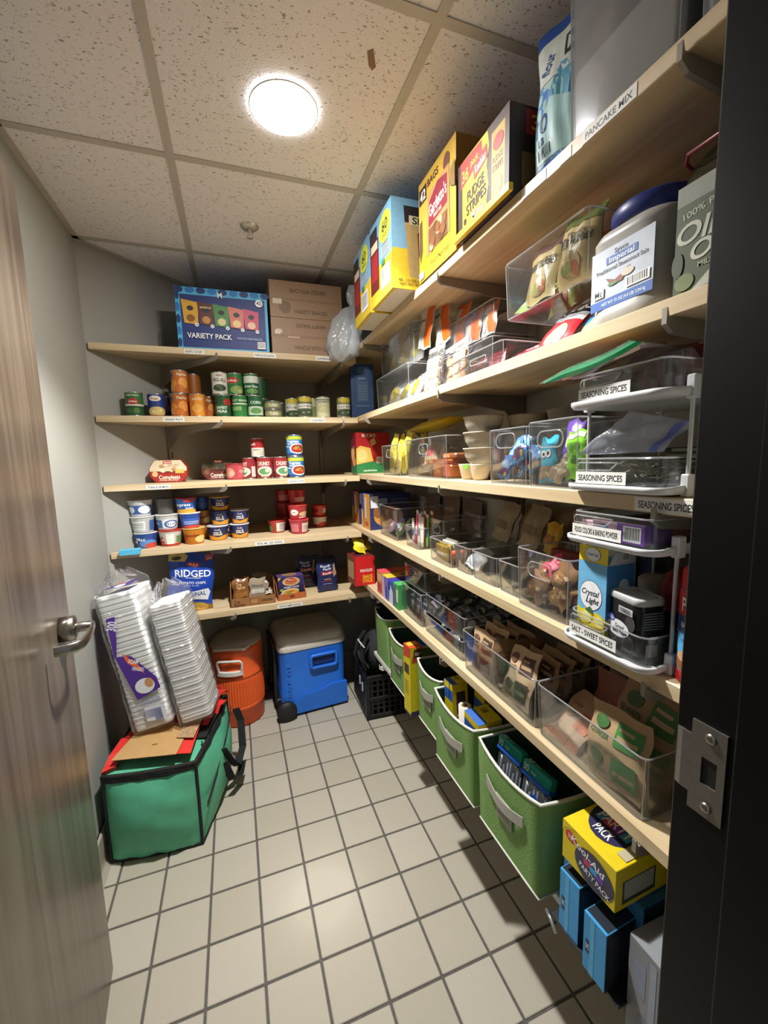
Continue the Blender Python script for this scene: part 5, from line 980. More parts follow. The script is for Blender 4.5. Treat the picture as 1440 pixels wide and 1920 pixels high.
for i, (x, y, zz, c, a) in enumerate(((.72, 1.90, .006, '#a83a78', 20), (.715, 1.85, .006, '#6a4aa8', -30), (.725, 1.875, .03, '#7a6ac0', 40), (.72, 1.79, .006, '#8aa04a', 10), (.73, 1.765, .03, '#a8b46a', -20), (.72, 1.745, .004, '#4a5a3a', 30))):
    pillow('candy_pack', ('magenta candy pack at the far end', 'violet candy pack on the bin floor', 'lilac candy pack atop two others', 'olive candy pack on the bin floor', 'pale green candy pack propped on the olive one', 'dark green candy pack at the near end')[i]+' of the sweets bin', 'snack pack', (x, y, z+zz), (-30, a, RZ), .05, .065, .02, c, [('e', .5, .5, .2, .2, '#d9d0d8')], 'sweets bin packs', seed=200+i, n=(8, 8))
for i in range(3): pillow('snack_bag', 'grey paper snack bag slumped behind the sweets bin, '+('farthest one', 'middle one', 'nearest one')[i], 'bag', (.940, 1.86-.17*i, z+.005), (-2, 4*i-4, RZ), .16, .20, .030, ('#57504a', '#6a5448', '#5a5048')[i], [('r', .1, .3, .9, .5, '#7a6a5c'), ('r', .2, .62, .8, .7, '#8a7a6c')], 'grey paper snack bags', seed=210+i, rough=.6)
clearbin('narrow clear bin crowded with bright drink mix sticks', (.690+.09, 1.575, z), (.14, .18, .088), handle=False, group=B4g)
sc_ = ['#e6e2d8', '#c83a34', '#3f8fd0', '#d94f7a', '#5fae4a', '#3a6fc8', '#e0d8c4', '#b83a5a', '#4fa0d8', '#e8e4d8', '#78b04a', '#d0503a']
sn_ = ['white', 'red', 'sky blue', 'pink', 'green', 'royal blue', 'cream', 'crimson', 'light blue', 'ivory', 'leaf green', 'orange red']
for i, c in enumerate(sc_):
    y = 1.625-.0095*i; x = .722+.02*(i % 3)
    carton('drink_stick', sn_[i]+' drink mix stick standing in the narrow bin', (x, y, z+.006), (.022, .006, .115+.012*(i % 4)), c, {'F': [('r', .15, .3, .85, .55, '#f0ece0' if i % 2 else '#2c4a8a'), ('r', 0, .9, 1, 1, '#d8d4c8')]}, RZ, 'drink mix sticks', cat='stick pack', c=.001, rot=(-3+2*(i % 3), 4*(i % 4)-6, RZ))
clearbin('upright clear divider bin with handle slot behind the drink sticks', (.735+.10, 1.43, z), (.12, .20, .135), group=B4g)
clearbin('low clear bin of yellow packets and small orange bottles', (.668+.125, 1.283, z), (.165, .25, .084), handle=False, group=B4g)
for i in range(4): carton('seasoning_packet', ('yellow seasoning packet nearest the bin front', 'yellow seasoning packet second from the bin front', 'white seasoning packet third from the bin front', 'white seasoning packet at the back of the low bin')[i], (.700+.014*i, 1.315, z+.005), (.085, .010, .052+.006*i), ('#c9a83a', '#d0b24a', '#c9c6bc', '#d2cfc6')[i], {'F': [('r', .06, .2, .94, .5, '#e6e0c4'), ('r', .06, .6, .94, .9, '#a8862c')]}, RZ, 'seasoning packets', cat='packet', c=.001)
for i in range(3):
    t = T('small_bottle', ('small orange capped bottle at the bin front', 'small orange capped bottle in the bin middle', 'small orange capped bottle at the bin back')[i], 'bottle', (.700+.033*i, 1.228, z+.0045), 0, 'small orange bottles')
    obj('bottle_body', B().lathe([(0, 0), (.011, 0), (.012, .002), (.012, .028), (.008, .034)], M('#7a4a34', .35), 14), t); obj('cap', B().lathe([(.009, .033), (.0105, .035), (.0105, .048), (0, .049)], M('#c85a28', .4), 14), t)
for nm, y, w, d in (('low clear bin with a crumpled white paper packet', 1.150, .098, .25), ('low empty clear bin between the paper bin and its twin', 1.027, .135, .25), ('low empty clear bin touching the tall cookie bin', .905, .105, .25)):
    clearbin(nm, (.680+.125, y, z), (w, d, .086), handle=False, group=B4g)
pillow('paper_packet', 'crumpled white paper packet in the first low bin', 'packet', (.715, 1.150, z+.012), (-50, 8, RZ), .075, .085, .03, '#c9cdd2', [('r', .1, .1, .9, .3, '#aeb6c0')], None, seed=220, rough=.6)
for i, (x, y, rx, a, c) in enumerate(((.83, 1.16, -22, 6, '#9c8d76'), (.875, 1.085, -22, -4, '#8d7d66'), (.83, 1.02, -22, 5, '#978670'), (.878, .965, -22, 4, '#857055'))):
    pillow('paper_bag', ('kraft paper snack bag farthest along the low bins', 'kraft paper snack bag second along the low bins', 'kraft paper snack bag third along the low bins', 'brown paper snack bag by the tall blue pouch bin')[i], 'bag', (x, y, z+.092), (rx, a, RZ), .085, .135, .035, c, [('r', .15, .3, .85, .5, '#7a6a54')], 'kraft paper snack bags', seed=230+i, rough=.8)
pillow('snack_bag', 'yellow snack pouch peeping between paper bags and the blue pouch bin', 'bag', (.835, .925, z+.092), (-14, 0, RZ), .06, .09, .03, '#c9a028', [('r', .2, .3, .8, .6, '#a5641c')], None, seed=236)
clearbin('tall clear bin with cut-out handle holding nut and cookie packs', (.662+.075, .765, z), (.175, .15, .145), group=B4g, hz=.70)
clearbin('tall clear bin of blue pouches standing behind the cookie bin', (.830+.06, .750, z), (.19, .12, .225), handle=False, group=B4g)
for i in range(4): pillow('snack_bag', ('blue pouch at the far end of the tall rear bin', 'blue pouch second from the far end of the tall rear bin', 'blue pouch third in the tall rear bin', 'blue pouch in the tall rear bin behind the lemonade carton')[i], 'bag', (.86+.042*(i % 2), .815-.043*i, z+.010), (-3, 0, RZ), .075, .20, .030, ('#2f4f9a', '#3a5fae', '#334a86', '#2b4480')[i], [('r', .1, .1, .9, .4, '#4a78c8'), ('e', .5, .65, .3, .12, '#8a94a8')], 'blue pouches', seed=240+i)
nt = lambda c: [('e', .3+.2*(j % 3), .25+.14*(j//3), .11, .08, q) for j, q in enumerate([c, '#b98a5a', '#8a5a34', '#c9a070', c, '#7a4a2c', '#a5744a', c, '#d0b088'])]
for i, (y, zz, a, c, col) in enumerate(((.805, .006, 20, '#a8794e', '#8f6a4a'), (.765, .006, -15, '#b48a5c', '#8a6444'), (.725, .006, 25, '#c2a06a', '#9a7448'), (.79, .045, -30, '#9c7450', '#7c5a40'), (.745, .05, 20, '#b08256', '#86603f'))):
    pillow('nut_pack', ('nut pack at the far bottom', 'nut pack in the bottom middle', 'tan biscuit pack at the near bottom', 'nut pack on top at the far side', 'nut pack on top at the near side')[i]+' of the cookie bin', 'snack pack', (.695+.006*(i % 2), y, z+zz), (-14, a, RZ), .062, .07, .028, col, nt(c), 'nut and cookie packs', seed=250+i, rough=.25, n=(9, 9))
pillow('snack_pack', 'bright pink snack pack lying above the nut packs', 'snack pack', (.70, .785, z+.088), (-30, 35, RZ), .04, .05, .02, '#d8405a', [('r', .2, .3, .8, .6, '#e88a98')], None, seed=258)
b = carton('snack_box', 'dark red box standing behind the nut packs in the cookie bin', (.775, .765, z+.005), (.15, .03, .128), '#7a1f1c', {'F': [('r', .1, .3, .6, .8, '#9c2c24')]}, RZ)

# ---------------- fifth shelf
z = RT[5]+.0005
pgf = [('r', 0, 0, 1, 1, '#c9201f'), ('t', 'PRINGLES', .55, .52, .10, '#efe6da', {'w': .62}), ('t', 'SNACK', .62, .30, .12, '#f0cf2c', {'w': .52}), ('t', 'STACK', .62, .16, .12, '#f0cf2c', {'w': .52})]
t = carton('chip_carton', 'red open chip carton reading SNACK STACK overhanging the shelf corner', (.630, 2.135, z), (.112, .13, .158), '#a51a1c', {'F': pgf, 'L': [('r', 0, 0, 1, 1, '#7c4a2c'), ('r', .1, .2, .8, .8, '#a8906a'), ('r', .85, 0, 1, 1, '#c9201f')]}, rz=4)
obj('inside_opening', B().box(-.052, -.061, .1582, .052, .061, .159, M('#5a1012', .7)), t)
CG = 'yellow snack bags in the red carton'
pillow('snack_bag', 'bright yellow snack bag poking out of the red carton, front', 'bag', (.625, 2.115, z+.161), (-50, 24, 10), .085, .115, .04, '#dccb2c', [('r', .2, .3, .8, .7, '#e9dd6a')], CG, seed=260)
pillow('snack_bag', 'yellow snack bag lying in the red carton, rear', 'bag', (.655, 2.17, z+.161), (-62, -10, -20), .09, .12, .04, '#b8a524', [('r', .2, .3, .8, .7, '#8f7f1c')], CG, seed=261)
for i, (y, w, h, c, fr_, tp) in enumerate(((1.900, .075, .118, '#c9884a', [('r', .1, .1, .9, .5, '#b03a48'), ('r', .1, .6, .9, .9, '#d8b07a')], '#d84a58'), (1.822, .070, .112, '#7a6aa8', [('p', [(0, 0), (.6, 0), (.3, 1), (0, 1)], '#c9a8d0'), ('r', .55, .1, .95, .6, '#2f4fa0')], '#e0b83a'), (1.748, .066, .108, '#2c55a5', [('p', [(.2, 0), (1, 0), (1, .6), (.4, .9)], '#c9d0dc'), ('r', .1, .6, .5, .9, '#3a2c6a')], '#3a3a9c'), (1.678, .060, .115, '#3f9a54', [('r', .1, .08, .5, .9, '#6a5a6a'), ('r', .6, .3, .95, .8, '#c9d6c0')], '#4fae5f'))):
    carton('bar_box', ('small tan and red bar box next to the red chip carton', 'small lilac bar box with yellow top', 'small blue bar box with white swoosh', 'small green bar box beside the tall clear bin')[i], (.655+.085, y, z), (w, .17, h), c, {'F': fr_, 'T': [('r', 0, 0, 1, .96, tp), ('r', .2, .5, .8, .9, c)], 'R': [('r', .1, .2, .9, .8, '#3a6a44')]}, RZ, 'small bar boxes', c=.001)
B5g = 'clear bins of the fifth shelf'
drk = lambda i: [('r', .1, .62, .9, .85, '#8e93a4'), ('r', .16, .68, .7, .78, '#4a4e60'), ('r', .1, .2, .5, .5, '#5c6072'), ('e', .7, .3, .2, .18, '#a8a6a0')]
clearbin('tall clear bin of dark packets beside the green bar box', (.665+.12, 1.535, z), (.205, .24, .135), handle=False, group=B5g)
clearbin('empty clear bin stacked on the tall bin of dark packets', (.68+.11, 1.535, z+.139), (.215, .22, .085), handle=True, group=B5g)
for i in range(6): pillow('dark_pack', ('dark snack pack, front far corner', 'dark snack pack, front middle', 'dark snack pack, front near corner', 'dark snack pack, rear far corner', 'dark snack pack, rear middle', 'dark snack pack, rear near corner')[i]+' of the tall bin', 'snack pack', (.70+.075*(i//3), 1.595-.058*(i % 3), z+.006), (-9, 5*(i % 3)-5, RZ), .058, .115, .03, '#3c3d49' if i % 2 else '#2f303a', drk(i), 'dark snack packs in the tall bin', seed=270+i, rough=.25, n=(9, 10))
clearbin('lower wide clear bin of dark wrapped packs', (.668+.135, 1.275, z), (.295, .27, .07), handle=False, group=B5g)
clearbin('upper wide clear bin of dark wrapped packs stacked on its twin', (.672+.135, 1.275, z+.073), (.295, .26, .075), handle=False, group=B5g)
for k in (0, 1):
    for i in range(6):
        pillow('dark_pack', ('dark wrapped pack %s of the %s wide bin' % (('at the far front', 'in the front middle', 'at the near front', 'at the far back', 'in the back middle', 'at the near back')[i], ('lower', 'upper')[k])), 'snack pack', (.71+.10*(i//3), 1.375-.095*(i % 3), z+.008+.073*k), (-64, 12*(i % 3)-12, RZ), .085, .095, .028, ('#34363f', '#4a4c55', '#2a2b33')[i % 3], drk(i), 'dark wrapped packs', seed=280+i+10*k, rough=.22, n=(9, 9))
pillow('snack_pack', 'white and blue packet in the upper wide bin corner by the tall bin', 'snack pack', (.69, 1.405, z+.079), (-34, 20, RZ), .05, .06, .02, '#c9cdd6', [('r', .1, .5, .9, .8, '#4a6ab0'), ('r', .1, .2, .9, .35, '#b04a40')], None, seed=300)
clearbin('shallow empty clear tray at the shelf front beside the oatmeal packs', (.655+.14, 1.245-.14+.025, z), (.02+.0, .28, .02), handle=False, group=B5g, name='plastic_bin') if False else None
qk = lambda c, d: [('t', 'QUAKER', .27, .62, .075, c, {'w': .36}), ('r', .54, .56, .92, .88, d), ('r', .58, .66, .88, .72, '#a8906e'), ('r', .58, .78, .8, .82, '#a8906e'), ('t', 'QUAKER', .27, .16, .075, c, {'w': .36}), ('r', .54, .10, .92, .42, d), ('r', .58, .2, .88, .26, '#a8906e'), ('e', .27, .78, .13, .09, c), ('e', .27, .32, .13, .09, c)]
QG = 'oatmeal packets'
clearbin('clear bin crowded with brown oatmeal packets', (.655+.15, .935, z), (.345, .30, .128), handle=False, group=B5g)
kf = '#b79a77'
pillow('oatmeal_packet', 'tan oatmeal packet with brown squares facing the aisle, farthest', 'packet', (.685, 1.048, z+.006), (-7, 0, RZ), .115, .135, .03, kf, qk('#6a4a34', '#4c3226'), QG, seed=310, rough=.6)
for i in range(3): pillow('oatmeal_packet', ('tan oatmeal packet crumpled behind the farthest one', 'tan oatmeal packet with folded top, third in the far row', 'tan oatmeal packet at the back of the far row')[i], 'packet', (.725+.034*i, 1.04-.012*i, z+.006), (-6, 3*i-3, RZ+4*i), .12, .145-.004*i, .03, ('#b3946f', '#a98a66', '#9c7d5c')[i], qk('#6a4a34', '#4c3226'), QG, seed=311+i, rough=.6)
pillow('oatmeal_packet', 'brown paper packet set sideways between the two oatmeal rows', 'packet', (.735, .955, z+.006), (-6, 4, -10), .16, .13, .03, '#8d6e4c', [('r', .1, .2+.1*i, .9, .24+.1*i, '#6f5338') for i in range(6)], QG, seed=315, rough=.6)
pillow('oatmeal_packet', 'pale oatmeal packet leaning out over the bin rim in the near row', 'packet', (.670, .862, z+.006), (-22, -6, RZ), .112, .15, .03, '#c3a684', qk('#6a4a34', '#4c3226'), QG, seed=316, rough=.6)
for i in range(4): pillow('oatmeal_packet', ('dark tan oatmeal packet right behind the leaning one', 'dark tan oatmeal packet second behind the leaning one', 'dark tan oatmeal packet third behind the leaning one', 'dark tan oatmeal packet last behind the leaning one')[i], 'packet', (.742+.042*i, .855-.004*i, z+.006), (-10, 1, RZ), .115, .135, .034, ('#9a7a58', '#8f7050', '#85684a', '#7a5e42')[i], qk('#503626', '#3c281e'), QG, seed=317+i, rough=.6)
pillow('oatmeal_packet', 'orange tipped paper packet lying outside the far bin end', 'packet', (.735, 1.115, z+.003), (-62, 16, RZ), .03, .11, .02, '#b98358', [('r', .0, .0, 1, .4, '#d08a4a')], QG, seed=322, rough=.6)
clearbin('wide clear bin of green and orange oatmeal packets near the door frame', (.655+.15, .62, z), (.285, .30, .128), handle=False, group=B5g)
pillow('oatmeal_packet', 'cream and orange oatmeal packet lying on the bin floor', 'packet', (.690, .70, z+.008), (-60, 6, RZ+6), .095, .15, .035, '#c9a888', [('r', .0, .0, 1, .12, '#c9622c'), ('r', .55, .3, .92, .62, '#c9704c'), ('t', 'QUAKER', .27, .7, .07, '#b8644a', {'w': .3}), ('e', .27, .5, .12, .09, '#b8745a')], QG, seed=330, rough=.6)
pillow('oatmeal_packet', 'large kraft packet with green squares leaning on the bin front', 'packet', (.672, .562, z+.006), (-14, -4, RZ), .135, .15, .035, '#a98d68', qk('#3f6a34', '#3a7a34'), QG, seed=331, rough=.6)
pillow('oatmeal_packet', 'kraft packet with green square standing high at the back', 'packet', (.745, .565, z+.015), (-14, 4, RZ), .145, .185, .04, '#8d7352', qk('#38502c', '#35602c'), QG, seed=332, rough=.6)
pillow('oatmeal_packet', 'rusty brown packet in the shade behind the cream one', 'packet', (.775, .68, z+.006), (-12, 0, RZ), .12, .15, .03, '#7c4a34', [('r', .5, .3, .9, .6, '#8a3a2c')], QG, seed=333, rough=.6)
pillow('oatmeal_packet', 'crumpled brown packet with green print beside the frame', 'packet', (.80, .475, z+.006), (-16, 8, RZ+16), .11, .15, .05, '#7a5e42', qk('#30482a', '#2f5028'), QG, seed=334, rough=.7)
pillow('snack_bag', 'dark brown almond bag high in the shade against the wall', 'bag', (.942, .49, z+.006), (0, 0, RZ), .19, .23, .02, '#2c1a14', [('t', 'the', .5, .88, .08, '#9c8a74', {'w': .2}), ('t', 'Almonds', .5, .74, .10, '#b98a2c', {'w': .8}), ('r', .1, .2, .9, .6, '#6a5238')], None, seed=335)
carton('sugar_box', 'flat white box lying behind the orange oatmeal packets', (.905, .71, z+.003), (.15, .05, .17), '#8f8a80', {'F': [('r', .1, .6, .9, .9, '#7a766c')]}, RZ)
# ================================================================== fabric bins on the low white shelf
BING = M('#7ea55c', .9, n=.06, s=260, b=.35); BINI = M('#3f5a44', .9, n=.06, s=200); PIPE = M('#d6d5cc', .7); STRAP = M('#a9a79c', .6, n=.08, s=150)
def fabric_bin(label, x, y, w, d=.27, h=.262, sag=.016, pocket=True, seed=0):
    t = T('fabric_bin', label, 'bin', (x+d/2, y, LZ+.001), RZ, 'green fabric storage bins'); rn = random.Random(seed)
    N_ = 8; k = .965
    def ring(s, z, e=0.0, bul=0.0):
        o = []
        W2, D2 = w*s/2-e, d*s/2-e
        for (ax, ay, bx_, by_) in ((-W2, -D2, W2, -D2), (W2, -D2, W2, D2), (W2, D2, -W2, D2), (-W2, D2, -W2, -D2)):
            for i in range(N_):
                q = i/N_; xx, yy = ax+(bx_-ax)*q, ay+(by_-ay)*q; m = 4*q*(1-q)
                if ay == by_ and ay < 0: yy -= bul*m
                if ax == bx_: xx += math.copysign(bul*.5*m, ax)
                zz = z-(sag*m*(1 if ay == by_ and ay < 0 else .5) if z > h*.9 else 0)
                o.append((xx, yy, zz))
        return o
    b = B(); b.loft([ring(k, 0), ring((1+k)/2, h*.5, 0, .004), ring(1, h*.8, 0, .008), ring(1, h, 0, .010)], BING, True, False, True)
    b.loft([ring(1, h, .004, .010), ring((1+k)/2, h*.5, .004, .004), ring(k, .006, .004)], BINI, False, True, True); b.loft([ring(1, h, 0, .010), ring(1, h, .004, .010)], BING, False, False); obj('fabric_body', b, t)
    b = B(); b.tube(ring(1, h, .002, .010), .0045, PIPE, 7, True); obj('rim_piping', b, t)
    b = B(); b.tube([(p[0], p[1], p[2]+.004) for p in ring(k, 0, -.0005)], .0032, PIPE, 6, True); obj('foot_piping', b, t)
    if pocket:
        fy = lambda z: -d/2*(k+(1-k)*z/h)-.008
        b = B(); pts = [(-w*.30+w*.60*i/10, fy(h*.62)-.010*sin(pi*i/10)-.001, h*.66-.012*sin(pi*i/10)) for i in range(11)]
        b.strip(pts, (0, 0, 1), .030, .0022, STRAP); obj('pull_strap', b, t)
        b = B(); zc = h*.52; b.loft([[(-.035, fy(zc+.03)-.0012, zc+.03), (.035, fy(zc+.03)-.0012, zc+.03), (.035, fy(zc+.03)+.002, zc+.03), (-.035, fy(zc+.03)+.002, zc+.03)], [(-.033, fy(zc-.035)-.0012, zc-.035), (.033, fy(zc-.035)-.0012, zc-.035), (.033, fy(zc-.035)+.002, zc-.035), (-.033, fy(zc-.035)+.002, zc-.035)]], STRAP)
        p2 = B(); decal(b, lambda u, v, o: (-.033+.066*u, fy(zc-.03+.055*v)-.0013-o, zc-.03+.055*v), .066, .055, [('r', .08, .1, .92, .9, '#8f9684'), ('r', .16, .2, .84, .8, '#6f7f5c')]); obj('label_pocket', b, t)
    return t
FB1 = fabric_bin('green fabric bin with cutlery packs, largest in view', .632, .840, .262, seed=1)
FB2 = fabric_bin('green fabric bin with yellow wrap boxes and a paper roll', .632, 1.128, .258, seed=2)
FB3 = fabric_bin('green fabric bin mostly hidden behind the tall yellow box', .668, 1.385, .20, seed=3)
FB4 = fabric_bin('green fabric bin with blue lining showing, past the tall yellow box', .668, 1.70, .235, seed=4)
FB5 = fabric_bin('small green fabric bin at the back corner under black straps', .69, 1.99, .20, .24, .272, seed=5, pocket=False)
def cutlery(label, y, lean):
    t = T('cutlery_pack', label, 'pack', (.655, y, LZ+.055), 0, 'clear cutlery packs', (-lean-11, -5, RZ)); w, h = .104, .215
    b = B(); f = lambda u, v, s: ((u-.5)*w, s*(.016*sin(pi*u)**.5*sin(pi*min(1, v*1.02))**.5*(1+.2*sin(19*u+7*v))+.0006), v*h)
    for s in (-1, 1): b.grid(lambda u, v: f(u, v, s), 12, 12, FILM(), flip=s > 0)
    obj('film', b, t)
    b = B().box(-w/2-.001, -.0125, h*.88, w/2+.001, .0125, h*1.02, M('#1a9a8a', .4), .004); b.box(-w/2-.0015, -.0135, h*.83, w/2+.0015, .0135, h*.89, M('#1f5fc8', .4), .004)
    decal(b, lambda u, v, o: ((u-.5)*w, -.0126-o, h*(.88+.14*v)), w, h*.14, [('t', '30', .16, .5, .6, '#e8f4f2', {'w': .2}), ('t', 'Pack', .45, .45, .22, '#e8f4f2', {'w': .18})])
    decal(b, lambda u, v, o: ((u-.5)*w, -.0125+.025*v, h*1.02+o), w, .025, [('t', '30', .16, .5, .7, '#e8f4f2', {'w': .2}), ('t', 'Pack', .45, .5, .3, '#e8f4f2', {'w': .18})]); obj('header_card', b, t)
    b = B()
    for i in range(14):
        x = -.046+.092*i/13; zz = h*.12+.02*((i*7) % 3)
        b.tube([(x, -.004+.008*(i % 2), zz), (x+.002, -.006+.008*(i % 2), zz+.07), (x-.001, -.003+.008*(i % 2), zz+.10)], .0032, M('#aebdd0', .25), 5)
    obj('cutlery', b, t)
    return t
cutlery('cutlery pack with teal 30 header at the far half of the large bin', .905, 3); cutlery('cutlery pack with teal 30 header at the near half of the large bin', .785, 4)
pillow('blue_pouch', 'dark blue pouch corner at the front of the large fabric bin', 'pouch', (.652, .755, LZ+.12), (-4, 0, RZ), .05, .115, .012, '#1f48a8', None, None, seed=400)
WG = 'yellow food wrap boxes'
def wrapbox(label, loc, dims, rot, txts, top=True):
    sx, sy, sz = dims
    return carton('wrap_box', label, loc, dims, '#d8c21c', {'F': [('r', 0, 0, 1, 1, '#d9c31d'), ('r', .0, .78, 1, .92, '#2f5fb4')]+txts, 'R': [('r', .0, 0, 1, 1, '#c9b41a'), ('r', .25, 0, .85, .9, '#3a2430'), ('t', 'GLAD', .55, .55, .14, '#d8c9a0', {'w': .8, 'rot': 90})], 'T': [('r', 0, 0, 1, 1, '#dcc720'), ('r', 0, 0, 1, .38, '#3a68b8'), ('t', '100', .3, .7, .25, '#4a3f20', {'w': .3})]}, 0, WG, rot=rot, c=.001)
wrapbox('yellow wrap box standing at the far front of its fabric bin', (.700, 1.205, LZ+.012), (.058, .060, .285), (0, -4, RZ), [])
wrapbox('yellow wrap box half hidden behind the paper roll', (.775, 1.155, LZ+.012), (.06, .06, .268), (0, 3, RZ), [('t', '100', .5, .5, .1, '#4a3f20', {'w': .5})])
wrapbox('yellow wrap box with blue flap in front, nearest the cutlery bin', (.705, 1.055, LZ+.012), (.080, .085, .262), (2, 3, RZ), [('e', .35, .62, .2, .06, '#c9d2e0'), ('t', 'PRESS', .55, .40, .10, '#3a3420', {'w': .7, 'rot': 90}), ('t', '100', .2, .3, .05, '#3a3420')])
t = carton('wrap_box', 'dark brown wrap box lying against the bin back wall', (.862, 1.11, LZ+.014), (.17, .036, .235), '#6a4a2c', {'F': [('r', .05, .5, .95, .8, '#8a6034'), ('t', 'GLAD', .5, .65, .12, '#d8c9a0', {'w': .4})]}, RZ, WG)
t = T('paper_roll', 'white paper roll standing between the yellow wrap boxes', 'roll', (.690, 1.130, LZ+.010), 0, rot=(0, -2, 0))
b = B().lathe([(.0215, 0), (.0215, .25), (.0105, .25), (.0100, .2)], M('#cfcac0', .8, n=.04), 26); obj('paper', b, t); obj('core', B().lathe([(.0105, .2505), (.0095, .2505), (.0095, .15), (0, .15)], M('#7a6248', .9), 22), t)
pillow('plastic_pouch', 'blue plastic pouch lining the fabric bin past the yellow box', 'pouch', (.80, 1.70, LZ+.012), (-4, 0, RZ), .17, .25, .06, '#27508c', [('r', .2, .5, .8, .8, '#3a68a8')], None, seed=401)
carton('foil_box', 'tall narrow yellow box standing on end at the shelf edge', (.668, 1.527, LZ+.001), (.062, .058, .305), '#d6c41a', {'F': [('r', 0, 0, 1, 1, '#d6c41a'), ('r', 0, 0, 1, .03, '#3a2c50'), ('p', [(0, .82), (1, .86), (1, 1), (0, 1)], '#c24a22'), ('r', .12, .60, .8, .74, '#4a3a28'), ('r', .15, .3, .7, .5, '#b09c1c')], 'R': [('r', 0, 0, 1, 1, '#d6c41a'), ('r', 0, 0, 1, .07, '#3a2c50'), ('p', [(.1, .78), (1, .78), (1, 1), (.3, .97)], '#b54a24'), ('r', .3, .85, .95, .96, '#2f2a22'), ('t', '75 SQ FT', .62, .905, .045, '#e6dcb0', {'w': .5})], 'T': [('r', 0, 0, 1, 1, '#c84a2a'), ('r', .1, .1, .6, .9, '#d9b83a')]}, RZ+4)
# party pack, blue cases, white pack at the near end
kp = [('p', [(.06, .84), (.28, .98), (.10, 1), (0, 1), (0, .7)], '#e0c81f'), ('e', .17, .72, .11, .13, '#c9342a'), ('t', '3X', .17, .72, .1, '#f0e0d0', {'w': .1}), ('e', .62, .42, .36, .42, '#3b3a4e'), ('t', 'Kool-Aid', .50, .66, .17, '#e9e9ee', {'w': .62, 'rot': -12}), ('r', .44, .42, .56, .56, '#c23a6a'), ('r', .56, .38, .68, .52, '#3a9ad0'), ('r', .68, .34, .80, .48, '#6a3ab0'), ('t', 'PARTY PACK', .64, .26, .13, '#e6e6ee', {'w': .56, 'rot': -10})]
tp_ = [('e', .46, .46, .42, .34, '#25244a'), ('t', 'Kool-Aid', .36, .66, .15, '#f0f0f4', {'w': .52}), ('r', .16, .30, .30, .46, '#3a8fd0'), ('r', .31, .30, .45, .46, '#d03a78'), ('r', .46, .30, .60, .46, '#7a3ac0'), ('r', .61, .30, .75, .46, '#3fa0d0'), ('t', 'PARTY', .46, .38, .11, '#f2f2f4', {'w': .56}), ('t', 'PACK', .46, .22, .10, '#f2f2f4', {'w': .3}), ('r', .80, .14, .96, .34, '#b8b090')]+[('r', .04+.03*i, .9-.012*abs(i-3), .055+.03*i, .98-.012*abs(i-3), '#4a4420') for i in range(8)]
carton('drink_box', 'yellow drink mix box reading Kool-Aid PARTY PACK on the blue cases', (.612+.105, .553, LZ+.243), (.125, .22, .088), '#d9c214', {'F': kp, 'T': tp_, 'R': [('r', .08, .12, .48, .66, '#3a3a2c'), ('r', .1, .22, .46, .64, '#a3a598')]}, RZ+2, c=.001)
bl = {'F': [('r', .3, .0, .5, 1, '#5aaee0'), ('r', .12, .34, .3, .56, '#24334a'), ('t', 'M', .21, .45, .12, '#b9c6d6', {'w': .12})], 'R': [('r', 0, 0, 1, 1, '#20242c'), ('r', .1, .1, .9, .9, '#2c3542')], 'T': [('r', .04, .06, .96, .94, '#15202e')]}
carton('water_enhancer_box', 'bright blue small box in front of the blue case, farther one', (.637, .588, LZ+.095), (.05, .07, .135), '#3d9bd6', bl, RZ+3, 'small blue boxes', c=.001)
carton('water_enhancer_box', 'bright blue small box in front of the blue case, nearer one', (.632, .512, LZ+.085), (.05, .085, .125), '#3d9bd6', bl, RZ+3, 'small blue boxes', c=.001)
for y, zz, lab in ((.588, .045, 'wire tray leg carrying the farther small blue box'), (.512, .040, 'wire tray leg carrying the nearer small blue box')): pass
t = T('blue_case', 'dark blue carton case carrying the yellow drink mix box', 'box', (.668+.125, .572, LZ+.001), RZ)
obj('carton_body', B().box(-.098, -.125, 0, .098, .125, .240, M('#2c6fa5', .5), .002), t)
p = B(); fn, a, h = face('R', .196, .25, .24); decal(p, fn, a, h, [('r', 0, 0, 1, 1, '#1b222c'), ('r', .06, .62, .94, .94, '#22405a'), ('r', .1, .7, .5, .86, '#39607e')]); fn, a, h = face('F', .196, .25, .24); decal(p, fn, a, h, [('r', 0, .8, 1, .98, '#3a8ac4')]); obj('label_print', p, t)
t = carton('wet_wipe_case', 'white case, greyed for shade, wrapped in clear film at the door frame end', (.622+.12, .408, LZ+.001), (.115, .24, .225), '#8b8e93', {'F': [('r', .1, .55, .3, .85, '#8a93a4'), ('r', .36, .4, .46, .95, '#9aa3b0'), ('e', .3, .3, .14, .09, '#7d8594')], 'R': [('e', .3, .55, .2, .18, '#1f2f6a'), ('r', .1, .05, .5, .3, '#6a7080')], 'T': [('r', .2, .2, .8, .5, '#8f949c')]}, RZ)  # a white case; the shade it sits in is put into its grey
b = B(); b.tube([(LXF+.006, .66, LZ-.028), (LXF-.03, .668, LZ-.01), (LXF-.066, .672, LZ+.030), (LXF-.070, .655, LZ+.028), (LXF-.071, .636, LZ+.012)], .0036, M('#b5b6b8', .3, .8), 8); b.box(LXF-.002, .652, LZ-.036, LXF+.03, .672, LZ-.0225, M('#b5b6b8', .3, .8))
tag(obj('wire_hook', b), 'bare metal wire hook under the low shelf below the blue boxes', 'hook')
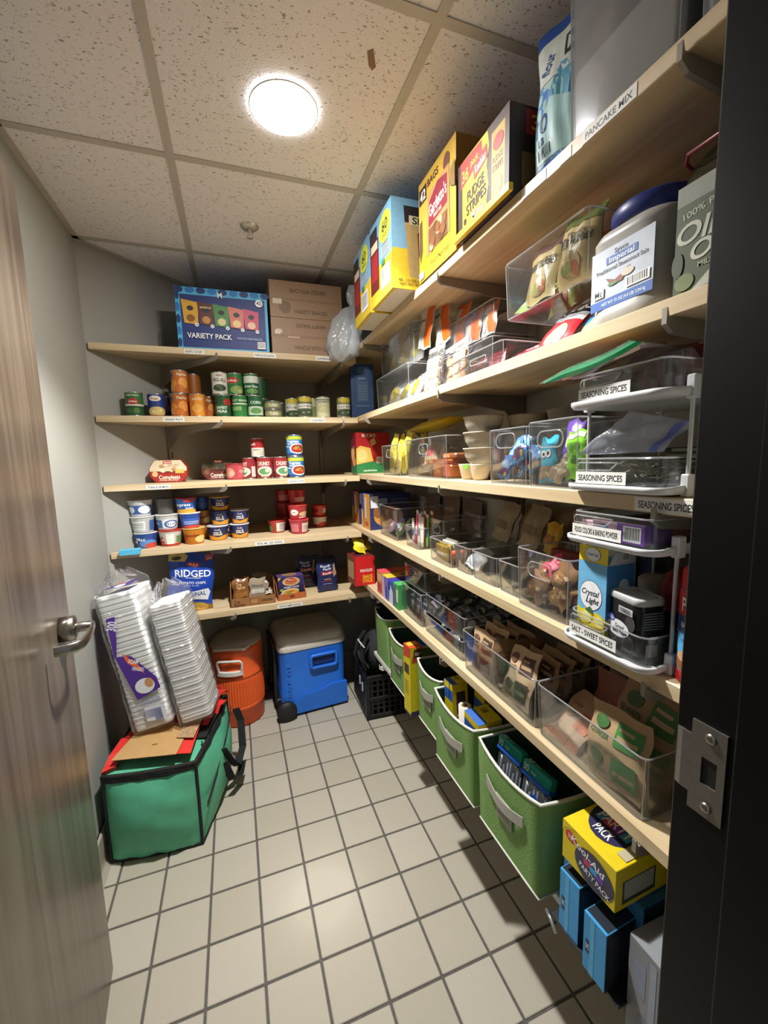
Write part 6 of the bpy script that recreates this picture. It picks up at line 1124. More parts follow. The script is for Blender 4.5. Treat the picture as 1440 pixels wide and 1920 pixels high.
# small ledge that carries the two small blue boxes
b = B().box(.600, .462, LZ+.080-.006, .668, .632, LZ+.080, M('#20242c', .5)); b.box(.655, .462, LZ+.0, .667, .632, LZ+.074, M('#20242c', .5)); tag(obj('display_ledge', b), 'dark cardboard display ledge under the two small blue boxes', 'box')
for o_, dz in (('water_enhancer_box', -.0145), ('water_enhancer_box.001', -.0045)): bpy.data.objects[o_].location.z += dz

# ================================================================== on the floor
# blue wheeled cooler
cl = T('wheeled_cooler', 'blue wheeled ice cooler with a pale grey lid', 'cooler', (.362, 2.475, 0), 4)
BLU = M('#2672dc', .38, n=.03, s=20); LID = M('#c6c2b9', .45, n=.04, s=16); DK = M('#1d1e21', .55)
W_, D_ = .405, .36
o = lambda w, d, z, r=.05: at(rr(w, d, r, 5), z)
b = B().loft([o(W_*.95, D_*.92, .02), o(W_*.965, D_*.95, .04), o(W_*.975, D_*.96, .14), o(W_*.95, D_*.93, .155), o(W_*.985, D_*.975, .40), o(W_*.99, D_*.98, .405)], BLU, True, True, True); obj('cooler_body', b, cl)
b = B(); pts = []
fr_ = [(-W_/2*.96, .075), (-.13, .085), (-.06, .13), (.04, .135), (.10, .155), (W_/2*.96, .15)]
b.loft([[(x, -D_/2*.975-.006, .02) for x, z in fr_]+[(x, -D_/2*.975-.006, z) for x, z in fr_[::-1]], [(x, -D_/2*.9, .02) for x, z in fr_]+[(x, -D_/2*.9, z) for x, z in fr_[::-1]]], BLU); obj('base_skirt', b, cl)
b = B().loft([o(W_*1.01, D_, .402), o(W_*1.015, D_*1.005, .41), o(W_*1.015, D_*1.005, .430), o(W_*1.0, D_*.99, .434)], M('#cfcabf', .45), True, True, True); obj('collar', b, cl)
b = B().loft([o(W_*.99, D_*.97, .434), o(W_*1.0, D_*.985, .445, .06), o(W_*.99, D_*.975, .470, .07), o(W_*.93, D_*.90, .486, .06), o(W_*.80, D_*.74, .489, .05)], LID, True, True, True)
for sx in (-.09, .09): b.lathe([(.033, .4886), (.03, .4915), (0, .4915)], LID, 22, (sx, .05, 0))
obj('lid', b, cl)
b = B(); b.loft([[(x, -D_/2*1.0-.012+.02*abs(x/.16)**3, z) for x, z in rr(.32, .034, .015, 4, 0, .455)], [(x, -D_/2*.90, z) for x, z in rr(.32, .034, .015, 4, 0, .455)]], M('#c9c8c6', .4)); obj('lid_grip', b, cl)
b = B(); fy = -D_/2*.965-.004
b.tube([(x, fy-.010, z) for x, z in rr(.155, .075, .014, 4, .055, .318)], .0105, BLU, 10, True); b.box(-.012, fy-.002, .290, .122, fy+.02, .346, M('#0f2f6a', .6), .004); obj('side_handle', b, cl)
p = B()
for i, ch in enumerate('IGLOO'):
    decal(p, lambda u, v, q: (-.168+.036*u, fy-.0010-.004-q+.006, .345-.045*i-.04+.04*v), .036, .04, [('t', ch, .5, .5, .75, '#2a70d6', {'w': .6})], mr=.4)
obj('raised_lettering', p, cl)
for sy_ in (-1, 1):
    b = B(); b.lathe([(0, -.014), (.02, -.014), (.022, -.018), (.048, -.018), (.056, -.012), (.058, 0), (.056, .018), (0, .018)], DK, 30); b.lathe([(0, -.022), (.008, -.022), (.009, -.014)], M('#8a8a8a', .3, .8), 12)
    for k in range(5): a = 2*pi*k/5; b.box(.03*cos(a)-.005, .03*sin(a)-.005, -.0185, .03*cos(a)+.005, .03*sin(a)+.005, -.014, M('#111114', .5))
    obj('wheel', b, cl, loc=(-W_/2+.025, sy_*(D_/2+.012), .0585), rot=(R_(90) if sy_ < 0 else R_(-90), 0, 0) if 0 else (R_(-90)*-1 if sy_ > 0 else R_(-90)*-1, 0, 0))
b = B()
for y in (-.09, .09): b.tube([(-W_/2-.014, y, .10), (-W_/2-.014, y, .42)], .011, DK, 8)
b.tube([(-W_/2-.014, -.10, .42), (-W_/2-.02, -.10, .44), (-W_/2-.02, .10, .44), (-W_/2-.014, .10, .42)], .011, DK, 8); b.box(-W_/2-.02, -.12, .06, -W_/2+.02, .12, .10, DK, .006); obj('tow_handle', b, cl)
# orange drink cooler
oc = T('drink_cooler', 'round orange drink cooler with white lid and handle', 'cooler', (-.052, 2.44, 0), 0)
ORG = M('#f0642a', .42, n=.04, s=25)
b = B(); r0 = .143
b.lathe([(0, .004), (r0-.02, 0), (r0-.008, .008), (r0-.005, .10), (r0-.001, .105), (r0-.001, .115), (r0-.004, .12)], ORG, 60)
n = 120; secs = []
for z, k in ((.12, 0), (.13, 1), (.27, 1), (.285, 0)):
    secs.append([((r0-.004+.0035*k*(i % 2))*cos(2*pi*i/n), (r0-.004+.0035*k*(i % 2))*sin(2*pi*i/n), z) for i in range(n)])
b.loft(secs, ORG, False, False); b.lathe([(r0-.004, .285), (r0+.0, .29), (r0+.001, .30), (r0-.002, .305), (r0, .43), (r0+.003, .436), (r0+.003, .462), (r0-.002, .466)], ORG, 60)
obj('cooler_body', b, oc)
b = B().lathe([(r0-.001, .462), (r0-.001, .470), (r0-.006, .485), (r0-.03, .498), (r0-.06, .5), (0, .502)], M('#b9b2a8', .5, n=.04), 60)
obj('lid', b, oc)
b = B(); b.loft([[(x, y, z) for x, y in [(-.10, -.112), (.10, -.112), (.085, -.150), (-.085, -.150)]] for z in (.466, .480)], M('#d6d3cb', .45)); obj('lid_grip', b, oc, rot=(0, 0, -.25))
b = B(); a0 = -1.85
def cyp(a, z, e): return ((r0+e)*cos(a), (r0+e)*sin(a), z)
b.tube([cyp(a0-.42, .335, .008), cyp(a0-.42, .395, .02), cyp(a0-.36, .408, .022), cyp(a0, .412, .022), cyp(a0+.36, .408, .022), cyp(a0+.42, .395, .02), cyp(a0+.42, .335, .008)], .007, M('#dedbd4', .4), 8)
b.loft([[cyp(a0-.46+.092*i, z, e) for i in range(11)] for z, e in ((.318, .004), (.320, .014), (.342, .014), (.344, .004))], M('#dedbd4', .4), closed=False); obj('handle', b, oc)
# black milk crate with a dark backpack
ck = T('milk_crate', 'black plastic milk crate on the floor tiles under the shelves', 'crate', (.635+.155, 2.09+.165, 0), -3)
PL = M('#141416', .5, n=.1); b = B(); w, d, h = .31, .33, .265
for (z0, z1) in ((0, .03), (.115, .135), (.235, .265)):
    b.box(-w/2, -d/2, z0, w/2, -d/2+.012, z1, PL, .002); b.box(-w/2, d/2-.012, z0, w/2, d/2, z1, PL, .002); b.box(-w/2, -d/2, z0, -w/2+.012, d/2, z1, PL, .002); b.box(w/2-.012, -d/2, z0, w/2, d/2, z1, PL, .002)
b.box(-w/2-.004, -d/2-.004, .235, w/2+.004, -d/2+.012, .245, PL)
for sx in (-1, 1):
    for sy_ in (-1, 1): b.box(sx*(w/2-.012)-.013, sy_*(d/2-.012)-.013, 0, sx*(w/2-.012)+.013, sy_*(d/2-.012)+.013, h, PL, .004)
for k in range(1, 9):
    u = -w/2+w*k/9; y = -d/2+.006
    for s in (-1, 1): b.box(u-.006, s*(d/2-.006)-.005, .02, u+.006, s*(d/2-.006)+.005, .24, PL)
    u = -d/2+d*k/9
    for s in (-1, 1): b.box(s*(w/2-.006)-.005, u-.006, .02, s*(w/2-.006)+.005, u+.006, .24, PL)
for z in (.06, .09, .165, .20):
    for s in (-1, 1): b.box(-w/2, s*(d/2-.006)-.004, z, w/2, s*(d/2-.006)+.004, z+.008, PL); b.box(s*(w/2-.006)-.004, -d/2, z, s*(w/2-.006)+.004, d/2, z+.008, PL)
b.box(-w/2, -d/2, .004, w/2, d/2, .012, PL); obj('crate_body', b, ck)
for i in range(3): obj('white_tag', B().box(-.003, 0, 0, .003, .016, .05, M('#b9bcbc', .5)), ck, loc=(-w/2-.0025, -.09+.06*i, .14+.012*i)) if i < 2 else None
bk = T('backpack', 'dark grey backpack slumped on the milk crate', 'bag', (.722, 2.215, .2655), 10)
BK = M('#26282b', .85, n=.12, s=60, b=.3); BK2 = M('#3a3d41', .85, n=.1, s=60, b=.3)
def bp_(u, v):
    a = 2*pi*u; k = (sin(pi*min(1, .06+v*.94)))**.45*(1+.07*sin(3*a+5*v)); return (.085*k*cos(a)+.02*v, .095*k*sin(a), .225*v)
b = B().grid(bp_, 28, 14, BK); obj('pack_body', b, bk)
b = B().grid(lambda u, v: (-.07+.02*sin(pi*u)-.025*sin(pi*v)-.012, -.045+.09*u-.03, .03+.13*v), 10, 10, BK2); obj('front_pocket', b, bk)
b = B(); b.strip([(-.09, -.05, .02), (-.115, -.06, .08), (-.11, -.05, .15), (-.06, -.03, .215)], (0, 1, 0), .03, .004, M('#17181a', .8)); b.strip([(-.10, .03, .015), (-.125, .02, .09), (-.10, .02, .17), (-.05, .02, .222)], (0, 1, 0), .03, .004, M('#17181a', .8)); obj('shoulder_strap', b, bk)
b = B(); b.tube([(-.105, -.075, .165), (-.118, -.06, .185), (-.118, -.02, .195), (-.10, 0, .185)], .005, M('#b9bcbc', .4), 7); obj('reflective_loop', b, bk)
t = T('strap_bundle', 'black padded strap bundle lying on the rear fabric bin', 'strap', (.78, 1.99, LZ+.300), 0)
b = B(); b.grid(lambda u, v: (-.09+.16*u, -.08+.16*v, .03+.05*sin(pi*u)*sin(pi*v)+.012*sin(9*u+6*v)), 12, 12, BK); b.grid(lambda u, v: (-.09+.16*u, -.08+.16*v, .0-.02*sin(pi*u)*sin(pi*v)), 8, 8, BK, flip=True); obj('padding', b, t)
b = B(); b.tube([(-.07, .08, .04), (-.09, .05, .02), (-.085, .0, .045), (-.05, -.05, .06)], .006, M('#c3c6c6', .5), 7); obj('white_edge', b, t)

# green insulated delivery bag
gb = T('insulated_bag', 'green insulated delivery bag with black piping on the tiles', 'bag', (-.33, 1.83, 0))
GRN = M('#5ab48e', .58, n=.07, s=14, b=.5); BLK2 = M('#151618', .75, n=.1, s=120); RED = M('#d8302a', .65, n=.06, s=30)
C4 = [(-.200, -.185), (.118, -.225), (.222, .215), (-.155, .215)]       # plan corners: front wall side, front aisle side, rear aisle, rear wall
def gring(z, bul, k=1.0):
    o = []; n_ = 10
    for i in range(4):
        a, c = C4[i], C4[(i+1) % 4]; dx, dy = c[0]-a[0], c[1]-a[1]; L = math.hypot(dx, dy); nx, ny = dy/L, -dx/L
        for j in range(n_):
            q = j/n_; m = (4*q*(1-q))**.7*bul*(1.0 if i != 3 else .1)
            wr_ = (.005*sin(9*q+60*z+i)*q*q+.003*sin(23*q-40*z+2*i))*sin(pi*q)**.6*(1 if bul > .006 else 0)
            o.append(((a[0]+dx*q+nx*(m+wr_))*k, (a[1]+dy*q+ny*(m+wr_))*k, z-.004*sin(pi*q)*(z > .3)))
    return o
b = B().loft([gring(.004+.346*k/22, .004+.046*sin(pi*min(1, .03+k/22))**.8) for k in range(23)], GRN, True, False, True); obj('padded_body', b, gb)
top = [(x, y, z) for x, y, z in gring(.352, .004)]
def tpf(q, r):    # top cloth, r 0 rim .. 1 middle
    p = top[q % len(top)]; return (p[0]*(1-r), p[1]*(1-r), .352+.022*sin(pi*r/2)+.006*sin(q*.9)*r*(1-r))
vs = [[tpf(q, r) for q in range(40)] for r in (0, .15, .4, .7, .97)]
b = B().loft(vs, GRN, False, True, True); obj('top_panel', b, gb)
b = B(); b.tube([(x, y, z+.001) for x, y, z in gring(.351, .006)], .0085, BLK2, 7, True); b.tube([(x*1.005, y*1.005, z) for x, y, z in gring(.008, .006)], .007, BLK2, 7, True)
for i in range(4):
    idx = i*10; b.tube([(gring(z, bl_)[idx][0]*1.003, gring(z, bl_)[idx][1]*1.003, z) for z, bl_ in ((.006, .002), (.09, .02), (.2, .03), (.3, .02), (.35, .006))], .0062, BLK2, 7)
obj('piping', b, gb)
b = B(); zr = gring(.34, .012); b.strip([(p[0]*1.01, p[1]*1.01, p[2]) for p in zr[0:11]], (0, 0, 1), .022, .003, BLK2); b.strip([(p[0]*1.01, p[1]*1.01, p[2]) for p in zr[10:21]], (0, 0, 1), .022, .003, BLK2); obj('zipper_band', b, gb)
b = B()
sd = lambda q, z, e: (lambda a, c: (a[0]+(c[0]-a[0])*q+e*.97, a[1]+(c[1]-a[1])*q-e*.23, z))(C4[1], C4[2])
b.strip([sd(0, .17, .032), sd(.3, .215, .040), sd(.6, .26, .04), sd(.9, .315, .03)], (.1, .2, 1), .022, .003, BLK2)
b.strip([sd(.42, .26, .044), sd(.52, .17, .062), sd(.64, .10, .075), sd(.80, .14, .085), sd(.92, .24, .07), sd(.93, .30, .05)], (.95, -.2, .2), .034, .004, BLK2)
b.strip([sd(.40, .20, .05), sd(.46, .10, .07), sd(.60, .06, .088), sd(.72, .09, .09)], (.9, -.2, .5), .034, .004, BLK2); obj('carry_strap', b, gb)
for i, pts in enumerate(([(.160, .05, .372), (.175, .07, .40), (.195, .10, .398), (.20, .13, .385)], [(.155, .13, .370), (.175, .155, .412), (.20, .185, .405), (.21, .20, .385)], [(.11, .17, .385), (.13, .19, .43), (.16, .21, .425), (.18, .22, .40)])):
    b = B(); b.strip(pts, (.75, -.6, .1), .075, .004, RED); obj('lining_flap', b, gb)
b = B(); b.strip([(-.175, -.17, .358), (-.18, -.18, .372), (-.165, -.10, .385), (-.13, .02, .388)], (.8, .2, .1), .045, .004, RED); b.strip([(-.178, -.16, .376), (-.17, -.12, .392), (-.15, -.03, .396)], (.8, .2, .1), .04, .004, RED); obj('lining_edge', b, gb)
b = B(); pz = tpf(14, .10); b.strip([(.125, -.10, .366), (.15, -.02, .376), (.175, .06, .378), (.19, .12, .372)], (1, -.2, 0), .05, .003, BLK2); b.strip([(.14, -.04, .380), (.16, .03, .384), (.175, .09, .382)], (1, -.2, 0), .028, .003, M('#c92c48', .6)); b.tube([(.135, -.13, .370), (.142, -.155, .352), (.146, -.16, .335)], .003, M('#2c2c2e', .4, .6), 6); obj('open_zip', b, gb)
def sheet(name, label, P, z, mat, cat, prints=None, th=.0022, curl=.004):
    t = T(name, label, cat, (P[0][0], P[0][1], z)); O = P[0]
    f = lambda u, v, s=0: (((P[0][0]*(1-u)+P[1][0]*u)*(1-v)+(P[3][0]*(1-u)+P[2][0]*u)*v)-O[0], ((P[0][1]*(1-u)+P[1][1]*u)*(1-v)+(P[3][1]*(1-u)+P[2][1]*u)*v)-O[1], s+curl*sin(pi*u)*sin(3*v))
    b = B(); b.grid(lambda u, v: f(u, v, th), 8, 8, mat); b.grid(lambda u, v: f(u, v, 0), 8, 8, mat, flip=True)
    for e in ((0, 'u'), (1, 'u'), (0, 'v'), (1, 'v')):
        g_ = (lambda q, s: f(e[0], q, s)) if e[1] == 'u' else (lambda q, s: f(q, e[0], s)); b.loft([[g_(i/8, 0) for i in range(9)], [g_(i/8, th) for i in range(9)]], mat, False, False, closed=False)
    obj('sheet_body', b, t)
    if prints: p = B(); decal(p, lambda u, v, o: f(u, v, th+o), .3, .3, prints, o0=.0006); obj('label_print', p, t)
    return t
sheet('red_liner', 'flat red liner sheet spread on top of the green bag', [(-.475, 1.678), (-.225, 1.602), (-.190, 1.88), (-.42, 1.98)], .394, RED, 'sheet')
sheet('kraft_envelope', 'kraft paper envelope lying over the red liner sheet', [(-.500, 1.656), (-.275, 1.606), (-.235, 1.80), (-.43, 1.86)], .4005, M('#b9935f', .75, n=.05, s=30), 'envelope', [('t', 'eh', .55, .32, .05, '#6a4c2c', {'w': .09})])
sheet('cardboard_sheet', 'small corrugated cardboard piece peeping from under the foam packs', [(-.285, 1.70), (-.22, 1.675), (-.195, 1.80), (-.255, 1.82)], .4075, M('#a98a66', .8, n=.25, s=120, b=.5), 'cardboard', curl=.002)
# two sleeves of foam clamshell boxes, nested, each in a clear bag
FOAM = M('#fbfbfb', .6, n=.005)
def foam_pack(label, loc, rot, w, d, n_, h, band, seed):
    t = T('foam_box_pack', label, 'food boxes', loc, 0, 'packs of foam boxes', rot)
    o = lambda k, z: at(rr(w*k, d*k, .022, 3), z)
    kr_ = .998 if band else .987
    me = B().loft([o(kr_, 0), o(1, .0010), o(1.0, h/n_*.86), o(kr_, h/n_*.90), o(kr_, h/n_*.995)], FOAM, True, True, True).mesh('foam_box')
    for i in range(n_):
        c = obj('foam_box', me, t, loc=(.0012*sin(i*1.7), .0012*cos(i*2.3), .004+i*h/n_))
    b = B(); rn = random.Random(seed)
    def bag(u, v):
        q = u*4; i = int(q) % 4; f_ = q-int(q); cs = [(-1, -1), (1, -1), (1, 1), (-1, 1)]
        a, c = cs[i], cs[(i+1) % 4]; x, y = a[0]+(c[0]-a[0])*f_, a[1]+(c[1]-a[1])*f_
        kk = 1.04+.02*sin(9*u*6.28+13*v)+.015*sin(31*v+4*i); top_ = 1.0
        if v > .88: top_ = 1-(v-.88)/.12*.62
        return (x*w/2*kk*top_, y*d/2*kk*top_, (-.004+v*(h+.075)) if v <= .88 else h+.02+(v-.88)/.12*.065*(1-.12*sin(u*25.13)))
    b.grid(bag, 48, 30, clear('sleeve_film', '#fefefe', .02, .14, .05, .9, 22)); obj('clear_bag', b, t)
    if band:
        p = B(); fn = lambda u, v, q: ((u-.5)*w*1.02, -d/2*1.055-.003-q, v*h)
        decal(p, fn, w, h, [('p', [(.16, .58), (.50, .56), (.96, .36), (.98, .28), (.34, .24), (.10, .60), (.18, .86), (.40, .86), (.28, .70)], '#4b2a86'), ('t', '300', .26, .80, .055, '#e6e3ee', {'w': .26, 'rot': 68}), ('p', [(.30, .60), (.64, .47), (.70, .41), (.36, .52)], '#d8643c'), ('t', 'FOAM', .52, .515, .03, '#f0e8e0', {'w': .24, 'rot': -24}), ('t', 'HINGED', .58, .455, .026, '#e6e3ee', {'w': .3, 'rot': -24}), ('e', .62, .325, .25, .055, '#d9d9de'), ('e', .74, .34, .11, .035, '#b88a5c'), ('p', [(.42, .07), (.92, .05), (.94, .16), (.44, .18)], '#d6d9e2')]+[('r', .44+.035*i, .06 if i > 5 else .09, .455+.035*i, .15, '#4a5a9a') for i in range(12)]+[('r', .38+.045*i, .185, .405+.045*i, .235-.004*(i % 3), '#8a90a4') for i in range(12)])
        fn3 = lambda u, v, q: (-w/2*1.045-.0015-q, d/2-u*d, v*h)
        decal(p, fn3, d, h, [('p', [(.3, .1), (.9, .04), (.95, .8), (.55, .92), (.25, .7)], '#5a4a9a'), ('p', [(.4, .3), (.8, .25), (.8, .6), (.45, .62)], '#7a74b8')])
        fn2 = lambda u, v, q: ((u-.5)*w*1.0, -d/2*.95+v*d*.9, h+.018+.035*sin(pi*v)*.5+q)
        decal(p, fn2, w, d, [('p', [(.1, .2), (.9, .1), (.95, .7), (.3, .85)], '#4b2a86'), ('r', .4, .3, .55, .72, '#d8643c'), ('t', 'FOAM', .72, .45, .1, '#e6e3ee', {'w': .4, 'rot': 80}), ('e', .6, .2, .16, .08, '#c9d2ea')]); obj('printed_band', p, t)
    return t
foam_pack('pack of foam boxes with purple printed band leaning to the wall', (-.358, 1.865, .424), (-5, -11.5, -6), .142, .215, 80, .56, True, 5)
foam_pack('pack of ribbed white foam boxes without print, beside the printed one', (-.200, 1.845, .426), (-5, -11, -6), .122, .20, 42, .50, False, 6)

# ---------------- fifth back shelf: chips, ramen, pasta
z = BT[5]+.0005
pillow('chip_bag', 'big blue ridged potato chip bag leaning on the shelf edge', 'bag', (-.255, 2.205, z+.002), (-3, 7, 4), .225, .312, .085, '#1f45a8', [('p', [(0, .0), (1, .0), (1, .12), (.6, .16), (0, .10)], '#8a6a2c'), ('e', .36, .06, .2, .07, '#d9b860'), ('e', .7, .08, .2, .07, '#c9a44c'), ('p', [(.0, .86), (.34, .84), (.40, .93), (.30, .985), (0, .985)], '#c9b46a'), ('e', .16, .90, .1, .03, '#3a3a2c'), ('p', [(.76, .86), (.96, .88), (.97, .985), (.78, .985)], '#a8262c'), ('t', 'PARTY', .865, .945, .026, '#f0e4e0', {'w': .16}), ('t', 'SIZE', .865, .905, .026, '#f0e4e0', {'w': .12}), ('e', .53, .805, .16, .038, '#c0282c'), ('t', 'H-E-B', .53, .805, .04, '#f2eeea', {'w': .2}), ('t', 'RIDGED', .52, .66, .115, '#eef1f6', {'w': .80}), ('r', .36, .575, .7, .585, '#dfe6f2'), ('t', 'POTATO CHIPS', .52, .50, .042, '#e6ecf6', {'w': .6}), ('t', 'LIGHTLY SALTED', .5, .45, .02, '#b9c6e0', {'w': .36}), ('p', [(.2, .30), (.9, .40), (.96, .34), (.9, .20), (.2, .22)], '#dfe3ea'), ('t', 'ORIGINAL', .55, .30, .075, '#1f3a86', {'w': .62, 'rot': 6})], None, seed=500, rough=.3, n=(18, 22), wr=.08)
def trayboxF(name, label, loc, rz, w, d, hf, hb, col, prints):
    t = T(name, label, 'box', loc, rz); m = M(col, .75, n=.05, s=40); b = B()
    for a, c in (((-w/2, -d/2), (w/2, -d/2)), ((w/2, -d/2), (w/2, d/2)), ((w/2, d/2), (-w/2, d/2)), ((-w/2, d/2), (-w/2, -d/2))):
        dx, dy = c[0]-a[0], c[1]-a[1]; L = math.hypot(dx, dy); nx, ny = -dy/L*.003, dx/L*.003
        za, zb = (hf if a[1] < 0 else hb), (hf if c[1] < 0 else hb)
        if a[1] != c[1]:
            pts = [(0, 0, .0), (1, 0, .0)]; prof = [(0, za), (.22, za+(zb-za)*.25), (.36, zb), (1, zb)] if a[1] < 0 else [(0, za), (.64, za), (.78, zb+(za-zb)*.25), (1, zb)]
        else: prof = [(0, za), (1, zb)]
        lo = [(a[0]+dx*q, a[1]+dy*q, 0) for q, _ in prof]; hi = [(a[0]+dx*q, a[1]+dy*q, zz) for q, zz in prof]
        ring_ = lo+hi[::-1]; b.loft([ring_, [(x+nx, y+ny, zz) for x, y, zz in ring_]], m)
    b.box(-w/2, -d/2, 0, w/2, d/2, .003, m); obj('tray_body', b, t)
    p = B(); fn, a, h = face('F', w, d, hf); decal(p, fn, a, h, prints); obj('label_print', p, t)
    return t
trayboxF('ramen_tray', 'cardboard tray reading Top Ramen holding noodle bricks', (.055, 2.255, z), -1, .225, .17, .045, .11, '#8d6238', [('t', 'Top', .14, .62, .34, '#3b2415', {'w': .13}), ('t', 'Ramen', .19, .26, .34, '#3b2415', {'w': .24}), ('r', .42, .2, .62, .8, '#6b4626'), ('r', .44, .25, .60, .75, '#a37a4c'), ('t', 'CHICKEN', .80, .5, .26, '#3b2415', {'w': .26})])
NR = 'ramen noodle packs'
nr = lambda: [('r', .1, .55, .9, .85, '#6d4a2c'), ('t', 'Top', .4, .76, .14, '#d8b070', {'w': .3}), ('t', 'Ramen', .5, .62, .14, '#d8b070', {'w': .5}), ('r', .15, .15, .85, .4, '#a8743c')]
for i, (x, y, zz, rt_, c) in enumerate(((-.005, 2.245, .006, (-8, -3, 4), '#8a5a30'), (0, 2.29, .006, (-6, 2, -4), '#7c5230'), (.085, 2.25, .006, (-6, 2, 4), '#9a8a74'), (.09, 2.29, .05, (-50, 6, 8), '#8a7a68'), (.115, 2.235, .030, (-80, 0, 4), '#b9b4a8'))):
    pillow('noodle_pack', ('amber noodle pack standing at the tray end by the chip bag', 'brown noodle pack behind the amber one', 'clear noodle pack standing in the tray middle', 'clear noodle pack lying on top at the back', 'silver noodle pack lying across the tray front')[i], 'packet', (x, y, z+zz), rt_, .088 if i < 4 else .066, .118 if i < 4 else .075, .035 if i < 4 else .02, c, nr() if i < 2 else [('r', .1, .3, .9, .5, '#c9c4b8'), ('r', .15, .6, .85, .7, '#6a6a6c')], NR, seed=510+i, rough=.2, crimp=.03, n=(10, 10))
trayboxF('street_food_tray', 'orange tray with a purple noodle bowl sleeve', (.250, 2.255, z), 3, .152, .14, .032, .085, '#a85a2c', [('e', .5, .5, .1, .2, '#5a2c18')])
carton('noodle_box', 'dark purple noodle box reading STREET FOOD in the orange tray', (.250, 2.245, z+.004), (.138, .10, .118), '#2c2350', {'F': [('r', 0, .52, 1, 1, '#33275c'), ('e', .5, .78, .34, .2, '#c9a878'), ('e', .5, .78, .25, .14, '#b5683c'), ('e', .5, .86, .15, .10, '#b03a3a'), ('t', 'Mama', .5, .86, .07, '#e9d9c0', {'w': .2}), ('r', 0, .46, 1, .58, '#1f1a3c'), ('t', 'STREET FOOD', .5, .52, .075, '#e6e3ea', {'w': .6}), ('e', .48, .26, .38, .2, '#d9d0c0'), ('e', .48, .26, .32, .165, '#c9963c'), ('e', .38, .28, .08, .05, '#7a9a3a'), ('e', .58, .24, .1, .05, '#d8b05a'), ('e', .5, .32, .1, .04, '#b5682c'), ('e', .12, .42, .07, .06, '#8aa83a'), ('e', .1, .2, .08, .06, '#c9c26a'), ('r', .78, .2, .95, .4, '#17142c'), ('p', [(0, .85), (.12, 1), (0, 1)], '#d9c24a')], 'T': [('r', 0, 0, 1, 1, '#4a3a6a'), ('e', .5, .5, .3, .3, '#8a6a4a')]}, rz=3)
pp = [('r', .1, .0, .9, .04, '#141a3c'), ('t', 'Ready', .45, .84, .075, '#cfd4e6', {'w': .5, 'sh': .25}), ('t', 'Pasta', .52, .74, .075, '#cfd4e6', {'w': .42, 'sh': .25}), ('r', .18, .54, .84, .66, '#8f2438'), ('t', 'Barilla', .51, .60, .075, '#f0e8e4', {'w': .5}), ('t', 'PENNE', .48, .40, .04, '#c9a04a', {'w': .34}), ('r', .2, .33, .78, .345, '#b03a40'), ('r', .26, .24, .72, .26, '#8a90b4'), ('p', [(.78, .45), (.95, .55), (.95, .9), (.84, .86)], '#a8926a')]
PP = 'navy pasta pouches'
for i, (x, y, s, lab) in enumerate(((.463, 2.24, 1, 'navy ready pasta pouch standing at the front, name fully seen'), (.47, 2.30, .98, 'navy ready pasta pouch directly behind the front pouch'), (.375, 2.36, 1.02, 'navy ready pasta pouch in the shade, farther from the corner'), (.455, 2.37, 1.0, 'navy ready pasta pouch at the back of the pouch group'), (.395, 2.42, 1.0, 'navy ready pasta pouch last in the shade by the wall'))):
    pillow('pasta_pouch', lab, 'pouch', (x, y, z+.002), (-5, 2*(i % 2)-1, 6-4*i), .122*s, .182*s, .045, '#1c2552' if i < 2 else '#161d40', pp, PP, seed=520+i, rough=.35, crimp=.02)

# ================================================================== keep packed goods inside the bins they stand in
bpy.context.view_layer.update()
KIDS = {}
for o in COL.objects:
    if o.parent: KIDS.setdefault(o.parent.name, []).append(o)
def tree(o):
    r = [o]
    for c in KIDS.get(o.name, ()): r += tree(c)
    return r
def wverts(root):
    out = []
    for o in tree(root):
        if o.type == 'MESH':
            M_ = root.matrix_world.inverted() @ o.matrix_world
            me = o.data; st = max(1, len(me.vertices)//500)
            out += [M_ @ me.vertices[i].co for i in range(0, len(me.vertices), st)]
    return out
TOPS = [o for o in COL.objects if o.parent is None and 'category' in o]
def bin_dims(b):
    body = [c for c in KIDS[b.name] if c.name.startswith(('bin_body', 'fabric_body'))][0]; bb = body.bound_box
    return max(v[0] for v in bb), max(v[1] for v in bb), max(v[2] for v in bb)
def fit(b, items, mg, k, dims=None, z00=0.0):
    hw, hd, h = dims or bin_dims(b); inv = Matrix.Translation((0, 0, -z00)) @ b.matrix_world.inverted()
    hw, hd = hw*k-mg, hd*k-mg
    for it in items:
        loc = [v for v in wverts(it)]
        for _ in range(3):
            mw = Matrix.LocRotScale(it.location, it.rotation_euler, it.scale)
            q = [inv @ (mw @ v) for v in loc]; q = [v for v in q if v.z < h+.004]
            if not q: break
            x0, x1 = min(v.x for v in q), max(v.x for v in q); y0, y1 = min(v.y for v in q), max(v.y for v in q); z0 = min(v.z for v in q)
            s = min(1.0, 2*hw/max(1e-6, x1-x0), 2*hd/max(1e-6, y1-y0))
            if s < .999: it.scale = tuple(a*max(.72, s*.995) for a in it.scale); continue
            dx = max(0, -hw-x0)-max(0, x1-hw); dy = max(0, -hd-y0)-max(0, y1-hd); dz = max(0, (.0085 if mg > .006 else .0045)-z0)
            if abs(dx)+abs(dy)+dz < 1e-5: break
            it.location = it.location+(b.matrix_world.to_3x3() @ Vector((dx, dy, dz)))
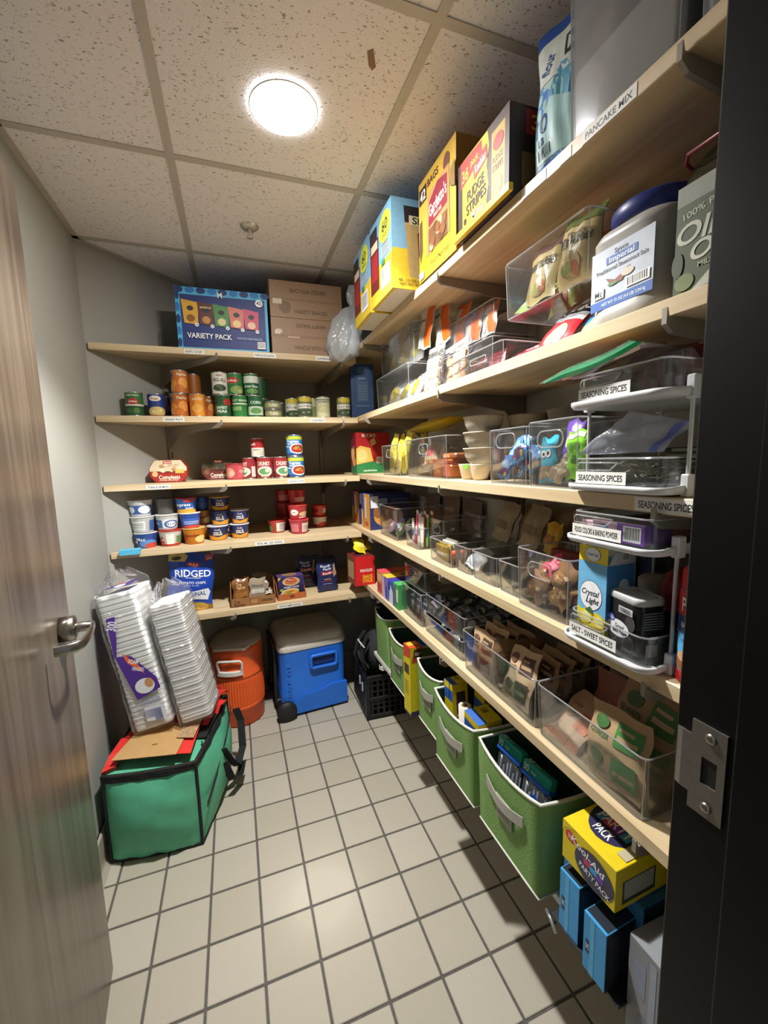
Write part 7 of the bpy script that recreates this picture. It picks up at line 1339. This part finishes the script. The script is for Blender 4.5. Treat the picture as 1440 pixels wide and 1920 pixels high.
def fit_all():
  for b in TOPS:
    if b.name.startswith('tiered_organizer'):
        tr = [c for c in KIDS[b.name] if c.name.startswith('drawer')]
        for d in tr:
            bb = d.bound_box; zl, zh = min(v[2] for v in bb), max(v[2] for v in bb); inv = b.matrix_world.inverted(); w_, d_ = max(v[0] for v in bb), max(v[1] for v in bb); its = []
            for t in TOPS:
                p = inv @ t.location
                if t is not b and not t.name.startswith(('wall_', 'plastic_bin', 'zip_bag', 'film_pouch')) and abs(p.x) < w_*1.1 and abs(p.y) < d_*1.1 and zl-.004 < p.z < zh: its.append(t)
            fit(b, its, .004, .97, (w_, d_, zh-zl), zl-.0008)
        continue
    if b.name == 'ramen_tray':
        fit(b, [t for t in TOPS if t.name.startswith('noodle_pack')], .005, 1, (.1125, .085, .11)); continue
    fab = b.name.startswith('fabric_bin')
    if not (fab or b.name.startswith('plastic_bin')): continue
    hw, hd, h = bin_dims(b); inv = b.matrix_world.inverted(); its = []
    for t in TOPS:
        if t is b or t.name.startswith(('plastic_bin', 'fabric_bin', 'wall_shelf', 'shelf_', 'strap_bundle', 'edge')): continue
        p = inv @ t.location
        if abs(p.x) < hw*1.02 and abs(p.y) < hd*1.04 and -.002 <= p.z < h*.85: its.append(t)
    fit(b, its, .008 if fab else .0045, .965)

fit_all()
# soft packs give way to one another and to whatever hard thing they press on
from mathutils.bvhtree import BVHTree
SOFT = ('chip_bag', 'snack_bag', 'snack_pack', 'cracker_pack', 'fruit_pouch', 'gummy_pouch', 'nut_pack', 'dark_pack', 'oatmeal_packet', 'paper_bag', 'paper_packet', 'noodle_pack', 'pasta_pouch', 'candy_pack', 'lettuce_pack', 'plastic_pouch', 'blue_pouch', 'flour_bag', 'spice_packet', 'drink_stick', 'seasoning_packet')
soft = [t for t in TOPS if t.name.startswith(SOFT)]
hard = [t for t in TOPS if t not in soft and not t.name.startswith(('dried', 'downlight', 'sprinkler'))]
GEO = {}
def geo(t):
    vs, fs = [], []
    for o in tree(t):
        if o.type == 'MESH' and not o.name.startswith('label_print'):
            Mx = t.matrix_world.inverted() @ o.matrix_world; k = len(vs); vs += [Mx @ v.co for v in o.data.vertices]; fs += [[k+i for i in p.vertices] for p in o.data.polygons]
    return vs, fs
def wtree(t):
    if t.name not in GEO: GEO[t.name] = geo(t)
    vs, fs = GEO[t.name]; mw = Matrix.LocRotScale(t.location, t.rotation_euler, t.scale); w = [mw @ v for v in vs]
    lo = Vector([min(v[i] for v in w) for i in range(3)]); hi = Vector([max(v[i] for v in w) for i in range(3)])
    return BVHTree.FromPolygons(w, fs), lo, hi
bpy.context.view_layer.update()
T_ = {t.name: wtree(t) for t in soft+hard}; HOME = {t.name: t.location.copy() for t in soft}
for it in range(9):
    hit = {}
    for i, a in enumerate(soft):
        A = T_[a.name]
        for c in soft[i+1:]+hard:
            C = T_[c.name]
            if any(A[2][k] < C[1][k] or C[2][k] < A[1][k] for k in range(3)) or not A[0].overlap(C[0]): continue
            d = (A[1]+A[2]-C[1]-C[2])/2
            if c in hard: d = d*0 if c.name.startswith(('plastic', 'fabric', 'wall', 'tiered')) else d
            d = d.normalized()*.0025 if d.length > 1e-6 else d
            hit.setdefault(a.name, (a, Vector()))[1].__iadd__(d)
            if c not in hard: hit.setdefault(c.name, (c, Vector()))[1].__iadd__(-d)
    if not hit: break
    for n_, (t, d) in hit.items():
        d.z = max(0, d.z)*.5; q = t.location+d
        if (q-HOME[n_]).length < .022: t.location = q
        m_ = .93 if it < 6 else .96
        t.scale = (t.scale[0]*(1 if it % 3 else .985), max(.45, t.scale[1]*m_), t.scale[2]*(1 if it % 3 else .985))
    if it < 7: fit_all()
    for t in soft: T_[t.name] = wtree(t)
